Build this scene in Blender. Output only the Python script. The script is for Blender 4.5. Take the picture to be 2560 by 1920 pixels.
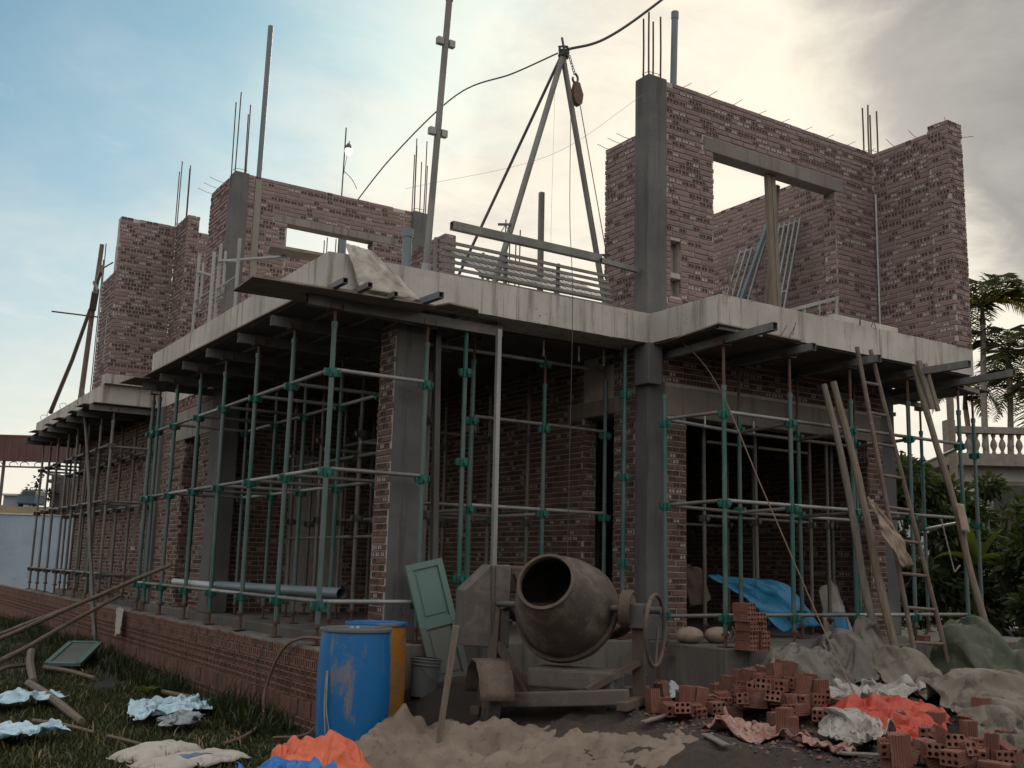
import bpy, math, random
import numpy as np
from mathutils import Vector, Matrix, noise as mnoise
random.seed(7); rng = np.random.default_rng(7)
for o in list(bpy.data.objects): bpy.data.objects.remove(o)
SC = bpy.context.scene
COL = SC.collection

# ------------------------------------------------------------------ camera
CAM = Vector((0.0, 0.0, 1.45))
YAW, PITCH, ROLL, FPX = 1.00007834, 0.17244055, 0.02636119, 2624.31
fwd = Vector((math.cos(PITCH)*math.cos(YAW), math.cos(PITCH)*math.sin(YAW), math.sin(PITCH)))
r0 = Vector((math.sin(YAW), -math.cos(YAW), 0)); u0 = r0.cross(fwd)
rgt = r0*math.cos(ROLL) + u0*math.sin(ROLL); upv = u0*math.cos(ROLL) - r0*math.sin(ROLL)
cd = bpy.data.cameras.new('camera'); co = bpy.data.objects.new('camera', cd); COL.objects.link(co)
cd.sensor_width = 36.0; cd.lens = 36.0*FPX/2560.0; cd.clip_start = 0.05; cd.clip_end = 3000
co.matrix_world = Matrix(((rgt.x, upv.x, -fwd.x, CAM.x), (rgt.y, upv.y, -fwd.y, CAM.y), (rgt.z, upv.z, -fwd.z, CAM.z), (0, 0, 0, 1)))
SC.camera = co

# ------------------------------------------------------------------ world, sun, exposure
SUN_AZ, SUN_EL = math.radians(46.0), math.radians(25.0)
sdir = Vector((math.cos(SUN_EL)*math.cos(SUN_AZ), math.cos(SUN_EL)*math.sin(SUN_AZ), math.sin(SUN_EL)))
W = bpy.data.worlds.new('World'); SC.world = W; W.use_nodes = True
nt = W.node_tree; nt.nodes.clear()
class NB:
    """small node-tree builder"""
    def __init__(s, t): s.t = t
    def n(s, typ, **kw):
        x = s.t.nodes.new(typ)
        for k, v in kw.items(): setattr(x, k, v)
        return x
    def put(s, sock, v):
        if v is None: return
        if isinstance(v, bpy.types.NodeSocket): s.t.links.new(v, sock)
        elif isinstance(v, (tuple, list)) and sock.type == 'RGBA' and len(v) == 3: sock.default_value = (*v, 1)
        else: sock.default_value = v
    def math(s, op, a, b=None, c=None, clamp=False):
        x = s.n('ShaderNodeMath', operation=op, use_clamp=clamp)
        for i, v in enumerate((a, b, c)): s.put(x.inputs[i], v)
        return x.outputs[0]
    def vmath(s, op, a, b=None):
        x = s.n('ShaderNodeVectorMath', operation=op); s.put(x.inputs[0], a)
        if b is not None: s.put(x.inputs[1], b)
        return x.outputs['Value'] if op in ('DOT_PRODUCT', 'LENGTH') else x.outputs[0]
    def mix(s, f, a, b, blend='MIX'):
        x = s.n('ShaderNodeMix', data_type='RGBA', blend_type=blend)
        s.put(x.inputs[0], f); s.put(x.inputs[6], a); s.put(x.inputs[7], b); return x.outputs[2]
    def smooth(s, v, a, b, lo=0.0, hi=1.0):
        x = s.n('ShaderNodeMapRange', interpolation_type='SMOOTHSTEP')
        for i, q in enumerate((v, a, b, lo, hi)): s.put(x.inputs[i], q)
        return x.outputs[0]
    def noise(s, vec, scale, detail=4, rough=0.55, dist=0.0):
        x = s.n('ShaderNodeTexNoise'); s.put(x.inputs['Vector'], vec); s.put(x.inputs['Scale'], scale)
        x.inputs['Detail'].default_value = detail; x.inputs['Roughness'].default_value = rough; x.inputs['Distortion'].default_value = dist
        return x.outputs['Fac']
    def mapping(s, vec, scale=(1, 1, 1), loc=(0, 0, 0), rot=(0, 0, 0)):
        x = s.n('ShaderNodeMapping'); s.put(x.inputs[0], vec)
        x.inputs[1].default_value = loc; x.inputs[2].default_value = rot; x.inputs[3].default_value = scale; return x.outputs[0]
    def sep(s, v):
        x = s.n('ShaderNodeSeparateXYZ'); s.put(x.inputs[0], v); return x.outputs
b = NB(nt)
sky = b.n('ShaderNodeTexSky', sky_type='NISHITA'); sky.sun_disc = False
sky.sun_elevation = SUN_EL; sky.sun_rotation = math.pi/2 - SUN_AZ
sky.air_density = 1.0; sky.dust_density = 1.2; sky.ozone_density = 1.0
tc = b.n('ShaderNodeTexCoord'); d = tc.outputs['Generated']
dx, dy, dz = b.sep(d)
SKY_STRENGTH = 0.074
clear = b.mix(1.0, sky.outputs[0], (SKY_STRENGTH*0.50, SKY_STRENGTH*0.98, SKY_STRENGTH*1.06), 'MULTIPLY')
# a high overcast veil covers most of the sky, brighter overhead, warm towards the sun; it is torn open over to the left
den = b.math('ADD', b.math('MAXIMUM', dz, 0.0), 0.22)
cx = b.math('DIVIDE', dx, den); cy = b.math('DIVIDE', dy, den)
cv = b.n('ShaderNodeCombineXYZ'); b.put(cv.inputs[0], cx); b.put(cv.inputs[1], cy); b.put(cv.inputs[2], 0.37)
sd = b.math('MAXIMUM', b.vmath('DOT_PRODUCT', d, tuple(sdir)), 0.0)
thin = b.noise(b.mapping(cv.outputs[0], (1.0, 1.0, 1.0), (3.1, 1.7, 0)), 1.15, 7, 0.6, 0.5)
thick = b.noise(b.mapping(cv.outputs[0], (1, 1, 1), (0.4, 5.2, 0)), 0.9, 6, 0.5, 0.15)
fine = b.noise(b.mapping(cv.outputs[0], (1, 1, 1), (7.7, 2.2, 0)), 3.4, 7, 0.62, 0.3)
glow = b.math('POWER', sd, 3.2)
halo = b.math('POWER', sd, 60.0)
haze = b.math('POWER', b.math('SUBTRACT', 1.0, b.math('MAXIMUM', dz, 0.0)), 7.0)
lift = b.math('ADD', 0.80, b.math('MULTIPLY', b.math('MAXIMUM', dz, 0.0), 0.45))
mott = b.math('ADD', 0.68, b.math('MULTIPLY', fine, 0.64))
vcol = b.mix(1.0, b.mix(b.smooth(thick, 0.45, 0.75), (0.88, 0.86, 0.83), (0.68, 0.67, 0.66)), b.math('MULTIPLY', lift, mott), 'MULTIPLY')
vcol = b.mix(glow, vcol, b.mix(b.smooth(fine, 0.33, 0.60), (0.64, 0.60, 0.53), (0.885, 0.805, 0.655)))
vcol = b.mix(b.math('MULTIPLY', haze, 0.7), vcol, (0.86, 0.80, 0.68))
GA, GE = math.radians(100), math.radians(36)
gd = b.vmath('DOT_PRODUCT', d, (math.cos(GE)*math.cos(GA), math.cos(GE)*math.sin(GA), math.sin(GE)))
gdn = b.math('ADD', gd, b.math('MULTIPLY', b.math('SUBTRACT', thin, 0.5), 0.30))
gap = b.smooth(gdn, 0.74, 0.95)
gap = b.math('MULTIPLY', gap, b.math('SUBTRACT', 1.0, b.math('MULTIPLY', b.smooth(b.math('ADD', b.math('MULTIPLY', thin, 0.6), b.math('MULTIPLY', fine, 0.4)), 0.50, 0.66), 0.75)))
base = b.mix(b.math('MULTIPLY', gap, 0.95), vcol, clear)
low = b.math('POWER', b.math('SUBTRACT', 1.0, b.math('MAXIMUM', dz, 0.0)), 4.5)
base = b.mix(b.math('MULTIPLY', low, 0.92), base, (0.80, 0.735, 0.635))
# one heavy grey bank, over to the right of the sun
CB_AZ, CB_EL = math.radians(24.0), math.radians(29.0)
cbd = (math.cos(CB_EL)*math.cos(CB_AZ), math.cos(CB_EL)*math.sin(CB_AZ), math.sin(CB_EL))
cb = b.vmath('DOT_PRODUCT', d, cbd)
cbn = b.math('ADD', cb, b.math('ADD', b.math('MULTIPLY', b.math('SUBTRACT', thick, 0.5), 0.06), b.math('MULTIPLY', b.math('SUBTRACT', fine, 0.5), 0.055)))
bank = b.smooth(cbn, 0.955, 0.978)
rim = b.math('MULTIPLY', b.math('MULTIPLY', b.smooth(cbn, 0.935, 0.957), b.math('SUBTRACT', 1.0, bank)), 0.5)
grey = b.mix(b.smooth(fine, 0.25, 0.75), (0.225, 0.218, 0.215), (0.37, 0.355, 0.34))
col = b.mix(rim, base, (0.93, 0.85, 0.69))
col = b.mix(b.math('MULTIPLY', bank, 0.95), col, grey)
col = b.mix(b.math('MULTIPLY', halo, 0.25), col, (0.95, 0.86, 0.70))
bg = b.n('ShaderNodeBackground'); b.put(bg.inputs[0], col); bg.inputs[1].default_value = 1.0
wo = b.n('ShaderNodeOutputWorld'); nt.links.new(bg.outputs[0], wo.inputs[0])

sl = bpy.data.lights.new('sun', 'SUN'); sl.energy = 1.0; sl.angle = math.radians(14); sl.color = (1.0, 0.86, 0.66)
so = bpy.data.objects.new('sun', sl); COL.objects.link(so)
so.rotation_euler = sdir.to_track_quat('Z', 'Y').to_euler(); so.location = (20, 20, 30)
SC.view_settings.view_transform = 'Standard'; SC.view_settings.look = 'None'
SC.view_settings.exposure = 0.27; SC.view_settings.gamma = 1.0; SC.view_settings.use_curve_mapping = False
SC.cycles.max_bounces = 8; SC.cycles.diffuse_bounces = 1; SC.cycles.glossy_bounces = 3; SC.cycles.transparent_max_bounces = 8
SC.cycles.use_denoising = True

# ------------------------------------------------------------------ materials
def new_mat(name):
    m = bpy.data.materials.new(name); m.use_nodes = True; t = m.node_tree; t.nodes.clear()
    q = NB(t); p = q.n('ShaderNodeBsdfPrincipled'); o = q.n('ShaderNodeOutputMaterial'); t.links.new(p.outputs[0], o.inputs[0])
    return m, q, p
def bump(q, p, h, strength=0.3, dist=0.01):
    x = q.n('ShaderNodeBump'); x.inputs['Strength'].default_value = strength; x.inputs['Distance'].default_value = dist
    q.put(x.inputs['Height'], h); q.t.links.new(x.outputs[0], p.inputs['Normal'])
def coords(q, kind='Object'):
    return q.n('ShaderNodeTexCoord').outputs[kind]
def wpos(q): return q.n('ShaderNodeNewGeometry').outputs['Position']
def rnd(q):
    i = q.n('ShaderNodeNewGeometry').outputs['Random Per Island']; o = q.n('ShaderNodeObjectInfo').outputs['Random']
    return q.math('FRACT', q.math('ADD', i, o))
MAT = {}
def simple(name, c1, c2, scale=8.0, rough=0.85, metal=0.0, stretch=(1, 1, 1), lo=0.35, hi=0.65, bmp=0.2, bd=0.006, world=True, c3=None, s3=30.0, lo3=0.58, hi3=0.72, vary=0.0):
    m, q, p = new_mat(name)
    v = wpos(q) if world else coords(q)
    v = q.mapping(v, stretch)
    n1 = q.noise(v, scale, 6, 0.6, 0.2)
    c = q.mix(q.smooth(n1, lo, hi), c1, c2)
    if c3 is not None:
        n3 = q.noise(v, s3, 5, 0.65)
        c = q.mix(q.smooth(n3, lo3, hi3), c, c3)
    if vary:
        h = q.n('ShaderNodeHueSaturation'); q.put(h.inputs['Color'], c)
        q.put(h.inputs['Value'], q.math('ADD', q.math('MULTIPLY', rnd(q), 2*vary), 1.0-vary)); c = h.outputs[0]
    q.put(p.inputs['Base Color'], c); p.inputs['Roughness'].default_value = rough; p.inputs['Metallic'].default_value = metal
    if bmp: bump(q, p, q.noise(v, scale*5, 5, 0.65), bmp, bd)
    MAT[name] = m; return m
# bricks: colour differs from brick to brick, mortar smears on some
def brick_mat(name, ca, cb_, cc, smear=(0.34, 0.31, 0.29), smear_amt=0.5):
    m, q, p = new_mat(name); r = rnd(q); v = wpos(q)
    ramp = q.n('ShaderNodeValToRGB'); q.put(ramp.inputs[0], r); e = ramp.color_ramp.elements
    e[0].color = (*ca, 1); e[0].position = 0.0; e[1].color = (*cc, 1); e[1].position = 1.0
    x = e.new(0.5); x.color = (*cb_, 1); x = e.new(0.82); x.color = tuple(0.6*a+0.4*k for a, k in zip(ca, cc))+(1,)
    n = q.noise(v, 40, 5, 0.7); n2 = q.noise(v, 9, 4, 0.6)
    c = q.mix(q.math('MULTIPLY', q.smooth(n2, 0.48, 0.70), smear_amt), ramp.outputs[0], smear)
    c = q.mix(q.smooth(n, 0.42, 0.80, 0.0, 0.22), c, (0.09, 0.055, 0.045))
    q.put(p.inputs['Base Color'], c); p.inputs['Roughness'].default_value = 0.92
    bump(q, p, q.noise(v, 120, 4, 0.7), 0.35, 0.004); MAT[name] = m
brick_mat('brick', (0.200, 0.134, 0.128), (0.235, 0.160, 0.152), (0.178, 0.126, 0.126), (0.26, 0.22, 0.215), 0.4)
brick_mat('clay', (0.175, 0.066, 0.046), (0.21, 0.086, 0.060), (0.13, 0.054, 0.041), (0.26, 0.19, 0.16), 0.45)
brick_mat('damp_brick', (0.125, 0.070, 0.056), (0.155, 0.088, 0.070), (0.095, 0.056, 0.047), (0.17, 0.135, 0.118), 0.5)  # browner ground-floor brick, with the lower storey's shade mixed into the colour
brick_mat('old_brick', (0.165, 0.078, 0.055), (0.20, 0.098, 0.068), (0.115, 0.058, 0.043), (0.19, 0.15, 0.13), 0.5)
simple('mortar_dark', (0.13, 0.11, 0.098), (0.18, 0.155, 0.14), 10, 0.95, bmp=0.5, bd=0.01)
simple('mortar_fill', (0.34, 0.30, 0.285), (0.42, 0.375, 0.355), 10, 0.95, bmp=0.3)
simple('mortar', (0.36, 0.32, 0.295), (0.43, 0.385, 0.355), 10, 0.95, bmp=0.5, bd=0.01)
simple('hole', (0.048, 0.032, 0.028), (0.075, 0.050, 0.044), 10, 0.95, bmp=0)  # shade of deep brick holes put into the colour of shallow recesses
def concrete(name, ca, cb_, cs, streak=0.6, rust=(0.30, 0.20, 0.12), rust_amt=0.25):
    m, q, p = new_mat(name); v = wpos(q)
    big = q.noise(v, 1.3, 5, 0.6, 0.4); fine = q.noise(v, 28, 6, 0.7)
    st = q.noise(q.mapping(v, (9, 9, 0.55)), 1.0, 5, 0.7)
    st2 = q.noise(q.mapping(v, (3.2, 3.2, 0.22), (4, 1, 0)), 1.0, 4, 0.6)
    c = q.mix(q.smooth(big, 0.35, 0.68), ca, cb_)
    c = q.mix(q.math('MULTIPLY', q.smooth(st, 0.50, 0.66), streak), c, cs)
    st3 = q.noise(q.mapping(v, (22, 22, 0.35), (2, 7, 0)), 1.0, 5, 0.7); c = q.mix(q.math('MULTIPLY', q.math('MULTIPLY', q.smooth(st3, 0.55, 0.66), q.smooth(big, 0.50, 0.66)), streak*0.7), c, tuple(x*0.9 for x in cs))
    c = q.mix(q.math('MULTIPLY', q.smooth(st2, 0.60, 0.72), rust_amt), c, rust)
    c = q.mix(q.smooth(fine, 0.52, 0.78, 0, 0.45), c, tuple(x*0.55 for x in ca))
    vo = q.n('ShaderNodeTexVoronoi'); q.put(vo.inputs['Vector'], v); vo.inputs['Scale'].default_value = 17
    pit = q.math('MULTIPLY', q.smooth(vo.outputs['Distance'], 0.10, 0.16), 1.0)
    pm = q.math('MULTIPLY', q.math('SUBTRACT', 1.0, pit), q.smooth(q.noise(v, 3, 2), 0.5, 0.65))
    c = q.mix(pm, c, tuple(x*0.35 for x in ca))
    q.put(p.inputs['Base Color'], c); p.inputs['Roughness'].default_value = 0.9
    h = q.math('ADD', q.math('MULTIPLY', q.noise(v, 45, 5, 0.7), 0.6), q.math('ADD', q.math('MULTIPLY', big, 1.2), q.math('MULTIPLY', pm, -0.7)))
    bump(q, p, h, 0.45, 0.012); MAT[name] = m
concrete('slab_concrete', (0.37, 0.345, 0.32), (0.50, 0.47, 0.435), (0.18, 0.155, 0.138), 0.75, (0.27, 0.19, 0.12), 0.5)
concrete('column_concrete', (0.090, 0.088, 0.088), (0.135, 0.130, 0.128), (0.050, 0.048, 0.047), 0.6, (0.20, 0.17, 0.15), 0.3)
concrete('floor_concrete', (0.105, 0.092, 0.082), (0.155, 0.14, 0.125), (0.055, 0.047, 0.042), 0.75, (0.16, 0.13, 0.11), 0.3)
concrete('lintel_concrete', (0.15, 0.135, 0.125), (0.20, 0.182, 0.168), (0.09, 0.08, 0.073), 0.5)
concrete('render_concrete', (0.19, 0.168, 0.148), (0.25, 0.222, 0.196), (0.12, 0.10, 0.09), 0.85, (0.17, 0.14, 0.12), 0.6)
# painted scaffold tube: green paint worn to grey steel, rust in places
def tube_mat(name, paint, steel, rust, lo, hi, rl=0.62, rh=0.72):
    m, q, p = new_mat(name); v = wpos(q)
    n = q.noise(q.mapping(v, (3, 3, 1.1)), 1.0, 5, 0.65); f = q.noise(v, 55, 4, 0.7)
    k = q.smooth(q.math('ADD', n, q.math('MULTIPLY', q.math('SUBTRACT', f, 0.5), 0.25)), lo, hi)
    c = q.mix(k, paint, steel)
    c = q.mix(q.smooth(q.noise(v, 16, 6, 0.7), rl, rh), c, rust)
    c = q.mix(q.smooth(q.noise(v, 90, 3, 0.6), 0.55, 0.75, 0, 0.5), c, (0.16, 0.15, 0.14))
    q.put(p.inputs['Base Color'], c); p.inputs['Roughness'].default_value = 0.55; p.inputs['Metallic'].default_value = 0.25
    bump(q, p, f, 0.25, 0.003); MAT[name] = m
tube_mat('green_tube', (0.030, 0.125, 0.105), (0.098, 0.140, 0.135), (0.17, 0.085, 0.05), 0.40, 0.53)
tube_mat('green_paint', (0.014, 0.125, 0.098), (0.022, 0.135, 0.108), (0.12, 0.08, 0.05), 0.5, 0.8)
tube_mat('grey_tube', (0.17, 0.162, 0.152), (0.125, 0.112, 0.10), (0.15, 0.085, 0.055), 0.45, 0.6, 0.58, 0.7)
tube_mat('galvanised', (0.31, 0.315, 0.31), (0.24, 0.24, 0.235), (0.22, 0.15, 0.10), 0.4, 0.6, 0.66, 0.74)
tube_mat('rusty', (0.125, 0.058, 0.038), (0.095, 0.05, 0.036), (0.17, 0.085, 0.045), 0.4, 0.6, 0.5, 0.7)
tube_mat('box_steel', (0.19, 0.185, 0.18), (0.135, 0.128, 0.122), (0.17, 0.12, 0.085), 0.4, 0.6, 0.6, 0.75)
tube_mat('dark_steel', (0.10, 0.095, 0.092), (0.07, 0.065, 0.062), (0.12, 0.075, 0.05), 0.4, 0.6)
simple('rebar', (0.10, 0.066, 0.055), (0.14, 0.08, 0.06), 20, 0.8, 0.4, bmp=0)
simple('pvc', (0.105, 0.135, 0.155), (0.125, 0.155, 0.175), 5, 0.45, bmp=0.05)
simple('pvc_light', (0.36, 0.38, 0.39), (0.42, 0.43, 0.43), 5, 0.45, bmp=0.05)
simple('timber', (0.20, 0.16, 0.122), (0.135, 0.108, 0.082), 3, 0.85, stretch=(14, 14, 1.2), c3=(0.15, 0.115, 0.09), s3=9)
simple('grey_timber', (0.20, 0.172, 0.145), (0.14, 0.12, 0.10), 3, 0.9, stretch=(12, 12, 1.5), c3=(0.12, 0.10, 0.085), s3=9)
simple('bamboo', (0.165, 0.122, 0.09), (0.105, 0.078, 0.058), 4, 0.75, stretch=(6, 6, 2), c3=(0.13, 0.10, 0.075), s3=14)
simple('rust_ladder', (0.165, 0.122, 0.10), (0.11, 0.08, 0.066), 7, 0.8, 0.1, c3=(0.26, 0.20, 0.17), s3=22)
simple('plywood', (0.23, 0.185, 0.15), (0.16, 0.13, 0.11), 2.5, 0.85, stretch=(1.5, 8, 8), c3=(0.36, 0.33, 0.30), s3=7)
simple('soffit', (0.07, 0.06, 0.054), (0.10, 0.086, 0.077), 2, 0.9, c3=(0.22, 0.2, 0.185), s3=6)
simple('wire', (0.05, 0.048, 0.048), (0.07, 0.068, 0.068), 5, 0.6, bmp=0)
simple('thin_wire', (0.30, 0.29, 0.27), (0.34, 0.33, 0.3), 5, 0.6, bmp=0)
simple('rope', (0.20, 0.13, 0.10), (0.15, 0.10, 0.08), 40, 0.9, bmp=0.4)
simple('hose', (0.13, 0.075, 0.055), (0.17, 0.105, 0.08), 8, 0.7, bmp=0.2)

# ------------------------------------------------------------------ geometry helpers
WM = {}
def V(*a): return Vector(a)
def set_parent(o, p):
    o.parent = p
    o.matrix_parent_inverse = WM.get(p.name, Matrix.Identity(4)).inverted()
def tag(o, label=None, cat=None, group=None, kind=None):
    if label: o['label'] = label
    if cat: o['category'] = cat
    if group: o['group'] = group
    if kind: o['kind'] = kind
    return o
def empty(name, loc, label=None, cat=None, group=None):
    o = bpy.data.objects.new(name, None); COL.objects.link(o); o.location = loc; o.empty_display_size = 0.1
    WM[o.name] = Matrix.Translation(Vector(loc)); tag(o, label, cat, group); return o
def mesh_from(name, verts, faces, smooth=False):
    me = bpy.data.meshes.new(name); me.from_pydata(verts, [], faces); me.update()
    if smooth: me.polygons.foreach_set('use_smooth', [True]*len(me.polygons))
    return me
def link(name, me, mat, parent=None):
    o = bpy.data.objects.new(name, me); COL.objects.link(o)
    if mat and not me.materials: me.materials.append(MAT[mat])
    if parent is not None: set_parent(o, parent)
    return o
class MB:
    def __init__(s): s.v = []; s.f = []
    def add(s, vs, fs):
        k = len(s.v); s.v += [tuple(x) for x in vs]; s.f += [tuple(i+k for i in f) for f in fs]; return s
    def box(s, x0, x1, y0, y1, z0, z1):
        return s.add([(x0,y0,z0),(x1,y0,z0),(x1,y1,z0),(x0,y1,z0),(x0,y0,z1),(x1,y0,z1),(x1,y1,z1),(x0,y1,z1)],
                     [(0,3,2,1),(4,5,6,7),(0,1,5,4),(1,2,6,5),(2,3,7,6),(3,0,4,7)])
    def obox(s, M, sx, sy, sz):
        vs = [M @ V(a*sx/2, b_*sy/2, c*sz/2) for c in (-1,1) for a,b_ in ((-1,-1),(1,-1),(1,1),(-1,1))]
        return s.add(vs, [(0,3,2,1),(4,5,6,7),(0,1,5,4),(1,2,6,5),(2,3,7,6),(3,0,4,7)])
    def ring(s, c, a, b_, r, n): return [c + a*(r*math.cos(2*math.pi*i/n)) + b_*(r*math.sin(2*math.pi*i/n)) for i in range(n)]
    def tube(s, p, q, r, n=10, r2=None, cap=True):
        p, q = Vector(p), Vector(q); return s.path([p, q], [r, r if r2 is None else r2], n, cap)
    def path(s, pts, r, n=8, cap=True):
        pts = [Vector(p) for p in pts]; rs = r if isinstance(r, (list, tuple)) else [r]*len(pts)
        k = len(s.v); t0 = (pts[1]-pts[0]).normalized()
        a = t0.orthogonal().normalized()
        for i, p in enumerate(pts):
            t = (pts[min(i+1, len(pts)-1)]-pts[max(i-1, 0)]).normalized()
            a = (a - t*a.dot(t)).normalized(); b_ = t.cross(a)
            s.v += [tuple(x) for x in s.ring(p, a, b_, rs[i], n)]
        for i in range(len(pts)-1):
            for j in range(n):
                s.f.append((k+i*n+j, k+i*n+(j+1)%n, k+(i+1)*n+(j+1)%n, k+(i+1)*n+j))
        if cap:
            s.f.append(tuple(k+j for j in reversed(range(n)))); s.f.append(tuple(k+(len(pts)-1)*n+j for j in range(n)))
        return s
    def beam(s, p, q, w, h, up=(0,0,1)):
        p, q = Vector(p), Vector(q); t = (q-p).normalized(); a = t.cross(Vector(up))
        if a.length < 1e-4: a = t.orthogonal()
        a.normalize(); c = a.cross(t).normalized()
        vs = [e + a*(i*w/2) + c*(j*h/2) for e in (p, q) for i, j in ((-1,-1),(1,-1),(1,1),(-1,1))]
        return s.add(vs, [(0,1,2,3),(7,6,5,4),(0,4,5,1),(1,5,6,2),(2,6,7,3),(3,7,4,0)])
    def channel(s, p, q, w, h, t=0.004, up=(0,0,1)):
        """hollow rectangular section, open at both ends"""
        p, q = Vector(p), Vector(q); d_ = (q-p).normalized(); a = d_.cross(Vector(up))
        if a.length < 1e-4: a = d_.orthogonal()
        a.normalize(); c = a.cross(d_).normalized(); k = len(s.v)
        for e in (p, q):
            for ww, hh in ((w/2, h/2), (w/2-t, h/2-t)):
                s.v += [tuple(e + a*(i*ww) + c*(j*hh)) for i, j in ((-1,-1),(1,-1),(1,1),(-1,1))]
        for i in range(4):
            j = (i+1) % 4
            s.f += [(k+i, k+8+i, k+8+j, k+j), (k+4+i, k+4+j, k+12+j, k+12+i), (k+i, k+j, k+4+j, k+4+i), (k+8+i, k+12+i, k+12+j, k+8+j)]
        return s
    def lathe(s, prof, n=24, M=Matrix.Identity(4), cap=True, jitter=0.0):
        k = len(s.v)
        for r, z in prof:
            for i in range(n):
                a = 2*math.pi*i/n; rr = r*(1+random.uniform(-jitter, jitter)); s.v.append(tuple(M @ V(rr*math.cos(a), rr*math.sin(a), z)))
        m = len(prof)
        for j in range(m-1):
            for i in range(n): s.f.append((k+j*n+i, k+j*n+(i+1)%n, k+(j+1)*n+(i+1)%n, k+(j+1)*n+i))
        if cap: s.f.append(tuple(k+i for i in reversed(range(n)))); s.f.append(tuple(k+(m-1)*n+i for i in range(n)))
        return s
    def prism(s, poly, z0, z1):
        n = len(poly); s.add([(x, y, z0) for x, y in poly]+[(x, y, z1) for x, y in poly],
              [tuple(reversed(range(n))), tuple(range(n, 2*n))]+[(i, (i+1)%n, n+(i+1)%n, n+i) for i in range(n)]); return s
    def build(s, name, mat, parent=None, smooth=False, bevel=0.0):
        if parent is None:
            a = np.array(s.v); base = Vector(((a[:,0].min()+a[:,0].max())/2, (a[:,1].min()+a[:,1].max())/2, a[:,2].min()))
            me = mesh_from(name, [tuple(Vector(x)-base) for x in s.v], s.f, smooth); o = link(name, me, mat)
            o.location = base; WM[o.name] = Matrix.Translation(base)
        else:
            me = mesh_from(name, s.v, s.f, smooth); o = link(name, me, mat, parent)
        if smooth:
            try: me.set_sharp_from_angle(angle=math.radians(40))
            except Exception: pass
        if bevel:
            bv = o.modifiers.new('bevel', 'BEVEL'); bv.width = bevel; bv.segments = 2; bv.limit_method = 'ANGLE'
        return o
def curve_pts(ctrl, n=8):
    """Catmull-Rom through the control points"""
    c = [Vector(p) for p in ctrl]; c = [c[0]*2-c[1]]+c+[c[-1]*2-c[-2]]; out = []
    for i in range(1, len(c)-2):
        for k in range(n):
            t = k/n; p0, p1, p2, p3 = c[i-1], c[i], c[i+1], c[i+2]
            out.append(0.5*((2*p1)+(p2-p0)*t+(2*p0-5*p1+4*p2-p3)*t*t+(3*p1-p0-3*p2+p3)*t**3))
    out.append(c[-2]); return out
def copy_tree(o, parent=None):
    c = o.copy(); COL.objects.link(c); WM[c.name] = WM.get(o.name, Matrix.Identity(4)).copy()
    if parent is not None: c.parent = parent; c.matrix_parent_inverse = o.matrix_parent_inverse.copy()
    for ch in list(o.children): copy_tree(ch, c)
    return c
def fbm(x, y, z=0.0, o=4, f=1.0):
    v = 0.0; a = 0.5
    for i in range(o):
        v += a*mnoise.noise(V(x*f, y*f, z+i*7.3)); f *= 2.1; a *= 0.5
    return v

# ------------------------------------------------------------------ brick templates (unit length along x, front at +y)
def brick_solid(seed):
    r = random.Random(seed); b_ = 0.006
    j = lambda: r.uniform(-0.0022, 0.0022)
    h = 0.0275; vs = []
    for (yy, sx, sz) in ((-0.03, 0.5, h), (0.0, 0.5, h), (0.006, 0.485, h-0.005)):
        for a, c in ((-1,-1),(1,-1),(1,1),(-1,1)): vs.append((a*sx+j()*2, yy+j(), c*sz+j()))
    fs = []
    for k in (0, 4):
        for i in range(4): q = (i+1) % 4; fs.append((k+i, k+4+i, k+4+q, k+q))
    fs.append((8, 11, 10, 9)); return vs, fs
def brick_holed(seed, depth, xs=(-0.5, -0.40, -0.07, 0.07, 0.40, 0.5), zs=(-0.0275, -0.019, 0.019, 0.0275), y0=-0.03, y1=0.004):
    r = random.Random(seed); nx, nz = len(xs), len(zs); vs = []; fs = []
    for z in zs:
        for x in xs: vs.append((x+r.uniform(-.012, .012), y1+r.uniform(-.002, .002), z+r.uniform(-.0015, .0015)))
    holes = []
    for a in range(nz-1):
        for c in range(nx-1):
            quad = (a*nx+c, (a+1)*nx+c, (a+1)*nx+c+1, a*nx+c+1)
            if a % 2 == 1 and c % 2 == 1: holes.append(quad)
            else: fs.append(quad)
    hf = []
    for q in holes:
        k = len(vs); h0 = len(fs); vs += [(vs[i][0]*0.98+0*vs[i][0], y1-depth, vs[i][2]) for i in q]
        for i in range(4): j = (i+1) % 4; fs.append((q[i], k+i, k+j, q[j]))
        fs.append((k, k+1, k+2, k+3)); hf += range(h0, len(fs))
    k = len(vs); rim = [0, nx-1, nx*nz-1, nx*(nz-1)]
    vs += [(vs[i][0], y0, vs[i][2]) for i in rim]
    bot = list(range(nx)); rightc = [nx-1+nx*i for i in range(nz)]; top = [nx*nz-1-i for i in range(nx)]; left = [nx*(nz-1)-nx*i for i in range(nz)]
    for e, (ch) in enumerate((bot, rightc, top, left)): fs.append((k+e, *ch, k+(e+1) % 4))
    return vs, fs, set(hf)
TPL = {}
for i in range(4): TPL['s%d' % i] = brick_solid(10+i)
for i in range(3): TPL['h%d' % i] = brick_holed(20+i, 0.006)
for i in range(2): TPL['p%d' % i] = brick_holed(30+i, 0.004)
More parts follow.
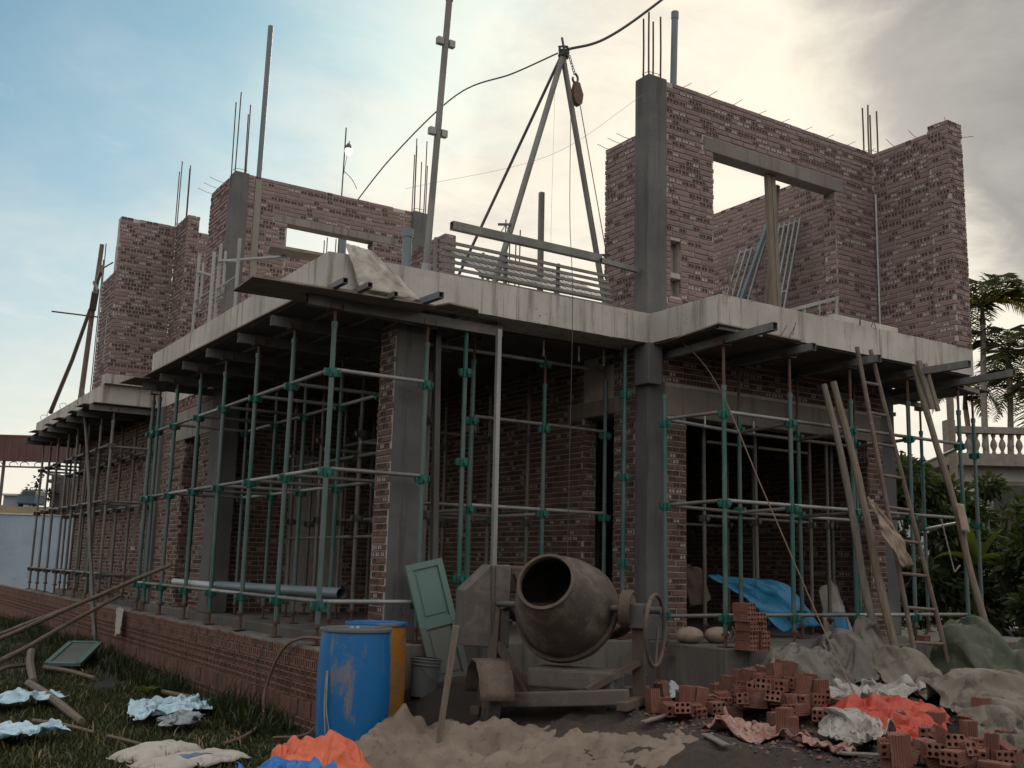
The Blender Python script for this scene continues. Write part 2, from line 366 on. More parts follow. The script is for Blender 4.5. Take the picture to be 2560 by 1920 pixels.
# slotted and ribbed blocks of the old foundation wall
TPL['slot'] = brick_holed(40, 0.02, (-0.5, -0.41, -0.27, -0.18, -0.04, 0.05, 0.19, 0.28, 0.42, 0.5), (-0.062, -0.05, -0.010, 0.008, 0.048, 0.062), -0.05, 0.004)
TPL['edge'] = brick_holed(41, 0.012, (-0.5, -0.32, -0.12, 0.10, 0.30, 0.5), (-0.04, -0.028, 0.028, 0.04), -0.04, 0.004)
def ribbed():
    vs = []; fs = []; z0, z1 = -0.066, 0.066; n = 9; prof = []
    for i in range(n):
        a = z0+(z1-z0)*i/n; w = (z1-z0)/n
        prof += [(a, -0.012), (a+0.22*w, 0.004), (a+0.70*w, 0.004), (a+0.92*w, -0.012)]
    for z, y in prof: vs += [(-0.5, y, z), (0.5, y, z)]
    for i in range(len(prof)-1): fs.append((2*i, 2*i+2, 2*i+3, 2*i+1))
    k = len(vs); m = 2*len(prof); vs += [(-0.5, -0.05, z0), (0.5, -0.05, z0), (0.5, -0.05, z1), (-0.5, -0.05, z1)]
    fs += [(k, 0, 1, k+1), (k+3, k+2, m-1, m-2), (k, k+3, *range(m-2, -1, -2)), (k+1, *range(1, m, 2), k+2)]
    return vs, fs
TPL['rib'] = ribbed()
TPL_MESH = {}
BRICKS = []       # (weight, template, matrix, wall object, material)
def brick_face(wall, o, u, n, L, H, openings=(), course=0.066, phase=0, seed=0, mat='brick', vis=1.0, ragged=0.0, hdr=None):
    """courses of bricks over one wall face: o = lower left corner, u = direction along the wall, n = outward normal"""
    r = random.Random(seed+91); o, u, n = Vector(o), Vector(u), Vector(n); o = o-u*0.006; L += 0.012; openings = [(a+0.006, c+0.006, z0, z1) for a, c, z0, z1 in openings]
    nc = int(round(H/course)); course = H/nc; mode = 'S'; left = 0
    for i in range(nc):
        if hdr is not None and left <= 0: mode = 'H' if r.random() < hdr else 'S'; left = r.choice((1, 2)) if mode == 'H' else 1
        elif left <= 0:
            mode = 'H' if (mode == 'S' and r.random() < 0.9) else 'S'; left = r.choice((1, 1, 2)) if mode == 'S' else r.choice((1, 1, 2))
        left -= 1
        t0 = i*course; tc_ = t0+course/2
        spans = [(0.0, L)]
        for a, c, z0, z1 in openings:
            if z0-0.02 < tc_ < z1+0.02:
                ns = []
                for s0, s1 in spans:
                    if c <= s0 or a >= s1: ns.append((s0, s1)); continue
                    if a > s0: ns.append((s0, a))
                    if c < s1: ns.append((c, s1))
                spans = ns
        for s0, s1 in spans:
            pitch = 0.211 if mode == 'S' else 0.1055
            x = s0 - (pitch/2 if (i+phase) % 2 else 0.0) - (0 if s0 > 0.001 else r.uniform(0, 0.02))
            while x < s1-0.02:
                p2 = pitch
                loc_mode = mode
                if mode == 'S' and r.random() < 0.22: loc_mode = 'H'; p2 = 0.1055
                elif mode == 'H' and r.random() < 0.14: loc_mode = 'S'; p2 = 0.211
                a, c = max(x, s0), min(x+p2, s1)
                x += p2
                ln = c-a-0.011
                if ln < 0.028: continue
                if ragged and i >= nc-1 and r.random() < ragged: continue
                cut = (c-a) < p2-0.012
                if loc_mode == 'H' and not cut: key = r.choice(('h0', 'h1', 'h2', 'h0', 'h1', 'h2', 'p0', 'p1', 's0', 'p0'))
                else: key = 's%d' % r.randrange(4)
                edge = 0.006*r.uniform(-1, 1) if (a <= s0+1e-4 or c >= s1-1e-4) else 0.0
                q = o + u*((a+c)/2+edge) + V(0, 0, tc_) + n*r.uniform(0.0035, 0.0065)
                ang = r.uniform(-0.007, 0.007)
                uu = (u*math.cos(ang)+V(0, 0, 1)*math.sin(ang))*ln; zz = V(0, 0, 1)*math.cos(ang)-u*math.sin(ang)
                zz = zz*(course/0.066)
                M = Matrix(((uu.x, n.x, zz.x, q.x), (uu.y, n.y, zz.y, q.y), (uu.z, n.z, zz.z, q.z), (0, 0, 0, 1)))
                dv = CAM-q; w = vis*ln*max(0.0, dv.normalized().dot(n))/dv.length_squared
                BRICKS.append((w, key, M, wall, mat))
def custom_course(wall, o, u, n, L, z, key, pitch, joint, mat, seed, zs=1.0, vis=1.0):
    r = random.Random(seed); o, u, n = Vector(o), Vector(u), Vector(n); x = -r.uniform(0, pitch)
    while x < L:
        a, c = max(0, x), min(L, x+pitch); x += pitch; ln = c-a-joint
        if ln < 0.03: continue
        q = o+u*((a+c)/2)+V(0, 0, z)+n*r.uniform(0.010, 0.022); ang = r.uniform(-0.02, 0.02)
        uu = (u*math.cos(ang)+V(0, 0, 1)*math.sin(ang))*ln; zz = (V(0, 0, 1)*math.cos(ang)-u*math.sin(ang))*zs
        M = Matrix(((uu.x, n.x, zz.x, q.x), (uu.y, n.y, zz.y, q.y), (uu.z, n.z, zz.z, q.z), (0, 0, 0, 1)))
        dv = CAM-q; w = vis*ln*max(0.0, dv.normalized().dot(n))/dv.length_squared
        BRICKS.append((w, key, M, wall, mat))
def tpl_mesh(name, t, key, mat):
    me = mesh_from(name, t[0], t[1]); [me.materials.append(MAT[x]) for x in (mat, 'hole', 'mortar_fill')]
    if len(t) > 2: me.polygons.foreach_set('material_index', [(2 if key[0] == 'p' else 1) if j in t[2] else 0 for j in range(len(t[1]))])
    return me
def flush_bricks(limit):
    """the bricks that show largest become objects of their own; the rest of each wall stays one mesh of real bricks"""
    BRICKS.sort(key=lambda t: -t[0]); single = BRICKS[:limit]; rest = BRICKS[limit:]
    for w, key, M, wall, mat in single:
        kk = (key, mat)
        if kk not in TPL_MESH: me = tpl_mesh('brick', TPL[key], key, mat); TPL_MESH[kk] = me
        ob = bpy.data.objects.new('brick', TPL_MESH[kk]); COL.objects.link(ob)
        set_parent(ob, wall); ob.matrix_basis = M
    per = {}
    for w, key, M, wall, mat in rest: per.setdefault((wall.name, mat), []).append((key, M, wall))
    for (wn, mat), lst in per.items():
        vs = []; fs = []; mi = []
        for key, M, wall in lst:
            tv, tf = TPL[key][:2]; hs_ = TPL[key][2] if len(TPL[key]) > 2 else (); k = len(vs); mi += [(2 if key[0] == 'p' else 1) if j in hs_ else 0 for j in range(len(tf))]; A = np.array(M)
            pts = np.array(tv) @ A[:3, :3].T + A[:3, 3]
            vs += pts.tolist(); fs += [tuple(i+k for i in f) for f in tf]
        me = mesh_from('brick_courses', vs, fs); [me.materials.append(MAT[x]) for x in (mat, 'hole', 'mortar_fill')]; me.polygons.foreach_set('material_index', mi); ob = link('brick_courses', me, mat, lst[0][2]); ob['kind'] = 'stuff'
    BRICKS.clear()

# ------------------------------------------------------------------ ground
def sstep(a, b_, x): t = np.clip((x-a)/(b_-a), 0, 1); return t*t*(3-2*t)
def vnoise(x, y, seed=0):
    xi = np.floor(x).astype(np.int64); yi = np.floor(y).astype(np.int64); xf = x-xi; yf = y-yi
    def hsh(a, c): q = (a*374761393 + c*668265263 + seed*974634777) & 0x7fffffff; q = ((q ^ (q >> 13))*1274126177) & 0x7fffffff; return (q ^ (q >> 16)) % 100003/100003.0
    sx = xf*xf*(3-2*xf); sy = yf*yf*(3-2*yf)
    return (hsh(xi, yi)*(1-sx)+hsh(xi+1, yi)*sx)*(1-sy)+(hsh(xi, yi+1)*(1-sx)+hsh(xi+1, yi+1)*sx)*sy
def nfbm(x, y, seed=0, o=4): return sum(0.5**(i+1)*(vnoise(x*2.0**i, y*2.0**i, seed+i)-0.5)*2 for i in range(o))
def ground_z(x, y):
    x = np.asarray(x, float); y = np.asarray(y, float)
    near = sstep(3.6, 6.2, x)*sstep(2.0, 6.8, y)
    z = 0.36*near
    z = z + 0.05*sstep(8.0, 10.0, x)*sstep(4, 6, y) + 0.20*sstep(4.35, 4.65, x)*sstep(8.15, 8.5, y)*(1-sstep(5.0, 6.2, x))
    z = z*(1-sstep(16, 40, np.hypot(x-6, y-6)))
    amp = 0.02+0.10*sstep(4.2, 5.6, x)*(1-sstep(20, 40, x))
    far = 1-sstep(18, 40, np.hypot(x-5, y-9))
    z = z + far*(amp*nfbm(x*1.3, y*1.3, 3)+0.6*amp*nfbm(x*6, y*6, 9, 4))
    hide = ((x > 3.8) & (y > 9.0)) | ((x > 7.5) & (y > 7.8))
    z = np.where(hide & (x < 40) & (y < 60), np.minimum(z, 0.3), z)
    return z
def gz(x, y): return float(ground_z(x, y))
def grid_axis(lo, hi, a, c, step):
    core = np.arange(a, c, step); out = [core]
    s = step; p = a; l = []
    while p > lo: s *= 1.25; p -= s; l.append(p)
    out.insert(0, np.array(l[::-1])); s = step; p = core[-1]; l = []
    while p < hi: s *= 1.25; p += s; l.append(p)
    out.append(np.array(l)); return np.concatenate(out)
xs = grid_axis(-1500, 1500, 0.6, 12.0, 0.05); ys = grid_axis(-1500, 1500, 3.5, 12.5, 0.05)
GX, GY = np.meshgrid(xs, ys); GZ = ground_z(GX, GY)
me = bpy.data.meshes.new('ground'); nx_, ny_ = len(xs), len(ys)
me.vertices.add(nx_*ny_); me.vertices.foreach_set('co', np.stack([GX, GY, GZ], -1).ravel())
I = (np.arange(ny_-1)[:, None]*nx_+np.arange(nx_-1)[None, :]).ravel()
Q = np.stack([I, I+1, I+1+nx_, I+nx_], -1).ravel(); nf = len(I)
me.loops.add(nf*4); me.loops.foreach_set('vertex_index', Q); me.polygons.add(nf); me.polygons.foreach_set('loop_start', np.arange(nf)*4)
me.update(); me.validate(); me.polygons.foreach_set('use_smooth', [True]*nf)
m, q, p = new_mat('earth'); v = wpos(q); gx, gy, gz_ = q.sep(v)
n1 = q.noise(v, 1.1, 6, 0.6, 0.3); n2 = q.noise(v, 14, 6, 0.7); n3 = q.noise(v, 60, 5, 0.7)
c = q.mix(q.smooth(n1, 0.38, 0.62), (0.034, 0.0235, 0.0185), (0.064, 0.046, 0.036))
c = q.mix(q.smooth(n2, 0.45, 0.72, 0, 0.7), c, (0.020, 0.016, 0.014))
c = q.mix(q.smooth(n3, 0.60, 0.74, 0, 0.6), c, (0.12, 0.092, 0.074))
gr = q.math('SUBTRACT', 1.0, q.smooth(q.math('ADD', gx, q.math('MULTIPLY', q.math('SUBTRACT', n1, 0.5), 0.8)), 3.3, 3.9))
far = q.smooth(gy, 24, 34)
c = q.mix(q.math('MAXIMUM', gr, far), c, q.mix(q.smooth(n2, 0.4, 0.65), (0.022, 0.024, 0.012), (0.036, 0.031, 0.019)))
q.put(p.inputs['Base Color'], c); q.put(p.inputs['Roughness'], q.smooth(n1, 0.35, 0.6, 0.62, 0.95))
bump(q, p, q.math('ADD', q.math('MULTIPLY', n2, 0.7), q.math('MULTIPLY', n3, 0.4)), 0.9, 0.05); MAT['earth'] = m
g_ob = link('ground', me, 'earth'); g_ob['kind'] = 'structure'

# ------------------------------------------------------------------ tarpaulins: settled with the cloth solver over what they cover
def run_cloths(specs, frames=26):
    """specs: name -> (corners, nu, nv, expand, bumps). Every sheet falls on the ground, the porch step and the humps beneath it"""
    sc = bpy.data.scenes.new('settling'); sc.gravity = (0, 0, -9.81); sc.frame_start = 1; sc.frame_end = frames+1; out = {}; objs = []; tmp = []
    def add_col(name, me):
        ob = bpy.data.objects.new(name, me); sc.collection.objects.link(ob); tmp.append(ob)
        m_ = ob.modifiers.new('col', 'COLLISION'); ob.collision.thickness_outer = 0.012; ob.collision.cloth_friction = 12.0; ob.collision.damping = 0.4
    gxs = np.arange(0.8, 12.8, 0.12); gys = np.arange(3.4, 12.0, 0.12); A, B = np.meshgrid(gxs, gys); Zg = ground_z(A, B)
    for bs in {tuple(b_) for s_ in specs.values() for b_ in s_[4]}:
        cx, cy, h, rx, ry = bs; Zg = np.maximum(Zg, ground_z(A, B)+h*np.exp(-(((A-cx)/rx)**2+((B-cy)/ry)**2)**1.5))
    Zg = np.where((A > 7.44) & (B > 7.63), 0.73, Zg)
    w_ = len(gxs); fs = [(j*w_+i, j*w_+i+1, (j+1)*w_+i+1, (j+1)*w_+i) for j in range(len(gys)-1) for i in range(w_-1)]
    add_col('settling_ground', mesh_from('settling_ground', np.stack([A, B, Zg], -1).reshape(-1, 3).tolist(), fs))
    for name, (cs, nu, nv, ex, bumps, seed) in specs.items():
        P = [np.array(c) for c in cs]; vs = []
        for j in range(nv+1):
            for i in range(nu+1):
                u_, v_ = i/nu, j/nv; p_ = P[0]*(1-u_)*(1-v_)+P[1]*u_*(1-v_)+P[2]*u_*v_+P[3]*(1-u_)*v_
                e = 0.10; x = p_[0]+e*fbm(u_*2, v_*2, seed, 2); y = p_[1]+e*fbm(u_*2, v_*2, seed+9, 2)
                hb = max([h*math.exp(-(((x-cx)/rx)**2+((y-cy)/ry)**2)**1.5) for cx, cy, h, rx, ry in bumps] or [0])
                base = gz(x, y) if not (x > 7.4 and y > 7.6) else 0.74
                vs.append((x, y, base+hb+0.06+(p_[2] if len(p_) > 2 else 0)+0.18*max(0, fbm(u_*4.5, v_*4.5, seed+3, 3))+0.05*fbm(u_*11, v_*11, seed+5, 2)))
        fs = [(j*(nu+1)+i, j*(nu+1)+i+1, (j+1)*(nu+1)+i+1, (j+1)*(nu+1)+i) for j in range(nv) for i in range(nu)]
        ob = bpy.data.objects.new(name, mesh_from(name, vs, fs)); sc.collection.objects.link(ob); objs.append(ob); tmp.append(ob)
        rp = random.Random(int(seed*10)); W1 = nu+1; ring = list(range(0, W1)) + [j*W1+nu for j in range(1, nv+1)] + [nv*W1+i for i in range(nu-1, -1, -1)] + [j*W1 for j in range(nv-1, 0, -1)]
        pins = []; k_ = 0
        while k_ < len(ring): pins.append(ring[k_]); k_ += rp.choice((3, 5, 7, 9)) if ex > 0.3 else rp.choice((9, 14, 20))
        pins += [rp.randrange(nu+1)+rp.randrange(nv+1)*W1 for _ in range(int(nu*nv/260) if ex > 0.3 else int(nu*nv/700))]
        vg = ob.vertex_groups.new(name='pin'); vg.add(pins, 1.0, 'REPLACE')
        c_ = ob.modifiers.new('cloth', 'CLOTH'); st = c_.settings; st.vertex_group_mass = 'pin'; st.quality = 4; st.mass = 0.25; st.air_damping = 1.5
        st.tension_stiffness = st.compression_stiffness = 18; st.shear_stiffness = 8; st.bending_stiffness = 0.9 if ex > 0.3 else 2.2; st.shrink_min = -ex; st.shrink_max = -ex
        c_.collision_settings.collision_quality = 2; c_.collision_settings.distance_min = 0.012; c_.collision_settings.use_self_collision = False
        c_.point_cache.frame_start = 1; c_.point_cache.frame_end = frames+1
    for fr in range(1, frames+1): sc.frame_set(fr)
    dg = sc.view_layers[0].depsgraph
    for ob in objs:
        ev = ob.evaluated_get(dg); me_ = ev.to_mesh(); out[ob.name] = ([tuple(v_.co) for v_ in me_.vertices], [tuple(p_.vertices) for p_ in me_.polygons]); ev.to_mesh_clear()
    for ob in tmp: bpy.data.objects.remove(ob, do_unlink=True)
    bpy.data.scenes.remove(sc); return out
CL = {
 'grey': ([(7.45, 6.98), (9.10, 6.85), (9.28, 7.58), (7.55, 7.58)], 80, 50, 0.26, [(8.1, 7.32, 0.36, 0.45, 0.28), (8.7, 7.3, 0.46, 0.35, 0.28), (9.08, 7.3, 0.54, 0.20, 0.25)], 2.2),
 'under_green': ([(7.0, 6.72), (7.95, 6.6), (8.0, 7.15), (7.2, 7.25)], 30, 22, 0.15, [(7.5, 7.0, 0.12, 0.5, 0.2)], 7.7),
 'tan': ([(8.5, 6.35), (9.5, 6.35), (9.8, 7.3), (8.95, 7.35)], 44, 40, 0.28, [(9.1, 6.95, 0.30, 0.35, 0.3)], 12.4),
 'green': ([(9.2, 5.95), (11.3, 5.7), (11.9, 7.3), (9.7, 7.2)], 64, 50, 0.26, [(10.35, 6.9, 0.50, 0.40, 0.35), (10.9, 6.4, 0.30, 0.5, 0.4)], 17.3),
 'olive': ([(7.15, 4.75), (8.2, 3.95), (10.4, 6.05), (9.1, 6.75)], 60, 70, 0.26, [(8.9, 5.9, 0.18, 0.5, 0.3), (9.1, 5.2, 0.26, 0.35, 0.4)], 23.1),
 'orange': ([(6.45, 4.95), (7.05, 4.95), (7.85, 5.65), (6.80, 5.9)], 54, 44, 0.20, [(7.0, 5.4, 0.12, 0.5, 0.35)], 31.5),
 'pink': ([(5.58, 5.95), (6.05, 5.0), (6.30, 5.2), (5.95, 6.1)], 70, 40, 0.5, [], 41.5),
 'white_a': ([(6.15, 4.98), (6.6, 5.05), (6.75, 5.6), (6.32, 5.55)], 36, 34, 0.40, [(6.5, 5.45, 0.16, 0.10, 0.15)], 47.1),
 'white_b': ([(7.35, 6.15), (8.75, 6.35), (8.8, 6.68), (7.45, 6.55)], 56, 22, 0.38, [], 53.8),
 'left_orange': ([(2.35, 6.1), (3.15, 6.5), (3.3, 7.35), (2.55, 6.9)], 44, 38, 0.26, [(2.95, 6.85, 0.20, 0.28, 0.28)], 71.4),
 'left_blue': ([(1.95, 5.6, 0.10), (2.6, 5.85, 0.10), (2.64, 6.27, 0.10), (2.15, 6.2, 0.10)], 34, 22, 0.2, [(2.4, 6.05, 0.12, 0.4, 0.25)], 76.4),
 'foil_far': ([(1.35, 10.75), (2.1, 11.15), (2.05, 11.45), (1.35, 11.2)], 34, 14, 0.3, [], 81.4),
 'foil_near': ([(1.1, 8.75), (1.75, 9.0), (1.72, 9.25), (1.2, 9.45)], 34, 16, 0.3, [], 86.4),
 'foil_mid': ([(2.35, 9.5), (3.15, 9.85), (3.25, 10.7), (2.55, 10.5)], 40, 38, 0.35, [], 91.4),
}

# ------------------------------------------------------------------ the house under construction
house = empty('unfinished_house', (7.6, 16.0, 0.0), 'unfinished two-storey brick house with bare concrete slab and open upper rooms', 'house')
TOP, FL2, FL1, SOF = 7.15, 4.265, 0.72, 3.93
def part(mb, name, mat, **k): return mb.build(name, mat, house, **k)
def grid_prism(poly_rects, z0, z1, name, mat): pass
# slab with its deep fascia: L-shaped outline with the porch and the two bays of the left side
slab = MB(); OUT = [(3.58, 8.75), (7.42, 8.75), (7.42, 7.65), (11.70, 7.65), (11.70, 26.0), (3.58, 24.7), (3.58, 18.1), (4.5, 18.1), (4.5, 14.95), (3.58, 14.95)]
def ragged_edge(poly, step=0.09, amp=0.004):
    out = []
    for i, (x, y) in enumerate(poly):
        x2, y2 = poly[(i+1) % len(poly)]; L = math.hypot(x2-x, y2-y); n = max(1, int(L/step))
        nx, ny = (y2-y)/L, -(x2-x)/L
        for k in range(n):
            t = k/n; d_ = 0 if k == 0 else amp*2*fbm(x+(x2-x)*t, y+(y2-y)*t, 1.3, 3, 2.5)
            out.append((x+(x2-x)*t+nx*d_, y+(y2-y)*t+ny*d_))
    return out
RP = ragged_edge(OUT); n = len(RP); zl = [SOF, SOF+0.09, FL2-0.09, FL2]
vs = []
for k, z in enumerate(zl):
    for (x, y) in RP:
        dz_ = 0.012*fbm(x*3, y*3, 5.1, 3, 1.5) if k in (0, 3) else 0
        vs.append((x, y, z+dz_))
fs = [(k*n+i, k*n+(i+1) % n, (k+1)*n+(i+1) % n, (k+1)*n+i) for k in range(3) for i in range(n)]
fs += [tuple(range(3*n, 4*n)), tuple(reversed(range(n)))]
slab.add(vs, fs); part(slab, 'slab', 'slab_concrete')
# ground floor slab and porch plinth
fl = MB().prism([(4.48, 8.85), (7.46, 8.85), (7.46, 7.65), (13.2, 7.62), (13.2, 26), (4.48, 26)], 0.10, FL1); part(fl, 'ground_floor', 'floor_concrete', bevel=0.015)
# columns
def column(poly, z0, z1, name='column', mat='column_concrete'):
    m_ = MB(); m_.prism(poly, z0, z1); return part(m_, name, mat, bevel=0.012)
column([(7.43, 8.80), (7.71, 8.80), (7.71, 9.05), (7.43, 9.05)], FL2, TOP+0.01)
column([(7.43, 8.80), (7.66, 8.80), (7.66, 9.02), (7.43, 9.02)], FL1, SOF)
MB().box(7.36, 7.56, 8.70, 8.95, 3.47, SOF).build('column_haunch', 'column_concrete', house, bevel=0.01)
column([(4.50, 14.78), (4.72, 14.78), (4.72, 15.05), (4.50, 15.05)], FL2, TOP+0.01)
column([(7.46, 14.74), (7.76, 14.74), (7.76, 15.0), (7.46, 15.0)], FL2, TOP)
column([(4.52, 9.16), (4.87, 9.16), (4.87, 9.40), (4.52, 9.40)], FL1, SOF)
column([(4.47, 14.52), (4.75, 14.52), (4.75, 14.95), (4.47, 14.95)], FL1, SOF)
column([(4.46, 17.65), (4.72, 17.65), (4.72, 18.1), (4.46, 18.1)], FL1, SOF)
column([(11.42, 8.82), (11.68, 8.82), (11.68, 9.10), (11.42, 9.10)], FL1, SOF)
# walls: mortar body with brick faces
def wall(boxes, name='brick_wall'):
    m_ = MB()
    for bx in boxes: m_.box(*bx)
    return part(m_, name, 'mortar')
X_, Y_ = V(1, 0, 0), V(0, 1, 0)
H2 = TOP-FL2
# upper storey, front right room
w = wall([(7.71, 7.775, 8.82, 9.01, FL2, TOP-0.01), (7.935, 8.45, 8.82, 9.01, FL2, TOP-0.01), (7.775, 7.935, 8.82, 9.01, FL2, FL2+0.28), (7.775, 7.935, 8.82, 9.01, FL2+0.50, FL2+0.56), (7.775, 7.935, 8.82, 9.01, FL2+0.95, TOP-0.01), (7.775, 7.935, 8.95, 9.01, FL2+0.28, FL2+0.50), (7.775, 7.935, 8.95, 9.01, FL2+0.56, FL2+0.95), (10.64, 11.44, 8.82, 9.01, FL2, TOP-0.01), (8.45, 10.64, 8.82, 9.01, 6.62, TOP-0.01)])
ops = [(8.45-7.71, 10.64-7.71, 0, 6.43-FL2), (8.30-7.71, 10.80-7.71, 6.43-FL2, 6.62-FL2), (0.07, 0.22, 0.28, 0.50), (0.07, 0.22, 0.56, 0.95)]
brick_face(w, (7.71, 8.82, FL2), X_, -Y_, 11.42-7.71, H2, ops, seed=1, ragged=0.12)
brick_face(w, (10.64, 9.01, FL2), -Y_, -X_, 0.19, 6.43-FL2, hdr=0.82, seed=2)
lin = MB().box(8.30, 10.80, 8.808, 9.02, 6.435, 6.615); part(lin, 'lintel', 'lintel_concrete', bevel=0.01)
# jamb bricks seen edge-on against the sky
brick_face(w, (8.45, 8.82, FL2), Y_, X_, 0.19, 6.43-FL2, seed=3, vis=0.2)
w = wall([(7.445, 7.64, 9.05, 9.60, FL2, 6.48)])
brick_face(w, (7.445, 9.61, FL2), -Y_, -X_, 0.56, 6.48-FL2, seed=4)
brick_face(w, (7.63, 9.60, FL2), -X_, Y_, 0.19, 6.48-FL2, seed=41, vis=0)
w = wall([(11.44, 11.63, 7.92, 14.0, FL2, TOP-0.01), (11.38, 11.67, 7.64, 7.92, FL2, TOP+0.04)])
brick_face(w, (11.44, 8.81, FL2), -Y_, -X_, 0.89, H2, hdr=0.82, seed=5, ragged=0.1)
brick_face(w, (11.38, 7.92, FL2), -Y_, -X_, 0.28, H2+0.06, hdr=0.82, seed=6)
brick_face(w, (11.38, 7.64, FL2), X_, -Y_, 0.29, H2+0.06, hdr=0.82, seed=7)
brick_face(w, (11.44, 13.9, FL2), -Y_, -X_, 4.88, H2, seed=8, vis=0.6, ragged=0.1)
MB().tube((11.415, 8.785, FL2), (11.415, 8.785, 6.55), 0.014).build('conduit_pipe', 'pvc_light', house, smooth=True)
# upper storey, rear left room
w = wall([(4.72, 5.36, 14.80, 14.99, FL2, TOP-0.01), (6.80, 7.46, 14.80, 14.99, FL2, TOP-0.01), (5.36, 6.80, 14.80, 14.99, 6.62, TOP-0.01), (5.36, 6.80, 14.80, 14.99, FL2, 5.3)])
ops = [(5.36-4.72, 6.80-4.72, 5.3-FL2, 6.5-FL2), (5.15-4.72, 7.17-4.72, 6.50-FL2, 6.63-FL2)]
brick_face(w, (4.72, 14.80, FL2), X_, -Y_, 7.46-4.72, H2, ops, seed=9, ragged=0.12)
brick_face(w, (6.80, 14.99, 5.3), -Y_, -X_, 0.19, 1.2, seed=10)
MB().box(5.15, 7.17, 14.788, 15.0, 6.505, 6.625).build('lintel', 'render_concrete', house, bevel=0.01)
MB().box(4.82, 4.92, 14.775, 14.80, FL2, TOP-0.05).build('mortar_chase', 'render_concrete', house)
w = wall([(4.52, 4.71, 15.05, 16.0, FL2, TOP-0.01)]); brick_face(w, (4.52, 16.0, FL2), -Y_, -X_, 0.95, H2, seed=11, ragged=0.1)
w = wall([(7.47, 7.66, 13.65, 14.74, FL2, 6.48)])
brick_face(w, (7.47, 14.74, FL2), -Y_, -X_, 1.09, 6.48-FL2, seed=12); brick_face(w, (7.47, 13.65, FL2), X_, -Y_, 0.19, 6.48-FL2, seed=13)
# upper storey, far left room
w = wall([(3.60, 4.52, 18.02, 18.21, FL2+0.16, TOP-0.01), (3.60, 3.79, 18.21, 19.0, FL2, 6.2)])
brick_face(w, (3.60, 18.02, FL2+0.16), X_, -Y_, 0.92, H2-0.16, hdr=0.82, seed=14, ragged=0.2)
brick_face(w, (3.60, 19.0, FL2), -Y_, -X_, 0.98, 6.2-FL2, [(0.55, 0.63, 0.4, 1.3)], seed=15)
MB().box(3.585, 4.5, 17.99, 18.3, FL2-0.002, FL2+0.16).build('beam_upstand', 'slab_concrete', house)
w = wall([(4.53, 4.72, 17.30, 18.02, FL2, TOP)]); brick_face(w, (4.53, 18.02, FL2), -Y_, -X_, 0.72, H2+0.02, hdr=0.82, seed=16); brick_face(w, (4.53, 17.30, FL2), X_, -Y_, 0.19, H2+0.02, hdr=0.82, seed=17)
w = wall([(4.72, 7.2, 18.02, 18.21, FL2, 7.12)]); brick_face(w, (4.72, 18.02, FL2), X_, -Y_, 2.48, 7.12-FL2, seed=18, course=0.11, ragged=0.2)
# rear parapet glimpsed through the window
w = wall([(5.5, 8.42, 21.0, 21.2, FL2, 8.06)]); brick_face(w, (5.5, 21.0, FL2), X_, -Y_, 2.92, 8.06-FL2, seed=19, vis=0.3)
# ground floor
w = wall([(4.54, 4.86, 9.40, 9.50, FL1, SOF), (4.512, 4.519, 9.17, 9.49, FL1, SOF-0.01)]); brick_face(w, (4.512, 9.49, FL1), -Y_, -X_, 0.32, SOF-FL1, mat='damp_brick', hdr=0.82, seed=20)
H1 = SOF-FL1
w = wall([(4.52, 4.70, 14.95, 15.58, FL1, SOF), (4.52, 4.70, 16.40, 18.95, FL1, SOF), (4.52, 4.70, 19.25, 20.5, FL1, SOF), (4.52, 4.70, 20.9, 22.5, FL1, SOF), (4.52, 4.70, 23.1, 24.6, FL1, SOF), (4.52, 4.70, 18.95, 19.25, FL1, FL1+0.9), (4.52, 4.70, 18.95, 19.25, FL1+2.3, SOF), (4.52, 4.70, 20.5, 20.9, FL1, FL1+0.6), (4.52, 4.70, 20.5, 20.9, FL1+1.9, SOF), (4.52, 4.70, 22.5, 23.1, FL1, FL1+0.3), (4.52, 4.70, 22.5, 23.1, FL1+2.5, SOF), (4.52, 4.70, 15.58, 16.40, 3.72, SOF)])
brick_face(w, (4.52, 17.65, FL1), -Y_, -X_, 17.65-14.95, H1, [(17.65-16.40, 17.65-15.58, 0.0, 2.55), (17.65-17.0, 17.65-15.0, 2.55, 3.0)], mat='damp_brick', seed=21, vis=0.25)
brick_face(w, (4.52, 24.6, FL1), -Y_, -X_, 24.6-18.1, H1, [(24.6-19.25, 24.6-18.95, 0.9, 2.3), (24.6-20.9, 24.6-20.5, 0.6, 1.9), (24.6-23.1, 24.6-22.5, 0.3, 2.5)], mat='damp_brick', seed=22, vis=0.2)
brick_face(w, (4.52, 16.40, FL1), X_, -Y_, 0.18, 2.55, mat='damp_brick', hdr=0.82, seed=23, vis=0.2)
MB().box(4.50, 4.72, 15.0, 17.0, FL1+2.55, FL1+3.0).build('lintel', 'render_concrete', house)
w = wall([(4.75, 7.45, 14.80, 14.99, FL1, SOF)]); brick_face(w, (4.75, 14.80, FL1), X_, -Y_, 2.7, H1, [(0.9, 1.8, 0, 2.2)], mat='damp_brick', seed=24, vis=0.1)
# right-hand side of the porch: pier, doorway, wall
w = wall([(7.445, 7.64, 9.02, 9.40, FL1, SOF), (7.445, 7.64, 10.0, 14.8, FL1, SOF), (7.445, 7.64, 9.40, 10.0, 3.4, SOF)])
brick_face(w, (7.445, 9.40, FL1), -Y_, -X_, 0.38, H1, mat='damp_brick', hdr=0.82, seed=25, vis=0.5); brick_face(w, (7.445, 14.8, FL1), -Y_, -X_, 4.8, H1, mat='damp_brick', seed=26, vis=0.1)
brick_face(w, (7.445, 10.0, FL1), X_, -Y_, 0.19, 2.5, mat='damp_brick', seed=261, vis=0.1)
MB().box(7.43, 7.66, 9.2, 10.3, 3.22, 3.40).build('lintel', 'render_concrete', house)
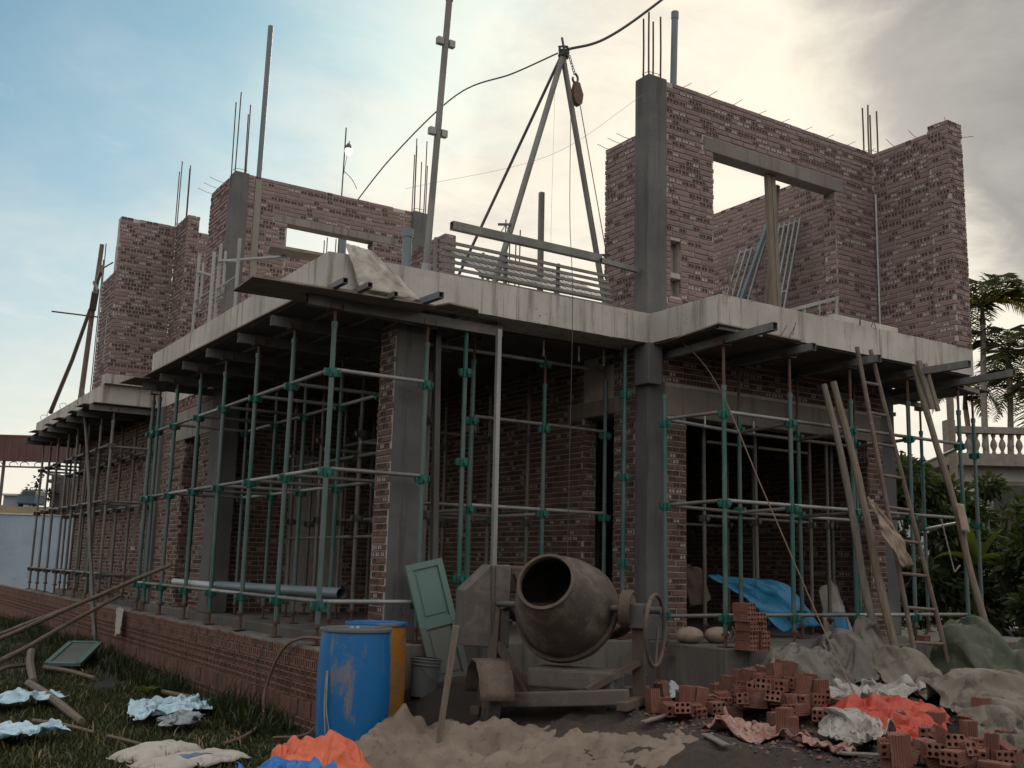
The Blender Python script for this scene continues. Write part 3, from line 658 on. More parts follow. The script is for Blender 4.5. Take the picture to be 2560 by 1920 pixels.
# front room, ground floor: two piers, deep lintel
w = wall([(7.66, 8.01, 8.82, 9.01, FL1, SOF), (11.12, 11.42, 8.82, 9.01, FL1, SOF), (8.01, 11.12, 8.82, 9.01, 3.5, SOF)])
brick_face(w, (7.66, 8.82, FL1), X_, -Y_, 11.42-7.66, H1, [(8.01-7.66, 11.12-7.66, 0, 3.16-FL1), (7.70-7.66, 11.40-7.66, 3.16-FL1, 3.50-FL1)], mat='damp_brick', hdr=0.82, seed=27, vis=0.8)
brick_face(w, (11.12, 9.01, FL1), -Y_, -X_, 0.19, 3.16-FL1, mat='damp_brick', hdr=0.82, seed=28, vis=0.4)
MB().box(7.68, 11.42, 8.805, 9.02, 3.165, 3.495).build('lintel', 'render_concrete', house, bevel=0.008)
# outer and rear walls that close the dark rooms
w = wall([(11.43, 11.64, 9.10, 26.0, FL1, SOF), (7.64, 11.43, 14.8, 15.0, FL1, SOF), (4.6, 11.5, 24.6, 24.8, FL1, SOF)])
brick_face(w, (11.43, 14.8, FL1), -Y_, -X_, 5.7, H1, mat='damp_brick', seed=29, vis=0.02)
flush_bricks(300)
# hooks, stirrups and ties left sticking out
def rebar_bundle(x, y, z, tops, r_=0.009, spread=0.09):
    k = MB()
    for i, t in enumerate(tops):
        a = (i % 2)*spread*2-spread + random.uniform(-.02, .02); c = (i//2 % 2)*spread*1.3-spread*0.6 + random.uniform(-.02, .02)
        l = random.uniform(-.02, .02)
        o = MB().path([(x+a, y+c, z-0.2), (x+a+l*0.4, y+c, (z+t)/2), (x+a+l, y+c+l, t)], r_, 6).build('rebar', 'rebar', house, smooth=True)
    k.path([(x-spread, y-spread*.6, z+0.07), (x+spread, y-spread*.6, z+0.08), (x+spread, y+spread*.7, z+0.07), (x-spread, y+spread*.7, z+0.08), (x-spread, y-spread*.6, z+0.07)], 0.004, 5).build('stirrup', 'rebar', house)
rebar_bundle(4.61, 14.91, TOP, [8.43, 8.27, 8.30, 8.15]); rebar_bundle(7.61, 14.87, TOP, [8.43, 8.44, 8.20, 8.10, 8.3, 8.0])
rebar_bundle(4.62, 18.1, TOP, [8.36, 8.31, 8.2, 8.3]); rebar_bundle(7.57, 8.92, TOP, [7.97, 7.98, 7.95, 7.96], 0.012)
rebar_bundle(11.52, 8.92, TOP, [7.86, 7.84, 7.88, 7.82], 0.012); rebar_bundle(3.84, 20.0, FL2, [7.18, 7.15, 6.9])
rebar_bundle(9.9, 15.5, 5.2, [7.6, 7.5, 7.7, 7.4], 0.012, 0.12); rebar_bundle(6.8, 16.6, 6.3, [7.0, 7.02, 6.98])
def stub(p, q_): MB().path([p, ((Vector(p)+Vector(q_))/2+V(0, 0, -0.008)), q_], 0.0035, 5).build('wall_tie', 'rebar', house)
for i in range(9):
    x = 7.95+i*0.42; stub((x, 8.9, TOP-0.01), (x+0.10, 8.75, TOP+0.045+random.uniform(-.02, .02)))
for i, (y, z) in enumerate(((9.55, 6.47), (9.35, 6.48), (9.18, 6.48))): stub((7.5, y, z), (7.30, y+0.05, z+0.05))
for y in (15.4, 15.7, 16.0): stub((4.55, y, TOP), (4.30, y, TOP+0.05))
for y in (8.5, 8.15): stub((11.5, y, TOP), (11.3, y, TOP+0.07))
stub((11.6, 7.7, TOP-0.1), (11.72, 7.5, TOP-0.13)); stub((11.45, 7.7, TOP+0.05), (11.45, 7.72, TOP+0.14))
for x, y in ((3.60, 24.2), (3.60, 23.4), (3.60, 22.0), (3.61, 14.3), (3.61, 13.0), (3.75, 9.2)):
    MB().path(curve_pts([(x, y, FL2-0.01), (x-0.02, y+0.02, FL2+0.10), (x+0.08, y+0.05, FL2+0.14), (x+0.12, y+0.08, FL2+0.05)], 4), 0.005, 5).build('stirrup_hook', 'rebar', house)
for x in (7.6, 8.0, 8.9, 9.6, 9.8, 10.3):
    l = random.uniform(-.08, .08); MB().path(curve_pts([(x, 7.67, FL2-0.01), (x+l, 7.64, FL2+0.07), (x+2*l, 7.62, FL2-0.02)], 4), 0.005, 5).build('stirrup_hook', 'rebar', house)
for x, z in ((8.3, 3.95), (8.42, 3.93), (8.5, 3.96)): stub((x, 7.70, z-0.05), (x+random.uniform(-.05, .05), 7.58, z+random.uniform(.05, .16)))
# a rough kerb of concrete on the balcony
MB().box(9.4, 10.55, 7.86, 8.0, FL2+0.002, FL2+0.14).build('kerb', 'slab_concrete', house, bevel=0.01)
# white tube ends hanging from the soffit
for x in (6.37, 6.85, 7.20): MB().tube((x, 9.3, SOF-0.02), (x, 9.3, SOF-0.20), 0.012).build('tube_end', 'pvc_light', house)
for x in (8.0, 8.75, 9.35): MB().tube((x, 8.5, 3.16), (x, 8.5, 3.02), 0.010).build('tube_end', 'pvc_light', house)
# grey plastic pipes cast into the walls
MB().tube((4.90, 14.90, TOP-0.1), (4.92, 14.90, 9.66), 0.040, 12).build('standpipe', 'pvc', house, smooth=True)
MB().tube((7.90, 8.91, TOP-0.1), (7.93, 8.91, 8.13), 0.040, 12).tube((7.929, 8.91, 8.05), (7.931, 8.91, 8.14), 0.046, 12).build('standpipe', 'pvc', house, smooth=True)
MB().tube((4.60, 9.2, FL2), (4.60, 9.2, 4.79), 0.050, 12).tube((4.60, 9.2, 4.71), (4.60, 9.2, 4.80), 0.057, 12).build('standpipe', 'pvc', house, smooth=True)
MB().tube((7.0, 16.5, 5.5), (7.0, 16.5, 7.02), 0.065, 12).build('standpipe', 'pvc', house, smooth=True)

# ------------------------------------------------------------------ old foundation wall along the left
fw = MB().box(3.70, 3.92, 8.45, 31.0, -0.15, 0.69).build('foundation_wall', 'mortar_dark')
tag(fw, 'low weathered wall of slotted and ribbed red bricks along the grass', 'wall')
N = -X_
for z, key, pitch, mat, zs in ((0.655, 'edge', 0.115, 'old_brick', 0.85), (0.565, 'edge', 0.125, 'old_brick', 1.05), (0.455, 'slot', 0.128, 'old_brick', 0.92), (0.325, 'slot', 0.128, 'old_brick', 1.05), (0.178, 'rib', 0.152, 'old_brick', 1.07), (0.04, 'slot', 0.128, 'old_brick', 1.0)):
    custom_course(fw, (3.70, 31.0, 0), -Y_, N, 31.0-8.45, z, key, pitch, 0.022 if key == 'rib' else 0.014, mat, int(z*1000), zs)
custom_course(fw, (3.70, 8.45, 0), X_, -Y_, 0.2, 0.6, 's0', 0.2, 0.012, 'old_brick', 5)
flush_bricks(300)
# crumbling mortar capping along the top
cap = MB(); vs = []; fs = []; L = 240
for i in range(L+1):
    y = 8.45+(31.0-8.45)*i/L
    for j, (x, z) in enumerate(((3.685, 0.69), (3.70, 0.715), (3.82, 0.722), (3.93, 0.705), (3.94, 0.685))):
        vs.append((x+0.03*fbm(y*3, j, 2, 4, 2), y, z+0.03*fbm(y*2.2, j*0.7, 9, 4, 2)))
for i in range(L):
    for j in range(4): fs.append((i*5+j, i*5+j+1, (i+1)*5+j+1, (i+1)*5+j))
cap.add(vs, fs).build('mortar_capping', 'floor_concrete', fw)

# ------------------------------------------------------------------ scaffolds
def coupler_mesh(mat):
    k = MB().lathe([(0.030, -0.045), (0.033, -0.04), (0.033, 0.04), (0.030, 0.045)], 10)
    for i in range(4):
        a = i*math.pi/2; c, s_ = math.cos(a), math.sin(a)
        M = Matrix(((c, -s_, 0, c*0.048), (s_, c, 0, s_*0.048), (0, 0, 1, 0), (0, 0, 0, 1)))
        k.obox(M, 0.050, 0.012, 0.07)
        M2 = Matrix(((c, -s_, 0, c*0.068), (s_, c, 0, s_*0.068), (0, 0, 1, 0.008), (0, 0, 0, 1))); k.obox(M2, 0.012, 0.045, 0.05)
    me = mesh_from('coupler', k.v, k.f); me.materials.append(MAT[mat]); return me
CPL = {'green': coupler_mesh('green_paint'), 'grey': coupler_mesh('dark_steel')}
def base_jack(p, z0, z1, parent):
    k = MB().tube((p[0], p[1], z0), (p[0], p[1], z1), 0.017, 8).box(p[0]-.06, p[0]+.06, p[1]-.06, p[1]+.06, z0, z0+.008)
    k.lathe([(0.017, 0), (0.04, 0), (0.04, 0.03), (0.017, 0.03)], 8, Matrix.Translation(V(p[0], p[1], z1-0.035)), cap=False)
    k.build('base_jack', 'rusty', parent, smooth=True)
def head_jack(p, z0, z1, parent, off=(0, 0)):
    k = MB().tube((p[0], p[1], z0), (p[0]+off[0], p[1]+off[1], z1), 0.016, 8)
    x, y = p[0]+off[0], p[1]+off[1]
    k.box(x-.06, x+.06, y-.05, y+.05, z1-.004, z1+.004).box(x-.064, x-.058, y-.05, y+.05, z1-.004, z1+.055).box(x+.058, x+.064, y-.05, y+.05, z1-.004, z1+.055)
    k.build('head_jack', 'rusty', parent, smooth=True)
def scaffold(root, poles, ledgers, style='green', rails=(), r_=0.0242):
    tm_ = 'green_tube' if style == 'green' else 'grey_tube'
    for (x, y, z0, z1, jt, *lv) in poles:
        lx, ly = random.uniform(-.012, .012), random.uniform(-.012, .012)
        jb = z0+random.uniform(0.10, 0.18) if z0 < 2 else z0
        k = MB().tube((x, y, jb), (x+lx, y+ly, z1), r_, 12)
        k.tube((x+lx, y+ly, z1-0.05), (x+lx, y+ly, z1+0.003), r_+0.006, 12)
        o = k.build('standard', tm_, root, smooth=True)
        if z0 < 2: base_jack((x, y), z0, jb+0.02, o)
        if jt: head_jack((x+lx, y+ly), z1, jt, o)
        for z in (lv[0] if lv else rails):
            c = bpy.data.objects.new('coupler', CPL[style]); COL.objects.link(c); set_parent(c, o)
            t = (z-jb)/(z1-jb); c.location = (x+lx*t, y+ly*t, z-0.03); c.rotation_euler = (0, 0, random.uniform(-.1, .1))
    for (p, q_) in ledgers:
        p, q_ = Vector(p), Vector(q_); d_ = (q_-p).normalized(); a, c = p+d_*0.035, q_-d_*0.035
        MB().tube(a, c, 0.0205, 10).build('ledger', 'galvanised' if random.random() < 0.35 and style == 'green' else 'grey_tube', root, smooth=True)
# left terrace scaffold
YS = [8.95, 9.98, 11.02, 12.09, 13.10, 14.20, 15.04, 15.42]
RL = (1.10, 2.29, 3.21)
sc = empty('scaffold', (3.75, 12.0, 0.72), 'green tubular scaffold propping the left edge of the terrace slab', 'scaffold', 'scaffolds under the slabs')
poles = [(3.76, y, 0.725, 3.62+random.uniform(0, 0.08), 3.775, RL) for y in YS]
poles += [(4.76, y, 0.725, 3.60, 3.775, RL) for y in [8.97]+YS[1:6]]
led = []
for z in RL:
    for a, c in zip(YS[:-1], YS[1:]): led.append(((3.76, a, z), (3.76, c, z)))
    led.append(((3.76, YS[0], z), (4.76, 8.97, z)))
for z in RL[1:]:
    for y in YS[1:6]: led.append(((3.76, y, z), (4.76, y, z)))
    for a, c in zip(YS[1:5], YS[2:6]): led.append(((4.76, a, z), (4.76, c, z)))
scaffold(sc, poles, led)
# dim props inside the porch
sc = empty('scaffold', (6.0, 12.0, 0.72), 'inner scaffold standing in the dark porch behind the corner column', 'scaffold', 'scaffolds under the slabs')
IP = [(5.75, 10.9), (5.75, 12.0), (5.75, 13.1), (6.7, 10.9), (6.7, 12.0), (6.7, 13.1), (5.2, 10.45), (5.25, 11.5), (5.2, 12.55), (5.25, 13.6), (6.0, 10.15), (7.0, 10.5), (6.2, 11.4), (6.2, 13.6), (5.75, 14.2), (6.7, 14.2), (5.3, 9.9)]
led = [((5.75, a, z), (5.75, a+1.1, z)) for z in (2.0, 3.0) for a in (10.9, 12.0)] + [((5.75, y, z), (6.7, y, z)) for z in (2.0, 3.0) for y in (10.9, 12.0, 13.1)]
led += [((5.2, a, z), (5.22, a+1.05, z)) for z in (1.75, 2.7) for a in (10.45, 11.5, 12.55)] + [((4.76, y, 2.75), (5.75, y, 2.75)) for y in (10.5, 11.5, 12.6)]
scaffold(sc, [(x, y, 0.725, 3.5, 3.80, (2.0, 3.0)) for x, y in IP], led, 'grey')
# front bay of the porch
sc = empty('scaffold', (6.3, 9.2, 0.72), 'scaffold of five poles across the front opening of the porch behind the mixer', 'scaffold', 'scaffolds under the slabs')
poles = [(5.21, 8.98, 0.725, 3.90, 0, (1.35, 2.49, 3.39)), (7.24, 8.98, 0.725, 3.90, 0, (1.55, 2.48, 3.39)), (5.55, 9.42, 0.725, 3.60, 3.80, (2.05, 2.98)), (6.48, 9.42, 0.725, 3.45, 3.80, (2.05, 2.98, 3.70)), (7.36, 9.46, 0.725, 3.60, 3.80, (2.05, 2.98))]
led = [((4.76, 9.40, 2.06), (5.55, 9.42, 2.06)), ((5.55, 9.42, 2.07), (6.48, 9.42, 2.07)), ((6.48, 9.42, 2.07), (7.36, 9.46, 2.07)), ((5.55, 9.42, 3.0), (6.48, 9.42, 3.0)), ((6.48, 9.42, 3.0), (7.36, 9.46, 3.0)), ((5.0, 9.42, 3.70), (6.48, 9.42, 3.70)), ((6.48, 9.42, 3.70), (7.36, 9.46, 3.70)), ((5.55, 9.42, 2.02), (5.55, 10.4, 2.02)), ((6.48, 9.42, 2.02), (6.48, 10.4, 2.02)), ((5.55, 10.4, 2.02), (6.48, 10.4, 2.02))]
poles += [(5.55, 10.4, 0.725, 3.5, 3.80, (2.02,)), (6.48, 10.4, 0.725, 3.5, 3.80, (2.02,))]
scaffold(sc, poles, led)
# right balcony scaffold
RR = (1.03, 2.17, 3.08)
XR = [7.60, 8.58, 9.57, 10.58, 11.58]
sc = empty('scaffold', (9.6, 8.0, 0.72), 'green tubular scaffold under the front balcony beside the ladder', 'scaffold', 'scaffolds under the slabs')
poles = [(x, 7.80, 0.725, 3.35+0.03*i if i < 3 else 3.5, 3.775, RR) for i, x in enumerate(XR)]
poles += [(7.36, 8.42, 0.60, 3.30, 0, (1.03, 2.15, 3.02)), (8.62, 8.60, 0.725, 3.3, 3.775, RR), (9.60, 8.60, 0.725, 3.3, 3.775, RR), (10.62, 8.60, 0.725, 3.3, 3.775, RR)]
poles += [(12.62, 8.30, 0.725, 3.55, 3.80, (2.17, 3.08)), (12.9, 9.3, 0.725, 3.5, 3.80, (2.17, 3.08)), (13.05, 9.9, 0.725, 3.5, 3.80, (3.08,))]
led = []
for z in RR:
    for a, c in zip(XR[:-1], XR[1:]): led.append(((a, 7.80, z), (c, 7.80, z)))
    led.append(((7.60, 7.80, z), (7.36, 8.42, z-0.04)))
for z in RR[1:]:
    led += [((7.36, 8.42, z-0.04), (8.62, 8.60, z-0.05)), ((8.62, 8.60, z-0.05), (9.60, 8.60, z-0.05)), ((9.60, 8.60, z-0.05), (10.62, 8.60, z-0.05)), ((8.58, 7.80, z-0.03), (8.62, 8.60, z-0.05)), ((9.57, 7.80, z-0.03), (9.60, 8.60, z-0.05)), ((10.58, 7.80, z-0.03), (10.62, 8.60, z-0.05)), ((11.58, 7.80, z-0.04), (12.9, 9.3, z-0.05))]
scaffold(sc, poles, led)
# a second set of props in the dark front room
sc = empty('scaffold', (9.4, 10.2, 0.72), 'props standing in the dark ground floor room behind the blue tarpaulin', 'scaffold', 'scaffolds under the slabs')
scaffold(sc, [(x, y, 0.725, 3.3, 3.80, (2.1,)) for x, y in ((8.64, 9.2), (9.5, 9.2), (9.75, 9.5), (10.45, 9.2), (10.72, 9.15), (10.98, 9.3), (8.95, 10.2), (10.0, 10.2))], [((8.64, 9.2, 2.1), (9.5, 9.2, 2.1)), ((9.5, 9.2, 2.1), (10.45, 9.2, 2.1)), ((8.64, 9.2, 2.98), (9.5, 9.2, 2.98)), ((9.5, 9.2, 2.98), (10.45, 9.2, 2.98)), ((8.95, 10.2, 2.05), (10.0, 10.2, 2.05))], 'grey')
# far left scaffold, unpainted
sc = empty('scaffold', (3.9, 21.4, 0.72), 'weathered grey scaffold under the far left slab beside the blue wall', 'scaffold', 'scaffolds under the slabs')
YF = [18.02, 19.0, 19.97, 20.9, 21.85, 22.87, 23.82, 24.75]
poles = [(3.78, y, 0.725, 3.66, 3.80, (1.17, 2.35, 3.27)) for y in YF] + [(4.38, y, 0.725, 3.5, 3.80, (2.30, 3.2)) for y in YF]
led = []
for z in (1.17, 2.35, 3.27):
    for a, c in zip(YF[:-1], YF[1:]): led.append(((3.78, a, z), (3.78, c, z)))
for z in (1.15, 2.33, 3.23):
    for y in YF: led.append(((3.78, y, z), (4.38, y, z)))
    for a, c in zip(YF[:-1], YF[1:]): led.append(((4.38, a, z-0.03), (4.38, c, z-0.03)))
scaffold(sc, poles, led, 'grey')
# tall galvanised scaffold post standing on the terrace corner
root = empty('scaffold_post', (4.87, 9.30, FL2), 'tall single steel post with two bracket pairs rising from the slab corner', 'scaffold')
MB().tube((4.87, 9.30, FL2), (5.035, 9.30, 7.62), 0.036, 12).build('tube', 'box_steel', root, smooth=True)
for t in (0.505, 0.815):
    p = V(4.87, 9.30, FL2).lerp(V(5.035, 9.30, 7.62), t)
    for s_ in (-1, 1): MB().box(p.x+s_*0.07-0.035, p.x+s_*0.07+0.035, p.y-.03, p.y+.03, p.z-.035, p.z+.04).build('bracket', 'galvanised', root)
MB().tube((5.03, 9.30, 7.50), (5.042, 9.30, 7.72), 0.042, 12).build('sleeve', 'dark_steel', root, smooth=True)
MB().box(4.80, 4.94, 9.23, 9.37, FL2, FL2+0.01).tube((4.872, 9.3, FL2), (4.882, 9.3, FL2+0.24), 0.05, 10).build('foot', 'galvanised', root)

# ------------------------------------------------------------------ formwork
def joist(p, q_, w=0.05, h=0.10, label='', mat='box_steel', grp=None):
    o = MB().channel(p, q_, w, h).build('steel_joist', mat); tag(o, label, 'beam', grp); return o
ordn = ['nearest', 'second', 'third', 'fourth', 'fifth', 'sixth', 'seventh', 'eighth']
for i, y in enumerate(YS[:7]):
    joist((3.50+0.01*(i % 3), y, 3.828), (5.6, y, 3.828), label='%s hollow steel joist on the left terrace scaffold heads' % ordn[i], grp='joists under the left terrace edge')
for i, x in enumerate((3.95, 4.35, 5.05, 5.5)):
    o = MB().channel((x, 8.9, 3.893), (x, 15.2, 3.893), 0.04, 0.03).build('batten', 'box_steel'); tag(o, 'slim steel batten, %s from the left edge, under the terrace soffit' % ordn[i].replace('nearest', 'first'), 'beam', 'battens under the terrace')
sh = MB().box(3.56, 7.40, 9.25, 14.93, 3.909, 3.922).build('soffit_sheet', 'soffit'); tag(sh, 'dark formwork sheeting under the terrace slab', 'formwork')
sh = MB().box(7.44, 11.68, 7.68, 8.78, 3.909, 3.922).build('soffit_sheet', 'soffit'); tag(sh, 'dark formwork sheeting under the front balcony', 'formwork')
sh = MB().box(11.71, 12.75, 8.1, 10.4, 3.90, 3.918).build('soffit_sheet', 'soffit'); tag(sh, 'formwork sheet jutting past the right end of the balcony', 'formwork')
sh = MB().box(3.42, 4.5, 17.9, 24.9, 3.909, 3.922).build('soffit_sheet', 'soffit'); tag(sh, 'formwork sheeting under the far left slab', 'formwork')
for i, y in enumerate(YF):
    joist((3.38, y, 3.85), (4.5, y, 3.85), label='%s steel joist under the far left slab' % ordn[i], grp='joists under the far left slab')
# edge strips of plywood left under the fascia
def sheet(poly, z, t, label, mat='plywood', tilt=None, name='plywood_sheet'):
    m_ = MB().prism(ragged_edge(poly, 0.12, 0.004), z, z+t)
    if tilt: m_.v = [(x, y, zz + tilt[0]*(x-poly[0][0]) + tilt[1]*(y-poly[0][1])) for x, y, zz in m_.v]
    o = m_.build(name, mat); tag(o, label, 'plywood'); return o
sheet([(3.52, 9.3), (3.60, 9.3), (3.60, 14.9), (3.46, 14.9)], 3.925, 0.014, 'long plywood strip under the left terrace fascia', 'timber')
sheet([(2.88, 9.28), (2.86, 8.68), (4.62, 8.60), (4.62, 9.22)], 3.878, 0.016, 'plywood sheet jutting out under the terrace corner')
sheet([(3.55, 8.66), (3.95, 8.64), (3.95, 8.72), (3.55, 8.74)], 3.895, 0.012, 'small plywood offcut lying on the corner sheet', 'timber')
sheet([(4.62, 8.70), (4.70, 8.45), (5.05, 8.50), (5.20, 8.74)], 3.885, 0.014, 'curled brown plywood offcut under the fascia right of the corner')
sheet([(7.30, 7.55), (8.55, 7.58), (8.55, 7.72), (7.44, 8.4)], 3.915, 0.014, 'warped plywood sheet under the balcony corner')
sheet([(3.35, 14.9), (4.45, 14.85), (4.45, 15.6), (3.30, 15.6)], 3.905, 0.014, 'plywood sheet at the far end of the left terrace edge')
for i, (y, l) in enumerate(((18.3, 0.5), (19.4, 0.4), (20.6, 0.45), (21.8, 0.35), (23.2, 0.5))):
    sheet([(3.34, y), (3.62, y), (3.62, y+l), (3.30+0.05*(i % 2), y+l)], 3.925+0.004*i, 0.014, 'loose board edge under the far left fascia, %s of five' % ordn[i], 'grey_timber')
joist((3.46, 8.90, 3.826), (4.90, 9.06, 3.826), label='grey joist across the corner scaffold heads under the jutting plywood')
for x, lb in ((3.62, 'left of the pair of'), (3.86, 'right of the pair of')):
    joist((x, 8.42, 3.92), (x, 8.9, 3.92), 0.05, 0.05, label='short steel stub, %s stubs beneath the corner sheet' % lb)
joist((4.16, 8.50, 3.90), (4.16, 9.0, 3.90), 0.045, 0.05, label='third short steel stub beneath the corner sheet')
joist((4.56, 8.36, 3.93), (4.46, 8.98, 3.90), 0.06, 0.06, label='blue-grey steel stub pointing out at the right end of the corner sheet', mat='pvc')
joist((7.54, 7.02, 3.83), (7.70, 8.80, 3.83), 0.06, 0.08, label='long steel joist jutting out at the balcony inner corner')
joist((8.55, 7.42, 3.83), (8.58, 8.78, 3.83), 0.06, 0.08, label='second steel joist jutting out under the balcony')
joist((9.56, 7.38, 3.83), (9.58, 8.78, 3.83), 0.06, 0.08, label='steel joist jutting out behind the ladder top')
joist((10.56, 6.95, 3.83), (10.56, 8.78, 3.83), 0.06, 0.08, label='long steel joist jutting out at the balcony right end')
joist((11.42, 6.95, 3.83), (11.58, 8.78, 3.83), 0.06, 0.08, label='rightmost steel joist jutting toward the palms')
joist((7.35, 7.62, 3.90), (7.95, 7.60, 3.90), 0.04, 0.04, label='short angle bar under the balcony corner')
joist((11.6, 7.95, 3.86), (12.45, 8.1, 3.86), 0.06, 0.05, label='timber runner past the right end of the balcony', mat='grey_timber')
joist((11.7, 9.2, 3.86), (13.1, 9.25, 3.86), 0.06, 0.06, label='rough runner over the far right props', mat='grey_timber')
# straight posts in the front opening
o = MB().channel((5.46, 8.74, 0.55), (5.45, 8.76, 3.80), 0.045, 0.045, up=(0, 1, 0)).build('steel_post', 'galvanised'); tag(o, 'pale square steel post standing left of the mixer drum', 'post')
o = MB().channel((5.06, 9.18, 0.72), (4.985, 9.20, 3.89), 0.06, 0.06, up=(0, 1, 0)).build('steel_post', 'dark_steel'); tag(o, 'dark square steel post close beside the corner column', 'post')
# plastic pipe laid on the left scaffold rails
root = empty('drain_pipe', (4.0, 10.5, 1.13), 'long grey plastic pipe lying on the low scaffold rails', 'pipe')
MB().path([(3.84, 13.9, 1.15), (3.86, 12.1, 1.145)], 0.042, 14, cap=False).build('pale_end', 'pvc_light', root, smooth=True)
k = MB().path([(3.86, 12.2, 1.15), (3.95, 10.4, 1.16), (4.02, 9.05, 1.17)], 0.052, 16, cap=False); k.path([(3.86, 12.2, 1.15), (3.95, 10.4, 1.16), (4.02, 9.05, 1.17)], 0.046, 16, cap=False)
k.build('grey_length', 'pvc', root, smooth=True)

# ------------------------------------------------------------------ on the terrace
# welded tubular frames leaning on the left edge
def uframe(y0, y1, z0, z1, label):
    root = empty('tubular_trestle', (3.85, (y0+y1)/2, FL2), label, 'trestle')
    MB().tube((3.72, y0, z0), (3.72, y0-0.04, z1), 0.021, 10).build('leg', 'galvanised', root, smooth=True)
    MB().tube((3.72, y1, z0), (3.72, y1, z1-0.12), 0.021, 10).build('leg', 'galvanised', root, smooth=True)
    h = z1-z0
    MB().path(curve_pts([(3.72, y0-0.25, z1-0.15), (3.72, y0-0.25, z0+0.45*h), (3.72, y0-0.22, z0+0.36*h), (3.72, y0-0.05, z0+0.35*h)], 4), 0.016, 8).build('hoop', 'galvanised', root, smooth=True)
    MB().tube((3.72, y0-0.03, z0+0.8*h), (3.72, y1, z0+0.62*h), 0.016, 8).build('brace', 'galvanised', root, smooth=True)
    MB().tube((3.72, y0, z0+0.45*h), (3.72, y1, z0+0.45*h), 0.016, 8).build('crossbar', 'galvanised', root, smooth=True)
    MB().tube((3.72, y0, z0+0.3*h), (3.72, y0-0.24, z0+0.31*h), 0.014, 8).build('crossbar', 'galvanised', root, smooth=True)
uframe(13.55, 12.85, FL2, 5.40, 'bent galvanised frame standing on the left slab edge by the red brick pier')
uframe(12.62, 11.85, FL2, 5.32, 'bent galvanised frame standing on the left slab edge by the concrete column')
root = empty('scaffold_tube', (3.9, 11.8, 5.05), 'horizontal galvanised tube carrying the short plank', 'scaffold tube')
MB().tube((3.70, 12.55, 5.08), (4.05, 11.15, 4.87), 0.02, 10).build('tube', 'galvanised', root, smooth=True)
o = MB().obox(Matrix.Translation(V(4.13, 11.05, 4.90)) @ Matrix.Rotation(math.radians(-12), 4, 'Z') @ Matrix.Rotation(math.radians(3), 4, 'Y'), 0.62, 0.30, 0.035).build('plank', 'plywood', bevel=0.004)
tag(o, 'short brown plank raised above the terrace corner', 'plank')
# light bulb on a rod
root = empty('lamp_rod', (6.72, 16.0, FL2), 'lit white bulb hanging from a thin rod behind the rear wall', 'lamp')
MB().path([(6.70, 16.0, FL2), (6.72, 16.0, 7.6), (6.735, 16.0, 8.84)], 0.012, 6).build('rod', 'dark_steel', root)
MB().lathe([(0.02, 0.10), (0.05, 0.06), (0.055, 0.0)], 12, Matrix.Translation(V(6.79, 15.98, 8.46))).build('socket', 'dark_steel', root, smooth=True)
m, q, p = new_mat('bulb'); p.inputs['Base Color'].default_value = (0.9, 0.9, 0.88, 1); p.inputs['Emission Color'].default_value = (1, 0.98, 0.94, 1); p.inputs['Emission Strength'].default_value = 1.4; MAT['bulb'] = m
MB().lathe([(0.055, 0.0), (0.066, -0.035), (0.060, -0.075), (0.035, -0.105), (0.002, -0.115)], 14, Matrix.Translation(V(6.79, 15.98, 8.46))).build('bulb', 'bulb', root, smooth=True)
MB().path(curve_pts([(6.73, 16.0, 8.35), (6.80, 15.97, 8.6), (6.74, 15.99, 8.1), (6.74, 15.99, 8.0)], 5), 0.005, 5).path(curve_pts([(6.72, 16, 8.07), (6.85, 15.9, 7.9), (6.95, 15.9, 7.75)], 5), 0.006, 5).build('cord', 'wire', root)
# hoist tripod
root = empty('hoist_tripod', (6.5, 9.4, FL2), 'tall three-legged pole hoist with a chain block on the terrace', 'hoist')
AP = V(6.565, 9.30, 7.34)
MB().tube((5.66, 9.30, FL2), AP+V(0.01, 0, 0.05), 0.034, 10).build('leg', 'box_steel', root, smooth=True)
MB().tube((7.24, 9.28, FL2), AP+V(-0.02, 0.01, 0.05), 0.034, 10).build('leg', 'box_steel', root, smooth=True)
MB().tube((5.80, 10.75, FL2), AP+V(0, 0.02, 0.03), 0.018, 8).build('leg', 'dark_steel', root, smooth=True)
MB().tube(AP+V(0.02, 0, 0), AP+V(-0.03, 0, 0.20), 0.014, 8).build('spike', 'dark_steel', root)
k = MB()
for i in range(7): k.path([AP+V(0.055*math.cos(a)+random.uniform(-.01, .01), 0.055*math.sin(a), -0.03+i*0.018+random.uniform(-.01, .01)) for a in [j*0.7 for j in range(11)]], 0.009, 5)
k.build('lashing', 'wire', root)
ch = MB()
for i in range(7):
    c_ = AP+V(0.07+0.012*i, -0.02, -0.02-0.030*i); ch.path([c_+V(0.014*math.cos(a)*(i % 2), 0.014*math.cos(a)*((i+1) % 2), 0.022*math.sin(a)) for a in [j*math.pi/4 for j in range(9)]], 0.005, 5)
ch.build('chain', 'dark_steel', root)
hk = MB().path(curve_pts([AP+V(0.155, -0.02, -0.20), AP+V(0.19, -0.02, -0.24), AP+V(0.185, -0.02, -0.30), AP+V(0.145, -0.02, -0.315), AP+V(0.12, -0.02, -0.285), AP+V(0.125, -0.02, -0.26)], 5), 0.014, 8); hk.build('hook', 'dark_steel', root, smooth=True)
blk = MB(); pv = [(-.03, .14), (.03, .14), (.085, .0), (.07, -.11), (.03, -.15), (-.03, -.13), (-.06, -.05), (-.05, .06)]
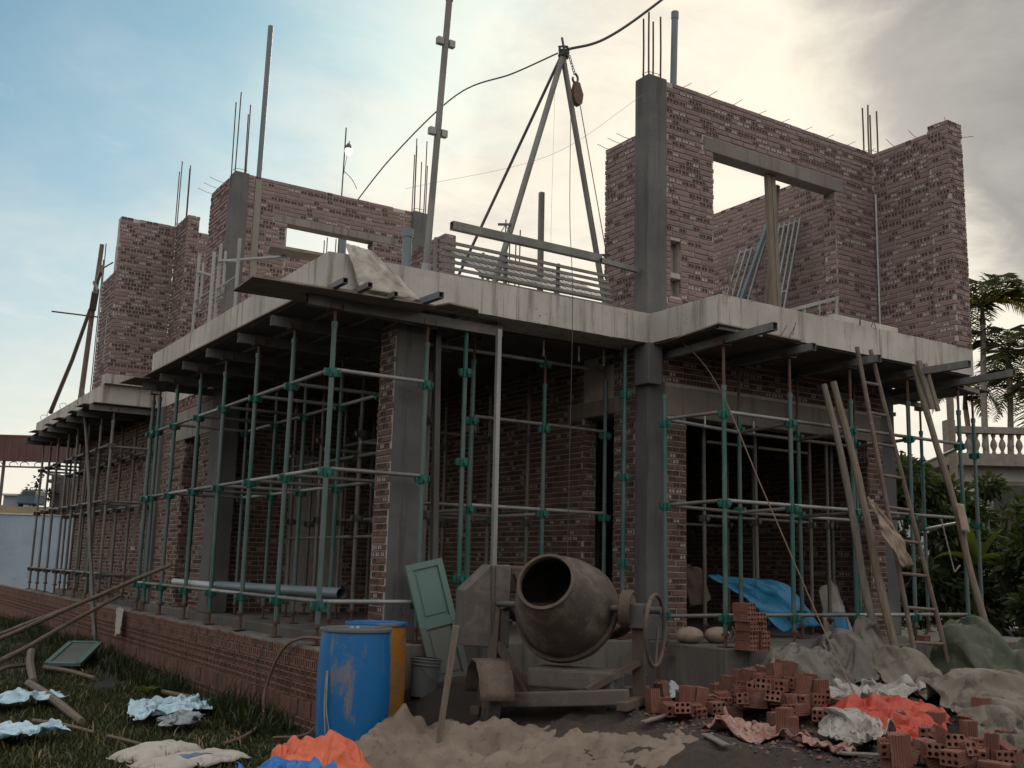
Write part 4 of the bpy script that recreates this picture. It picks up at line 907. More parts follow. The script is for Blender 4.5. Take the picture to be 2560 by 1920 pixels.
o_ = AP+V(0.175, -0.02, -0.45); nn = len(pv); blk.add([o_+V(x, -0.035, z) for x, z in pv]+[o_+V(x, 0.035, z) for x, z in pv], [tuple(range(nn)), tuple(reversed(range(nn, 2*nn)))]+[(i, nn+i, nn+(i+1) % nn, (i+1) % nn) for i in range(nn)]); blk.build('pulley_block', 'rusty', root, bevel=0.01)
MB().tube(AP+V(0.22, -0.02, -0.52), (7.16, 9.24, 5.1), 0.0055, 5).tube((7.16, 9.24, 5.1), (7.18, 9.24, 4.5), 0.0055, 5).build('fall_rope', 'wire', root)
# hauling line down the front of the slab
o = MB().path(curve_pts([AP+V(0.10, -0.02, -0.42), (6.62, 9.2, 5.4), (6.33, 8.72, 4.25), (6.31, 8.70, 2.6), (6.30, 8.70, 1.2)], 6), 0.004, 5).build('hauling_line', 'wire'); tag(o, 'thin dark line hanging down in front of the slab fascia', 'rope')
# cables in the air
def cable(pts, r_, label, mat='wire', cat='cable'): o = MB().path(curve_pts(pts, 10), r_, 6).build('cable', mat); tag(o, label, cat); return o
cable([AP+V(0.02, 0, 0.06), (7.05, 9.15, 7.62), (7.6, 8.85, 8.12), (8.4, 8.3, 9.0)], 0.016, 'thick black cable rising from the tripod head out of view')
cable([AP+V(-0.05, 0.05, 0.02), (6.25, 9.9, 7.25), (6.1, 11.0, 7.35), (6.2, 13.0, 7.2), (6.72, 15.6, 7.25)], 0.010, 'dark cable sagging from the tripod head to the rear wall')
cable([(5.2, 10.5, 5.75), (6.8, 9.9, 6.35), (7.45, 8.85, 6.95)], 0.0018, 'hair-thin line from the slab to the tall right column', 'thin_wire')
cable([(8.05, 11.6, 8.3), (8.03, 11.6, 6.6), (8.03, 11.6, 5.9)], 0.002, 'hair-thin line hanging left of the brick side pier', 'thin_wire')
cable([(7.5, 8.74, 4.2), (7.62, 8.0, 3.5), (7.55, 7.2, 2.2), (7.62, 6.6, 1.0), (7.2, 5.8, 0.32)], 0.006, 'thin guy rope slanting from the slab to the rubble', 'rope', 'rope')
# slatted steel panel standing on the slab edge
root = empty('slatted_panel', (5.9, 8.95, FL2), 'long grey slatted steel panel on edge along the front of the slab', 'steel panel')
for i in range(6):
    z = FL2+0.06+0.066*i; MB().channel((4.82, 8.93, z), (7.02-0.012*i, 8.93, z), 0.025, 0.030).build('slat', 'box_steel', root)
for x in (4.80, 5.63, 6.30): MB().channel((x, 8.955, FL2+0.01), (x, 8.955, FL2+0.42), 0.03, 0.035, up=(0, 1, 0)).build('upright', 'box_steel', root)
root = empty('slatted_panel', (6.7, 10.5, FL2), 'slatted steel panel propped at a slope behind the front panel', 'steel panel')
for i in range(19):
    x = 5.75+0.092*i; MB().channel((x, 9.55, 4.60), (x+0.25, 10.9, 5.30), 0.06, 0.016).build('slat', 'box_steel', root)
for t in (0.05, 0.5, 0.95): MB().channel((5.7+0.25*t, 9.55+1.35*t, 4.57+0.7*t), (7.5+0.25*t, 9.55+1.35*t, 4.57+0.7*t), 0.03, 0.04).build('rail', 'box_steel', root)
for x, y, z in ((6.05, 10.0, 4.85), (7.0, 10.0, 4.85), (6.4, 10.7, 5.25)): MB().tube((x, y, FL2), (x, y, z), 0.018, 8).build('prop', 'galvanised', root)
o = MB().channel((4.99, 8.99, 4.86), (6.90, 8.99, 4.86), 0.07, 0.085).build('steel_beam', 'box_steel'); tag(o, 'square steel beam lying over the slatted panel at the tripod feet', 'beam')
o = MB().channel((6.86, 8.93, 4.82), (7.38, 8.93, 4.80), 0.05, 0.055).build('steel_beam', 'box_steel'); tag(o, 'short steel beam end touching the right column', 'beam')
o = MB().channel((6.85, 10.1, FL2), (6.84, 10.1, 5.95), 0.055, 0.055, up=(0, 1, 0)).build('steel_post', 'grey_tube'); tag(o, 'upright square post standing behind the tripod right leg', 'post')
for x, z, y in ((5.86, 5.10, 9.33), (7.16, 4.98, 9.25)):
    o = MB().beam((x-0.16, y-0.1, z-0.02), (x+0.03, y-0.05, z+0.03), 0.02, 0.025).tube((x-0.06, y-0.08, z), (x-0.13, y-0.08, z-0.12), 0.005, 5).tube((x-0.06, y-0.08, z), (x+0.03, y-0.08, z-0.1), 0.005, 5).build('clamp', 'dark_steel', root); 
    o.parent = None; o.matrix_parent_inverse = Matrix.Identity(4); tag(o, 'small steel clamp on the %s tripod leg' % ('left' if x < 6.5 else 'right'), 'clamp')
# plastic sheet hung over the slab corner
def cloth(name, P00, P10, P11, P01, nu, nv, fn, mat, label, cat, thick=0.004, group=None, flop=None):
    A, B, C_, D_ = map(Vector, (P00, P10, P11, P01)); vs = []; fs = []
    for j in range(nv+1):
        for i in range(nu+1):
            u_, v_ = i/nu, j/nv; p_ = A*(1-u_)*(1-v_)+B*u_*(1-v_)+C_*u_*v_+D_*(1-u_)*v_; vs.append(tuple(p_+Vector(fn(u_, v_, p_))))
    for j in range(nv):
        for i in range(nu): k_ = j*(nu+1)+i; fs.append((k_, k_+1, k_+nu+2, k_+nu+1))
    m_ = MB().add(vs, fs); o = m_.build(name, mat, smooth=True); o.data.polygons.foreach_set('use_smooth', [True]*len(o.data.polygons))
    md = o.modifiers.new('solid', 'SOLIDIFY'); md.thickness = thick; md.offset = 1
    tag(o, label, cat, group); return o
m, q, p = new_mat('dusty_plastic'); v = wpos(q); c = q.mix(q.smooth(q.noise(v, 6, 5), 0.35, 0.65), (0.40, 0.36, 0.31), (0.52, 0.48, 0.43)); q.put(p.inputs['Base Color'], c); p.inputs['Roughness'].default_value = 0.5; p.inputs['Alpha'].default_value = 0.85
bump(q, p, q.noise(v, 25, 4, 0.6, 1.0), 0.6, 0.02); MAT['dusty_plastic'] = m
cloth('plastic_sheet', (3.72, 8.72, 4.36), (3.98, 8.72, 4.34), (4.52, 8.66, 3.92), (3.86, 8.66, 3.94), 22, 22,
      lambda u_, v_, p_: (0.03*fbm(u_*4, v_*4, 1), -0.05*abs(fbm(u_*3+v_*2, v_*2, 4, 4, 1.4))-0.03*math.sin(9*u_+4*v_)**2*v_, 0.02*fbm(u_*5, v_*5, 8)), 'dusty_plastic', 'crumpled dusty plastic sheet hung over the slab corner', 'plastic sheet', 0.002)
# ------------------------------------------------------------------ front balcony room
def grille(y0, y1, xb, zt, n, label, x_top=11.36):
    root = empty('window_grille', ((xb+x_top)/2, (y0+y1)/2, FL2), label, 'window grille', 'steel grilles leaning in the upper room')
    P = lambda t, y: V(xb+(x_top-xb)*t, y, FL2+0.005+(zt-FL2)*t)
    for i in range(n):
        y = y0+(y1-y0)*i/(n-1); MB().channel(P(0, y), P(1, y), 0.028, 0.028, up=(0, 1, 0)).build('bar', 'galvanised', root)
    for t in (0.03, 0.5, 0.98): MB().channel(P(t, y0), P(t, y1), 0.03, 0.02).build('crossbar', 'galvanised', root)
grille(10.75, 11.25, 10.55, 6.35, 5, 'steel bar grille leaning left of the timber prop')
grille(10.05, 10.45, 10.75, 6.55, 5, 'narrow steel bar grille leaning right of the timber prop')
grille(11.35, 11.85, 10.6, 5.75, 5, 'lower steel bar grille at the far left of the leaning group')
o = MB().channel((10.35, 10.75, FL2), (11.3, 10.62, 6.62), 0.07, 0.05).build('steel_section', 'pvc'); tag(o, 'blue-grey steel section leaning beside the grilles', 'beam')
root = empty('timber_prop', (9.52, 8.92, FL2), 'thick double timber prop holding up the lintel of the upper opening', 'prop')
MB().beam((9.56, 8.90, FL2), (9.50, 8.93, 6.43), 0.075, 0.06, (0, 1, 0)).build('board', 'timber', root, bevel=0.004)
MB().beam((9.64, 8.90, FL2), (9.585, 8.93, 6.43), 0.065, 0.05, (0, 1, 0)).build('board', 'grey_timber', root, bevel=0.004)
MB().beam((9.60, 9.10, 4.6), (9.86, 9.10, 6.42), 0.06, 0.04, (0, 1, 0)).build('brace', 'grey_timber', root)
root = empty('steel_rack', (9.9, 8.5, FL2), 'low welded steel rack lying at the foot of the timber prop', 'rack')
MB().channel((9.20, 8.45, 4.50), (10.25, 8.50, 4.86), 0.03, 0.04).build('rail', 'galvanised', root)
for x in (9.62, 9.88, 10.2): MB().channel((x-0.05, 8.47, FL2), (x, 8.48, FL2+0.25+0.34*(x-9.2)), 0.025, 0.025, up=(0, 1, 0)).build('upright', 'galvanised', root)
root = empty('broom', (8.6, 8.35, FL2), 'worn twig broom leaning on the pier left of the opening', 'broom')
MB().tube((8.45, 8.5, FL2), (8.60, 8.72, 4.95), 0.014, 7).build('handle', 'rust_ladder', root)
k = MB()
for i in range(26): k.tube((8.60, 8.72, 4.93), (8.60+random.uniform(-.15, .22), 8.70+random.uniform(-.06, .06), 5.05+random.uniform(-.08, .14)), 0.003, 4)
k.build('twigs', 'grey_timber', root)
o = MB().box(8.62, 8.80, 8.3, 8.5, FL2+0.003, FL2+0.22).build('paint_tin', 'pvc', bevel=0.02); tag(o, 'dull grey box standing at the foot of the broom', 'box')
# ------------------------------------------------------------------ far left: pole lift on the slab
o = MB().path([(3.62, 20.2, FL2-0.1), (3.66, 20.1, 5.8), (3.70, 20.0, 7.16)], [0.05, 0.045, 0.04], 8).build('wooden_pole', 'bamboo', smooth=True); tag(o, 'upright dark wooden pole on the far left slab', 'pole')
o = MB().path([(3.45, 22.2, FL2-0.05), (3.55, 21.0, 5.1), (3.64, 20.2, 5.95)], [0.045, 0.04, 0.035], 8).build('wooden_pole', 'bamboo', smooth=True); tag(o, 'slanting wooden pole bracing the far left upright', 'pole')
root = empty('timber_bracket', (3.62, 19.5, 5.9), 'timber platform bracket between the far left pole and brick wall', 'bracket')
MB().beam((3.5, 19.1, 6.02), (3.66, 20.1, 5.92), 0.12, 0.03).build('board', 'grey_timber', root); MB().beam((3.55, 19.05, 6.45), (3.66, 19.9, 6.45), 0.05, 0.14).build('board', 'grey_timber', root)
MB().beam((3.58, 19.3, 6.1), (3.62, 20.0, 6.42), 0.04, 0.05).build('strut', 'grey_timber', root); MB().tube((3.0, 20.3, 5.83), (3.75, 20.0, 5.78), 0.014, 6).build('tie_bar', 'rebar', root); MB().tube((3.66, 19.9, 6.62), (3.72, 19.0, 6.58), 0.014, 6).build('tie_bar', 'rebar', root)

# ------------------------------------------------------------------ foreground materials
def paint(name, c1, worn, dark, lo, hi, rough=0.45, streak=True):
    m, q, p = new_mat(name); v = wpos(q)
    n = q.noise(q.mapping(v, (5, 5, 1.4) if streak else (4, 4, 4)), 1.0, 7, 0.68, 0.3); f = q.noise(v, 60, 5, 0.7)
    k = q.smooth(q.math('ADD', n, q.math('MULTIPLY', q.math('SUBTRACT', f, 0.5), 0.22)), lo, hi)
    c = q.mix(k, c1, worn); c = q.mix(q.smooth(q.noise(v, 20, 6, 0.7), 0.60, 0.70), c, dark)
    q.put(p.inputs['Base Color'], c); q.put(p.inputs['Roughness'], q.math('ADD', q.math('MULTIPLY', k, 0.35), rough)); bump(q, p, q.math('ADD', f, n), 0.45 if not streak else 0.2, 0.012 if not streak else 0.004); MAT[name] = m
paint('blue_drum', (0.004, 0.130, 0.36), (0.19, 0.175, 0.165), (0.008, 0.08, 0.20), 0.54, 0.66)
paint('yellow_drum', (0.36, 0.14, 0.014), (0.22, 0.13, 0.06), (0.045, 0.04, 0.07), 0.50, 0.62, 0.5, False)
paint('door_green', (0.095, 0.165, 0.145), (0.135, 0.17, 0.15), (0.13, 0.19, 0.165), 0.5, 0.7, 0.6)
paint('door_lower', (0.105, 0.125, 0.11), (0.13, 0.135, 0.12), (0.13, 0.14, 0.12), 0.5, 0.7, 0.7)
paint('mixer_paint', (0.105, 0.090, 0.083), (0.165, 0.145, 0.132), (0.065, 0.055, 0.050), 0.45, 0.65, 0.8, False)
paint('mixer_drum', (0.060, 0.048, 0.041), (0.145, 0.118, 0.094), (0.05, 0.042, 0.038), 0.45, 0.66, 0.8, False)
paint('mixer_rust', (0.085, 0.060, 0.047), (0.135, 0.105, 0.085), (0.05, 0.036, 0.029), 0.45, 0.65, 0.8, False)
paint('bucket_grey', (0.12, 0.13, 0.135), (0.19, 0.18, 0.17), (0.08, 0.085, 0.09), 0.5, 0.7, 0.6)
simple('sand', (0.215, 0.165, 0.130), (0.150, 0.114, 0.090), 1.6, 0.95, c3=(0.06, 0.045, 0.037), s3=9, bmp=0.8, bd=0.02, lo3=0.55, hi3=0.75)
simple('rubber', (0.035, 0.033, 0.032), (0.075, 0.065, 0.06), 9, 0.85)
def fabric(name, c1, c2, c3, scale=2.5, rough=0.85, f3=(0.52, 0.68)):
    m, q, p = new_mat(name); v = wpos(q); c = q.mix(q.smooth(q.noise(v, scale, 6, 0.65, 0.5), 0.38, 0.64), c1, c2)
    c = q.mix(q.smooth(q.noise(v, scale*3.3, 6, 0.7, 0.3), *f3), c, c3); q.put(p.inputs['Base Color'], c); p.inputs['Roughness'].default_value = rough
    rg = q.math('SUBTRACT', 1.0, q.math('ABSOLUTE', q.math('SUBTRACT', q.math('MULTIPLY', q.noise(v, 2.6, 2, 0.4, 0.5), 4.0), 2.0)))
    bump(q, p, q.math('ADD', q.math('MULTIPLY', rg, 0.25), q.math('ADD', q.math('MULTIPLY', q.noise(v, 16, 4, 0.5, 0.6), 0.22), q.math('MULTIPLY', q.noise(v, 220, 2), 0.08))), 0.5, 0.03); MAT[name] = m
fabric('grey_tarp', (0.105, 0.093, 0.083), (0.155, 0.138, 0.122), (0.065, 0.058, 0.050))
fabric('green_tarp', (0.036, 0.048, 0.030), (0.060, 0.068, 0.045), (0.095, 0.086, 0.066))
fabric('tan_tarp', (0.125, 0.108, 0.086), (0.175, 0.152, 0.125), (0.070, 0.068, 0.050))
fabric('orange_tarp', (0.36, 0.036, 0.018), (0.42, 0.055, 0.026), (0.25, 0.032, 0.018), 3, 0.6)
fabric('bright_orange', (0.56, 0.105, 0.045), (0.62, 0.15, 0.07), (0.42, 0.085, 0.04), 3, 0.55)
fabric('pink_rag', (0.28, 0.135, 0.11), (0.36, 0.24, 0.21), (0.20, 0.085, 0.065), 6, 0.8)
fabric('white_rag', (0.34, 0.32, 0.30), (0.25, 0.225, 0.205), (0.16, 0.13, 0.115), 6, 0.6)
fabric('blue_tarp', (0.012, 0.165, 0.34), (0.02, 0.21, 0.40), (0.015, 0.10, 0.22), 3, 0.45)
fabric('bright_blue', (0.010, 0.13, 0.42), (0.015, 0.16, 0.46), (0.01, 0.09, 0.3), 3, 0.45)
fabric('foil_sheet', (0.38, 0.56, 0.66), (0.48, 0.62, 0.70), (0.20, 0.25, 0.29), 5, 0.4, (0.55, 0.66))
fabric('grey_plastic', (0.22, 0.24, 0.26), (0.32, 0.35, 0.37), (0.14, 0.15, 0.16), 6, 0.45)
fabric('cement_bag', (0.36, 0.325, 0.285), (0.42, 0.385, 0.345), (0.27, 0.24, 0.215), 4, 0.85)
fabric('paper_brown', (0.27, 0.205, 0.155), (0.31, 0.24, 0.185), (0.20, 0.15, 0.115), 4, 0.85)
fabric('blue_print', (0.07, 0.13, 0.22), (0.10, 0.17, 0.27), (0.20, 0.22, 0.24), 14, 0.85)

# ------------------------------------------------------------------ drums, bucket, door, stick
def drum(cx, cy, z0, H, R, body, lid, label, bulge=1.0):
    root = empty('drum', (cx, cy, z0), label, 'drum')
    pr_ = [(R*0.90, 0.0), (R*0.96, 0.02), (R*0.985, H*0.15), (R*1.0, H*0.32), (R*1.015*bulge, H*0.5), (R*1.0, H*0.7), (R*0.975, H*0.86), (R*0.955, H*0.955), (R*0.95, H*0.965)]
    MB().lathe(pr_, 48, Matrix.Translation(V(cx, cy, z0)), cap=False).build('body', body, root, smooth=True)
    MB().lathe([(R*0.94, H*0.962), (R*1.0, H*0.962), (R*1.01, H*0.975), (R*1.0, H*0.99), (R*0.94, H*0.992), (R*0.92, H*0.97)], 48, Matrix.Translation(V(cx, cy, z0)), cap=False).build('rim', lid, root, smooth=True)
    MB().lathe([(0.001, H*0.965), (R*0.94, H*0.968)], 48, Matrix.Translation(V(cx, cy, z0)), cap=False).build('lid', lid, root, smooth=True)
    return root
drum(3.76, 8.13, -0.03, 0.965, 0.295, 'blue_drum', 'bucket_grey', 'blue plastic drum smeared with cement at the end of the low wall')
drum(4.175, 8.62, 0.03, 0.92, 0.272, 'yellow_drum', 'blue_drum', 'scuffed yellow steel drum behind the blue drum')
for i, (x, y) in enumerate(((3.66, 8.0), (3.72, 8.02))):
    o = MB().lathe([(0.002, 0), (0.018, 0.004), (0.014, 0.014), (0.002, 0.018)], 8, Matrix.Translation(V(x, y, 0.925))).build('pebble', 'white_rag'); tag(o, 'small pale pebble on the blue drum, %s one' % ('left' if i == 0 else 'right'), 'pebble')
o = MB().beam((3.80, 7.95, 0.93), (3.95, 8.0, 0.932), 0.03, 0.008).build('wood_chip', 'timber'); tag(o, 'flat wood chip on top of the blue drum', 'wood chip')
o = MB().path(curve_pts([(3.47, 8.0, 0.60), (3.465, 7.99, 0.45), (3.47, 7.99, 0.30), (3.50, 7.98, 0.12), (3.48, 8.0, 0.02)], 5), [0.006]*21, 5).path(curve_pts([(3.466, 8.01, 0.6), (3.455, 8.0, 0.35), (3.47, 7.98, 0.1)], 5), 0.005, 5).build('rope_end', 'white_rag'); tag(o, 'frayed pale rope hanging down the left side of the blue drum', 'rope')
root = empty('bucket', (4.63, 8.56, 0.28), 'dented grey bucket with a wire handle by the green door', 'bucket')
Mb = Matrix.Translation(V(4.63, 8.56, 0.29)) @ Matrix.Rotation(math.radians(5), 4, 'Y')
MB().lathe([(0.105, 0.0), (0.11, 0.01), (0.135, 0.33)], 24, Mb, cap=False).lathe([(0.13, 0.33), (0.10, 0.02), (0.001, 0.02)], 24, Mb, cap=False).build('body', 'bucket_grey', root, smooth=True)
for z in (0.27, 0.30, 0.325): MB().lathe([(0.132, z), (0.145, z+0.003), (0.145, z+0.012), (0.132, z+0.015)], 24, Mb, cap=False).build('rim_ring', 'bucket_grey', root, smooth=True)
MB().path(curve_pts([Mb @ V(-0.10, -0.09, 0.27), Mb @ V(-0.02, -0.17, 0.17), Mb @ V(0.10, -0.14, 0.15), Mb @ V(0.135, -0.03, 0.26)], 6), 0.004, 6).build('handle', 'dark_steel', root)
# panelled green door leaf leaning on the scaffold pole
root = empty('door_leaf', (4.9, 8.7, 0.35), 'pale green panelled door leaf leaning beside the yellow drum', 'door')
dM = Matrix.Translation(V(5.03, 8.72, 0.36)) @ Matrix.Rotation(math.radians(-8), 4, 'Z') @ Matrix.Rotation(math.radians(-9), 4, 'X') @ Matrix.Rotation(math.radians(-13.5), 4, 'Y')
def dpart(x0, x1, z0, z1, y0, y1, name, mat):
    MB().obox(dM @ Matrix.Translation(V((x0+x1)/2, (y0+y1)/2, (z0+z1)/2)), x1-x0, y1-y0, z1-z0).build(name, mat, root, bevel=0.003)
Wd, Hd = 0.38, 1.16
dpart(-Wd/2, -Wd/2+0.06, 0.56, Hd, -0.02, 0.02, 'stile', 'door_green'); dpart(Wd/2-0.06, Wd/2, 0.56, Hd, -0.02, 0.02, 'stile', 'door_green')
dpart(-Wd/2, -Wd/2+0.06, 0, 0.56, -0.02, 0.02, 'stile', 'door_lower'); dpart(Wd/2-0.06, Wd/2, 0, 0.56, -0.02, 0.02, 'stile', 'door_lower')
for z0, z1, mt in ((0, 0.09, 'door_lower'), (0.54, 0.62, 'door_green'), (Hd-0.06, Hd, 'door_green')): dpart(-Wd/2+0.06, Wd/2-0.06, z0, z1, -0.019, 0.019, 'rail', mt)
dpart(-Wd/2+0.062, Wd/2-0.062, 0.09, 0.54, -0.004, 0.006, 'panel', 'door_lower'); dpart(-Wd/2+0.062, Wd/2-0.062, 0.62, Hd-0.06, -0.004, 0.006, 'panel', 'door_green')
dpart(-Wd/2+0.085, Wd/2-0.085, 0.66, Hd-0.10, -0.012, -0.004, 'raised_field', 'door_green'); dpart(-Wd/2+0.085, Wd/2-0.085, 0.12, 0.51, -0.012, -0.004, 'raised_field', 'door_lower')
o = MB().beam((4.0, 7.16, -0.05), (4.10, 7.08, 1.00), 0.045, 0.025, (0, 1, 0)).build('stake', 'timber', bevel=0.003); tag(o, 'pale wooden stake stuck upright in the sand heap', 'stake')

# ------------------------------------------------------------------ concrete mixer
MX = V(5.33, 7.40, 1.13); TX = V(0.56, -0.83, 0).normalized(); AX = V(-0.709, -0.554, 0.436); AX = (AX-TX*AX.dot(TX)).normalized(); BX = AX.cross(TX)
UPZ = V(0, 0, 1); SX = UPZ.cross(TX).normalized()     # SX: horizontal, across the trunnion
gm = gz(MX.x, MX.y)
mixer = empty('concrete_mixer', (MX.x, MX.y, gm), 'dusty tilting-drum concrete mixer standing in front of the porch', 'concrete mixer')
DM = Matrix(((TX.x, BX.x, AX.x, MX.x), (TX.y, BX.y, AX.y, MX.y), (TX.z, BX.z, AX.z, MX.z), (0, 0, 0, 1)))
dr = MB().lathe([(0.08, -0.46), (0.24, -0.43), (0.345, -0.34), (0.40, -0.20), (0.418, -0.12), (0.425, -0.06), (0.425, 0.02), (0.415, 0.06), (0.385, 0.16), (0.33, 0.29), (0.27, 0.41), (0.238, 0.465), (0.240, 0.485), (0.222, 0.488), (0.220, 0.46), (0.25, 0.40), (0.36, 0.15), (0.395, 0.02), (0.39, -0.12), (0.33, -0.30), (0.1, -0.42), (0.002, -0.42)], 64, DM, cap=False, jitter=0.008).build('drum', 'mixer_drum', mixer, smooth=True)
MB().lathe([(0.418, -0.135), (0.452, -0.13), (0.455, -0.075), (0.420, -0.07)], 48, DM, cap=False).build('ring_gear', 'mixer_rust', dr, smooth=False)
MB().lathe([(0.224, 0.455), (0.247, 0.458), (0.247, 0.49), (0.222, 0.492), (0.218, 0.46)], 48, DM, cap=False).build('mouth_rim', 'mixer_rust', dr, smooth=True)
# yoke around the drum
yk = MB().path(curve_pts([MX-TX*0.56, MX-TX*0.54-AX*0.25, MX-TX*0.32-AX*0.52, MX-AX*0.58, MX+TX*0.32-AX*0.52, MX+TX*0.52-AX*0.25, MX+TX*0.54], 6), 0.045, 10); yk.build('yoke', 'mixer_rust', mixer, smooth=True)
def disc(c, axis, r_, w, name, mat, parent, n=28, hole=0):
    a = axis.orthogonal().normalized(); b_ = axis.cross(a); M = Matrix(((a.x, b_.x, axis.x, c.x), (a.y, b_.y, axis.y, c.y), (a.z, b_.z, axis.z, c.z), (0, 0, 0, 1)))
    prof = [(0.002, -w/2), (r_*0.92, -w/2), (r_, -w/2+0.01), (r_, w/2-0.01), (r_*0.92, w/2), (r_*0.8, w/2-0.015), (r_*0.3, w/2-0.012), (r_*0.28, w/2+0.01), (0.002, w/2+0.01)]
    return MB().lathe(prof, n, M, cap=False).build(name, mat, parent, smooth=True)
RH = MX+TX*0.57
disc(RH+V(0, 0, 0.0), TX, 0.155, 0.10, 'hub_wheel', 'mixer_rust', mixer)
MB().tube(MX-TX*0.75, RH+TX*0.28, 0.03, 10).build('trunnion_shaft', 'dark_steel', mixer, smooth=True)
HW = MX+TX*0.80+V(0, 0, -0.16)
pts = [HW + (SX*math.cos(a)+UPZ*math.sin(a))*0.285 for a in [i*2*math.pi/36 for i in range(37)]]
hw = MB().path(pts, 0.017, 8, cap=False).build('handwheel', 'mixer_rust', mixer, smooth=True)
MB().tube(HW+V(0, 0, -0.28)+SX*0.02, HW+SX*0.20+V(0, 0, 0.02)+TX*-0.03, 0.012, 7).build('spoke', 'mixer_rust', hw)
MB().box(0, 0.001, 0, 0.001, 0, 0.001) 
BP = MX+TX*0.66
MB().obox(Matrix(((TX.x, SX.x, 0, BP.x), (TX.y, SX.y, 0, BP.y), (0, 0, 1, BP.z-0.05), (0, 0, 0, 1))), 0.12, 0.16, 0.20).build('bearing_bracket', 'dark_steel', mixer, bevel=0.01)
def leg(p, q_, w=0.06, h=0.05, mat='mixer_rust'): MB().beam(p, q_, w, h).build('leg', mat, mixer)
gzz = lambda p: gz(p.x, p.y)
RB = MX+TX*0.66; rb = V(RB.x, RB.y, gzz(RB)+0.02)
leg(RB-V(0, 0, 0.12), rb+SX*0.04, 0.10, 0.05); leg(RB-V(0, 0, 0.2)+SX*0.03, rb+SX*0.10-TX*0.03, 0.045, 0.04)
LB = MX-TX*0.62; lb = V(LB.x, LB.y, gzz(LB)+0.02)
leg(LB-V(0, 0, 0.05), lb-SX*0.10, 0.08, 0.05); leg(LB-V(0, 0, 0.05), lb+SX*0.25, 0.06, 0.05)
fr = MB().beam(lb-SX*0.18+V(0, 0, 0.10), rb-SX*0.30+V(0, 0, 0.10), 0.11, 0.12); fr.build('base_beam', 'mixer_paint', mixer, bevel=0.012)
MB().beam(lb+SX*0.35+V(0, 0, 0.08), rb+SX*0.30+V(0, 0, 0.08), 0.10, 0.10).build('base_beam', 'mixer_paint', mixer, bevel=0.01)
MB().beam(rb-SX*0.45+V(0, 0, 0.04), rb+SX*0.40+V(0, 0, 0.04), 0.09, 0.07).build('cross_beam', 'mixer_rust', mixer, bevel=0.008)
MB().beam(lb-SX*0.40+V(0, 0, 0.04), lb+SX*0.45+V(0, 0, 0.04), 0.09, 0.07).build('cross_beam', 'mixer_rust', mixer, bevel=0.008)
MB().beam(rb-TX*0.35-SX*0.28+V(0, 0, 0.12), RB-V(0, 0, 0.42), 0.07, 0.05).build('brace', 'mixer_rust', mixer); MB().beam(lb+TX*0.40-SX*0.15+V(0, 0, 0.12), LB-V(0, 0, 0.30), 0.07, 0.05).build('brace', 'mixer_rust', mixer)
# sheet-metal motor housing with a sloping shoulder
MC = MX-TX*0.86+V(0.126, -0.081, 0); hp = [(-0.25, -0.34), (-0.25, 0.13), (-0.02, 0.355), (0.16, 0.355), (0.16, -0.36)]
VL = V(-0.90, 0.30, 0).normalized(); VD = V(0.30, 0.90, 0).normalized()
hv = []
for dpt in (-0.13, 0.24):
    for a, z in hp: hv.append(MC - VL*a + VD*dpt + V(0, 0, z-0.02))
hb = MB().add(hv, [(0, 1, 2, 3, 4), (9, 8, 7, 6, 5)]+[(i, 5+i, 5+(i+1) % 5, (i+1) % 5) for i in range(5)]).build('motor_housing', 'mixer_paint', mixer, bevel=0.012)
MB().tube(MC-VL*-0.02+VD*-0.135+V(0, 0, 0.33), MC-VL*0.0+VD*-0.135+V(0, 0, -0.33), 0.008, 6).build('hinge_rod', 'dark_steel', hb)
MB().beam(MC-VL*0.02+VD*-0.134+V(0, 0, 0.33), MC-VL*0.02+VD*-0.134+V(0, 0, -0.36), 0.004, 0.01, VD).build('door_seam', 'dark_steel', hb)
MB().obox(Matrix.Translation(MC-VL*0.36+VD*0.14+V(0, 0, 0.21)) @ Matrix.Rotation(math.atan2(-VL.y, -VL.x), 4, 'Z'), 0.34, 0.24, 0.24).build('gear_cover', 'mixer_rust', mixer, bevel=0.02)
MB().beam(MC-VL*0.24+VD*0.0+V(0, 0, 0.27), MC-VL*0.36+VD*0.02+V(0, 0, 0.0), 0.03, 0.05).build('tension_lever', 'dark_steel', mixer)
# curved mudguard with the road wheel beneath it
WC = MX-TX*0.78-AX*-0.0-SX*0.42; WC = V(4.72, 7.58, gz(4.72, 7.58)+0.22)
aw = V(0.94, -0.34, 0); cw = V(0.34, 0.94, 0).normalized()
Mw = Matrix(((cw.x, 0, aw.x, WC.x), (cw.y, 0, aw.y, WC.y), (0, 1, 0, WC.z), (0, 0, 0, 1)))
tw = MB().lathe([(0.10, -0.05), (0.20, -0.06), (0.235, -0.045), (0.245, 0.0), (0.235, 0.045), (0.20, 0.06), (0.10, 0.05)], 28, Mw, cap=False).build('road_wheel', 'rubber', mixer, smooth=True)
MB().lathe([(0.002, -0.03), (0.05, -0.05), (0.09, -0.035), (0.115, -0.05), (0.115, 0.05), (0.09, 0.035), (0.05, 0.05), (0.002, 0.03)], 20, Mw, cap=False).build('rim', 'mixer_rust', tw, smooth=True)
vs = []; fs = []
for i in range(17):
    a = math.radians(8+164*i/16)
    for j, w_ in enumerate((-0.14, 0.14)):
        r_ = 0.33+0.01*math.sin(i*2.1); vs.append(Mw @ V(r_*math.cos(a), r_*math.sin(a), w_))
for i in range(16): fs.append((2*i, 2*i+1, 2*i+3, 2*i+2))
mg = MB().add(vs, fs).build('mudguard', 'mixer_rust', mixer, smooth=True); md = mg.modifiers.new('solid', 'SOLIDIFY'); md.thickness = 0.012
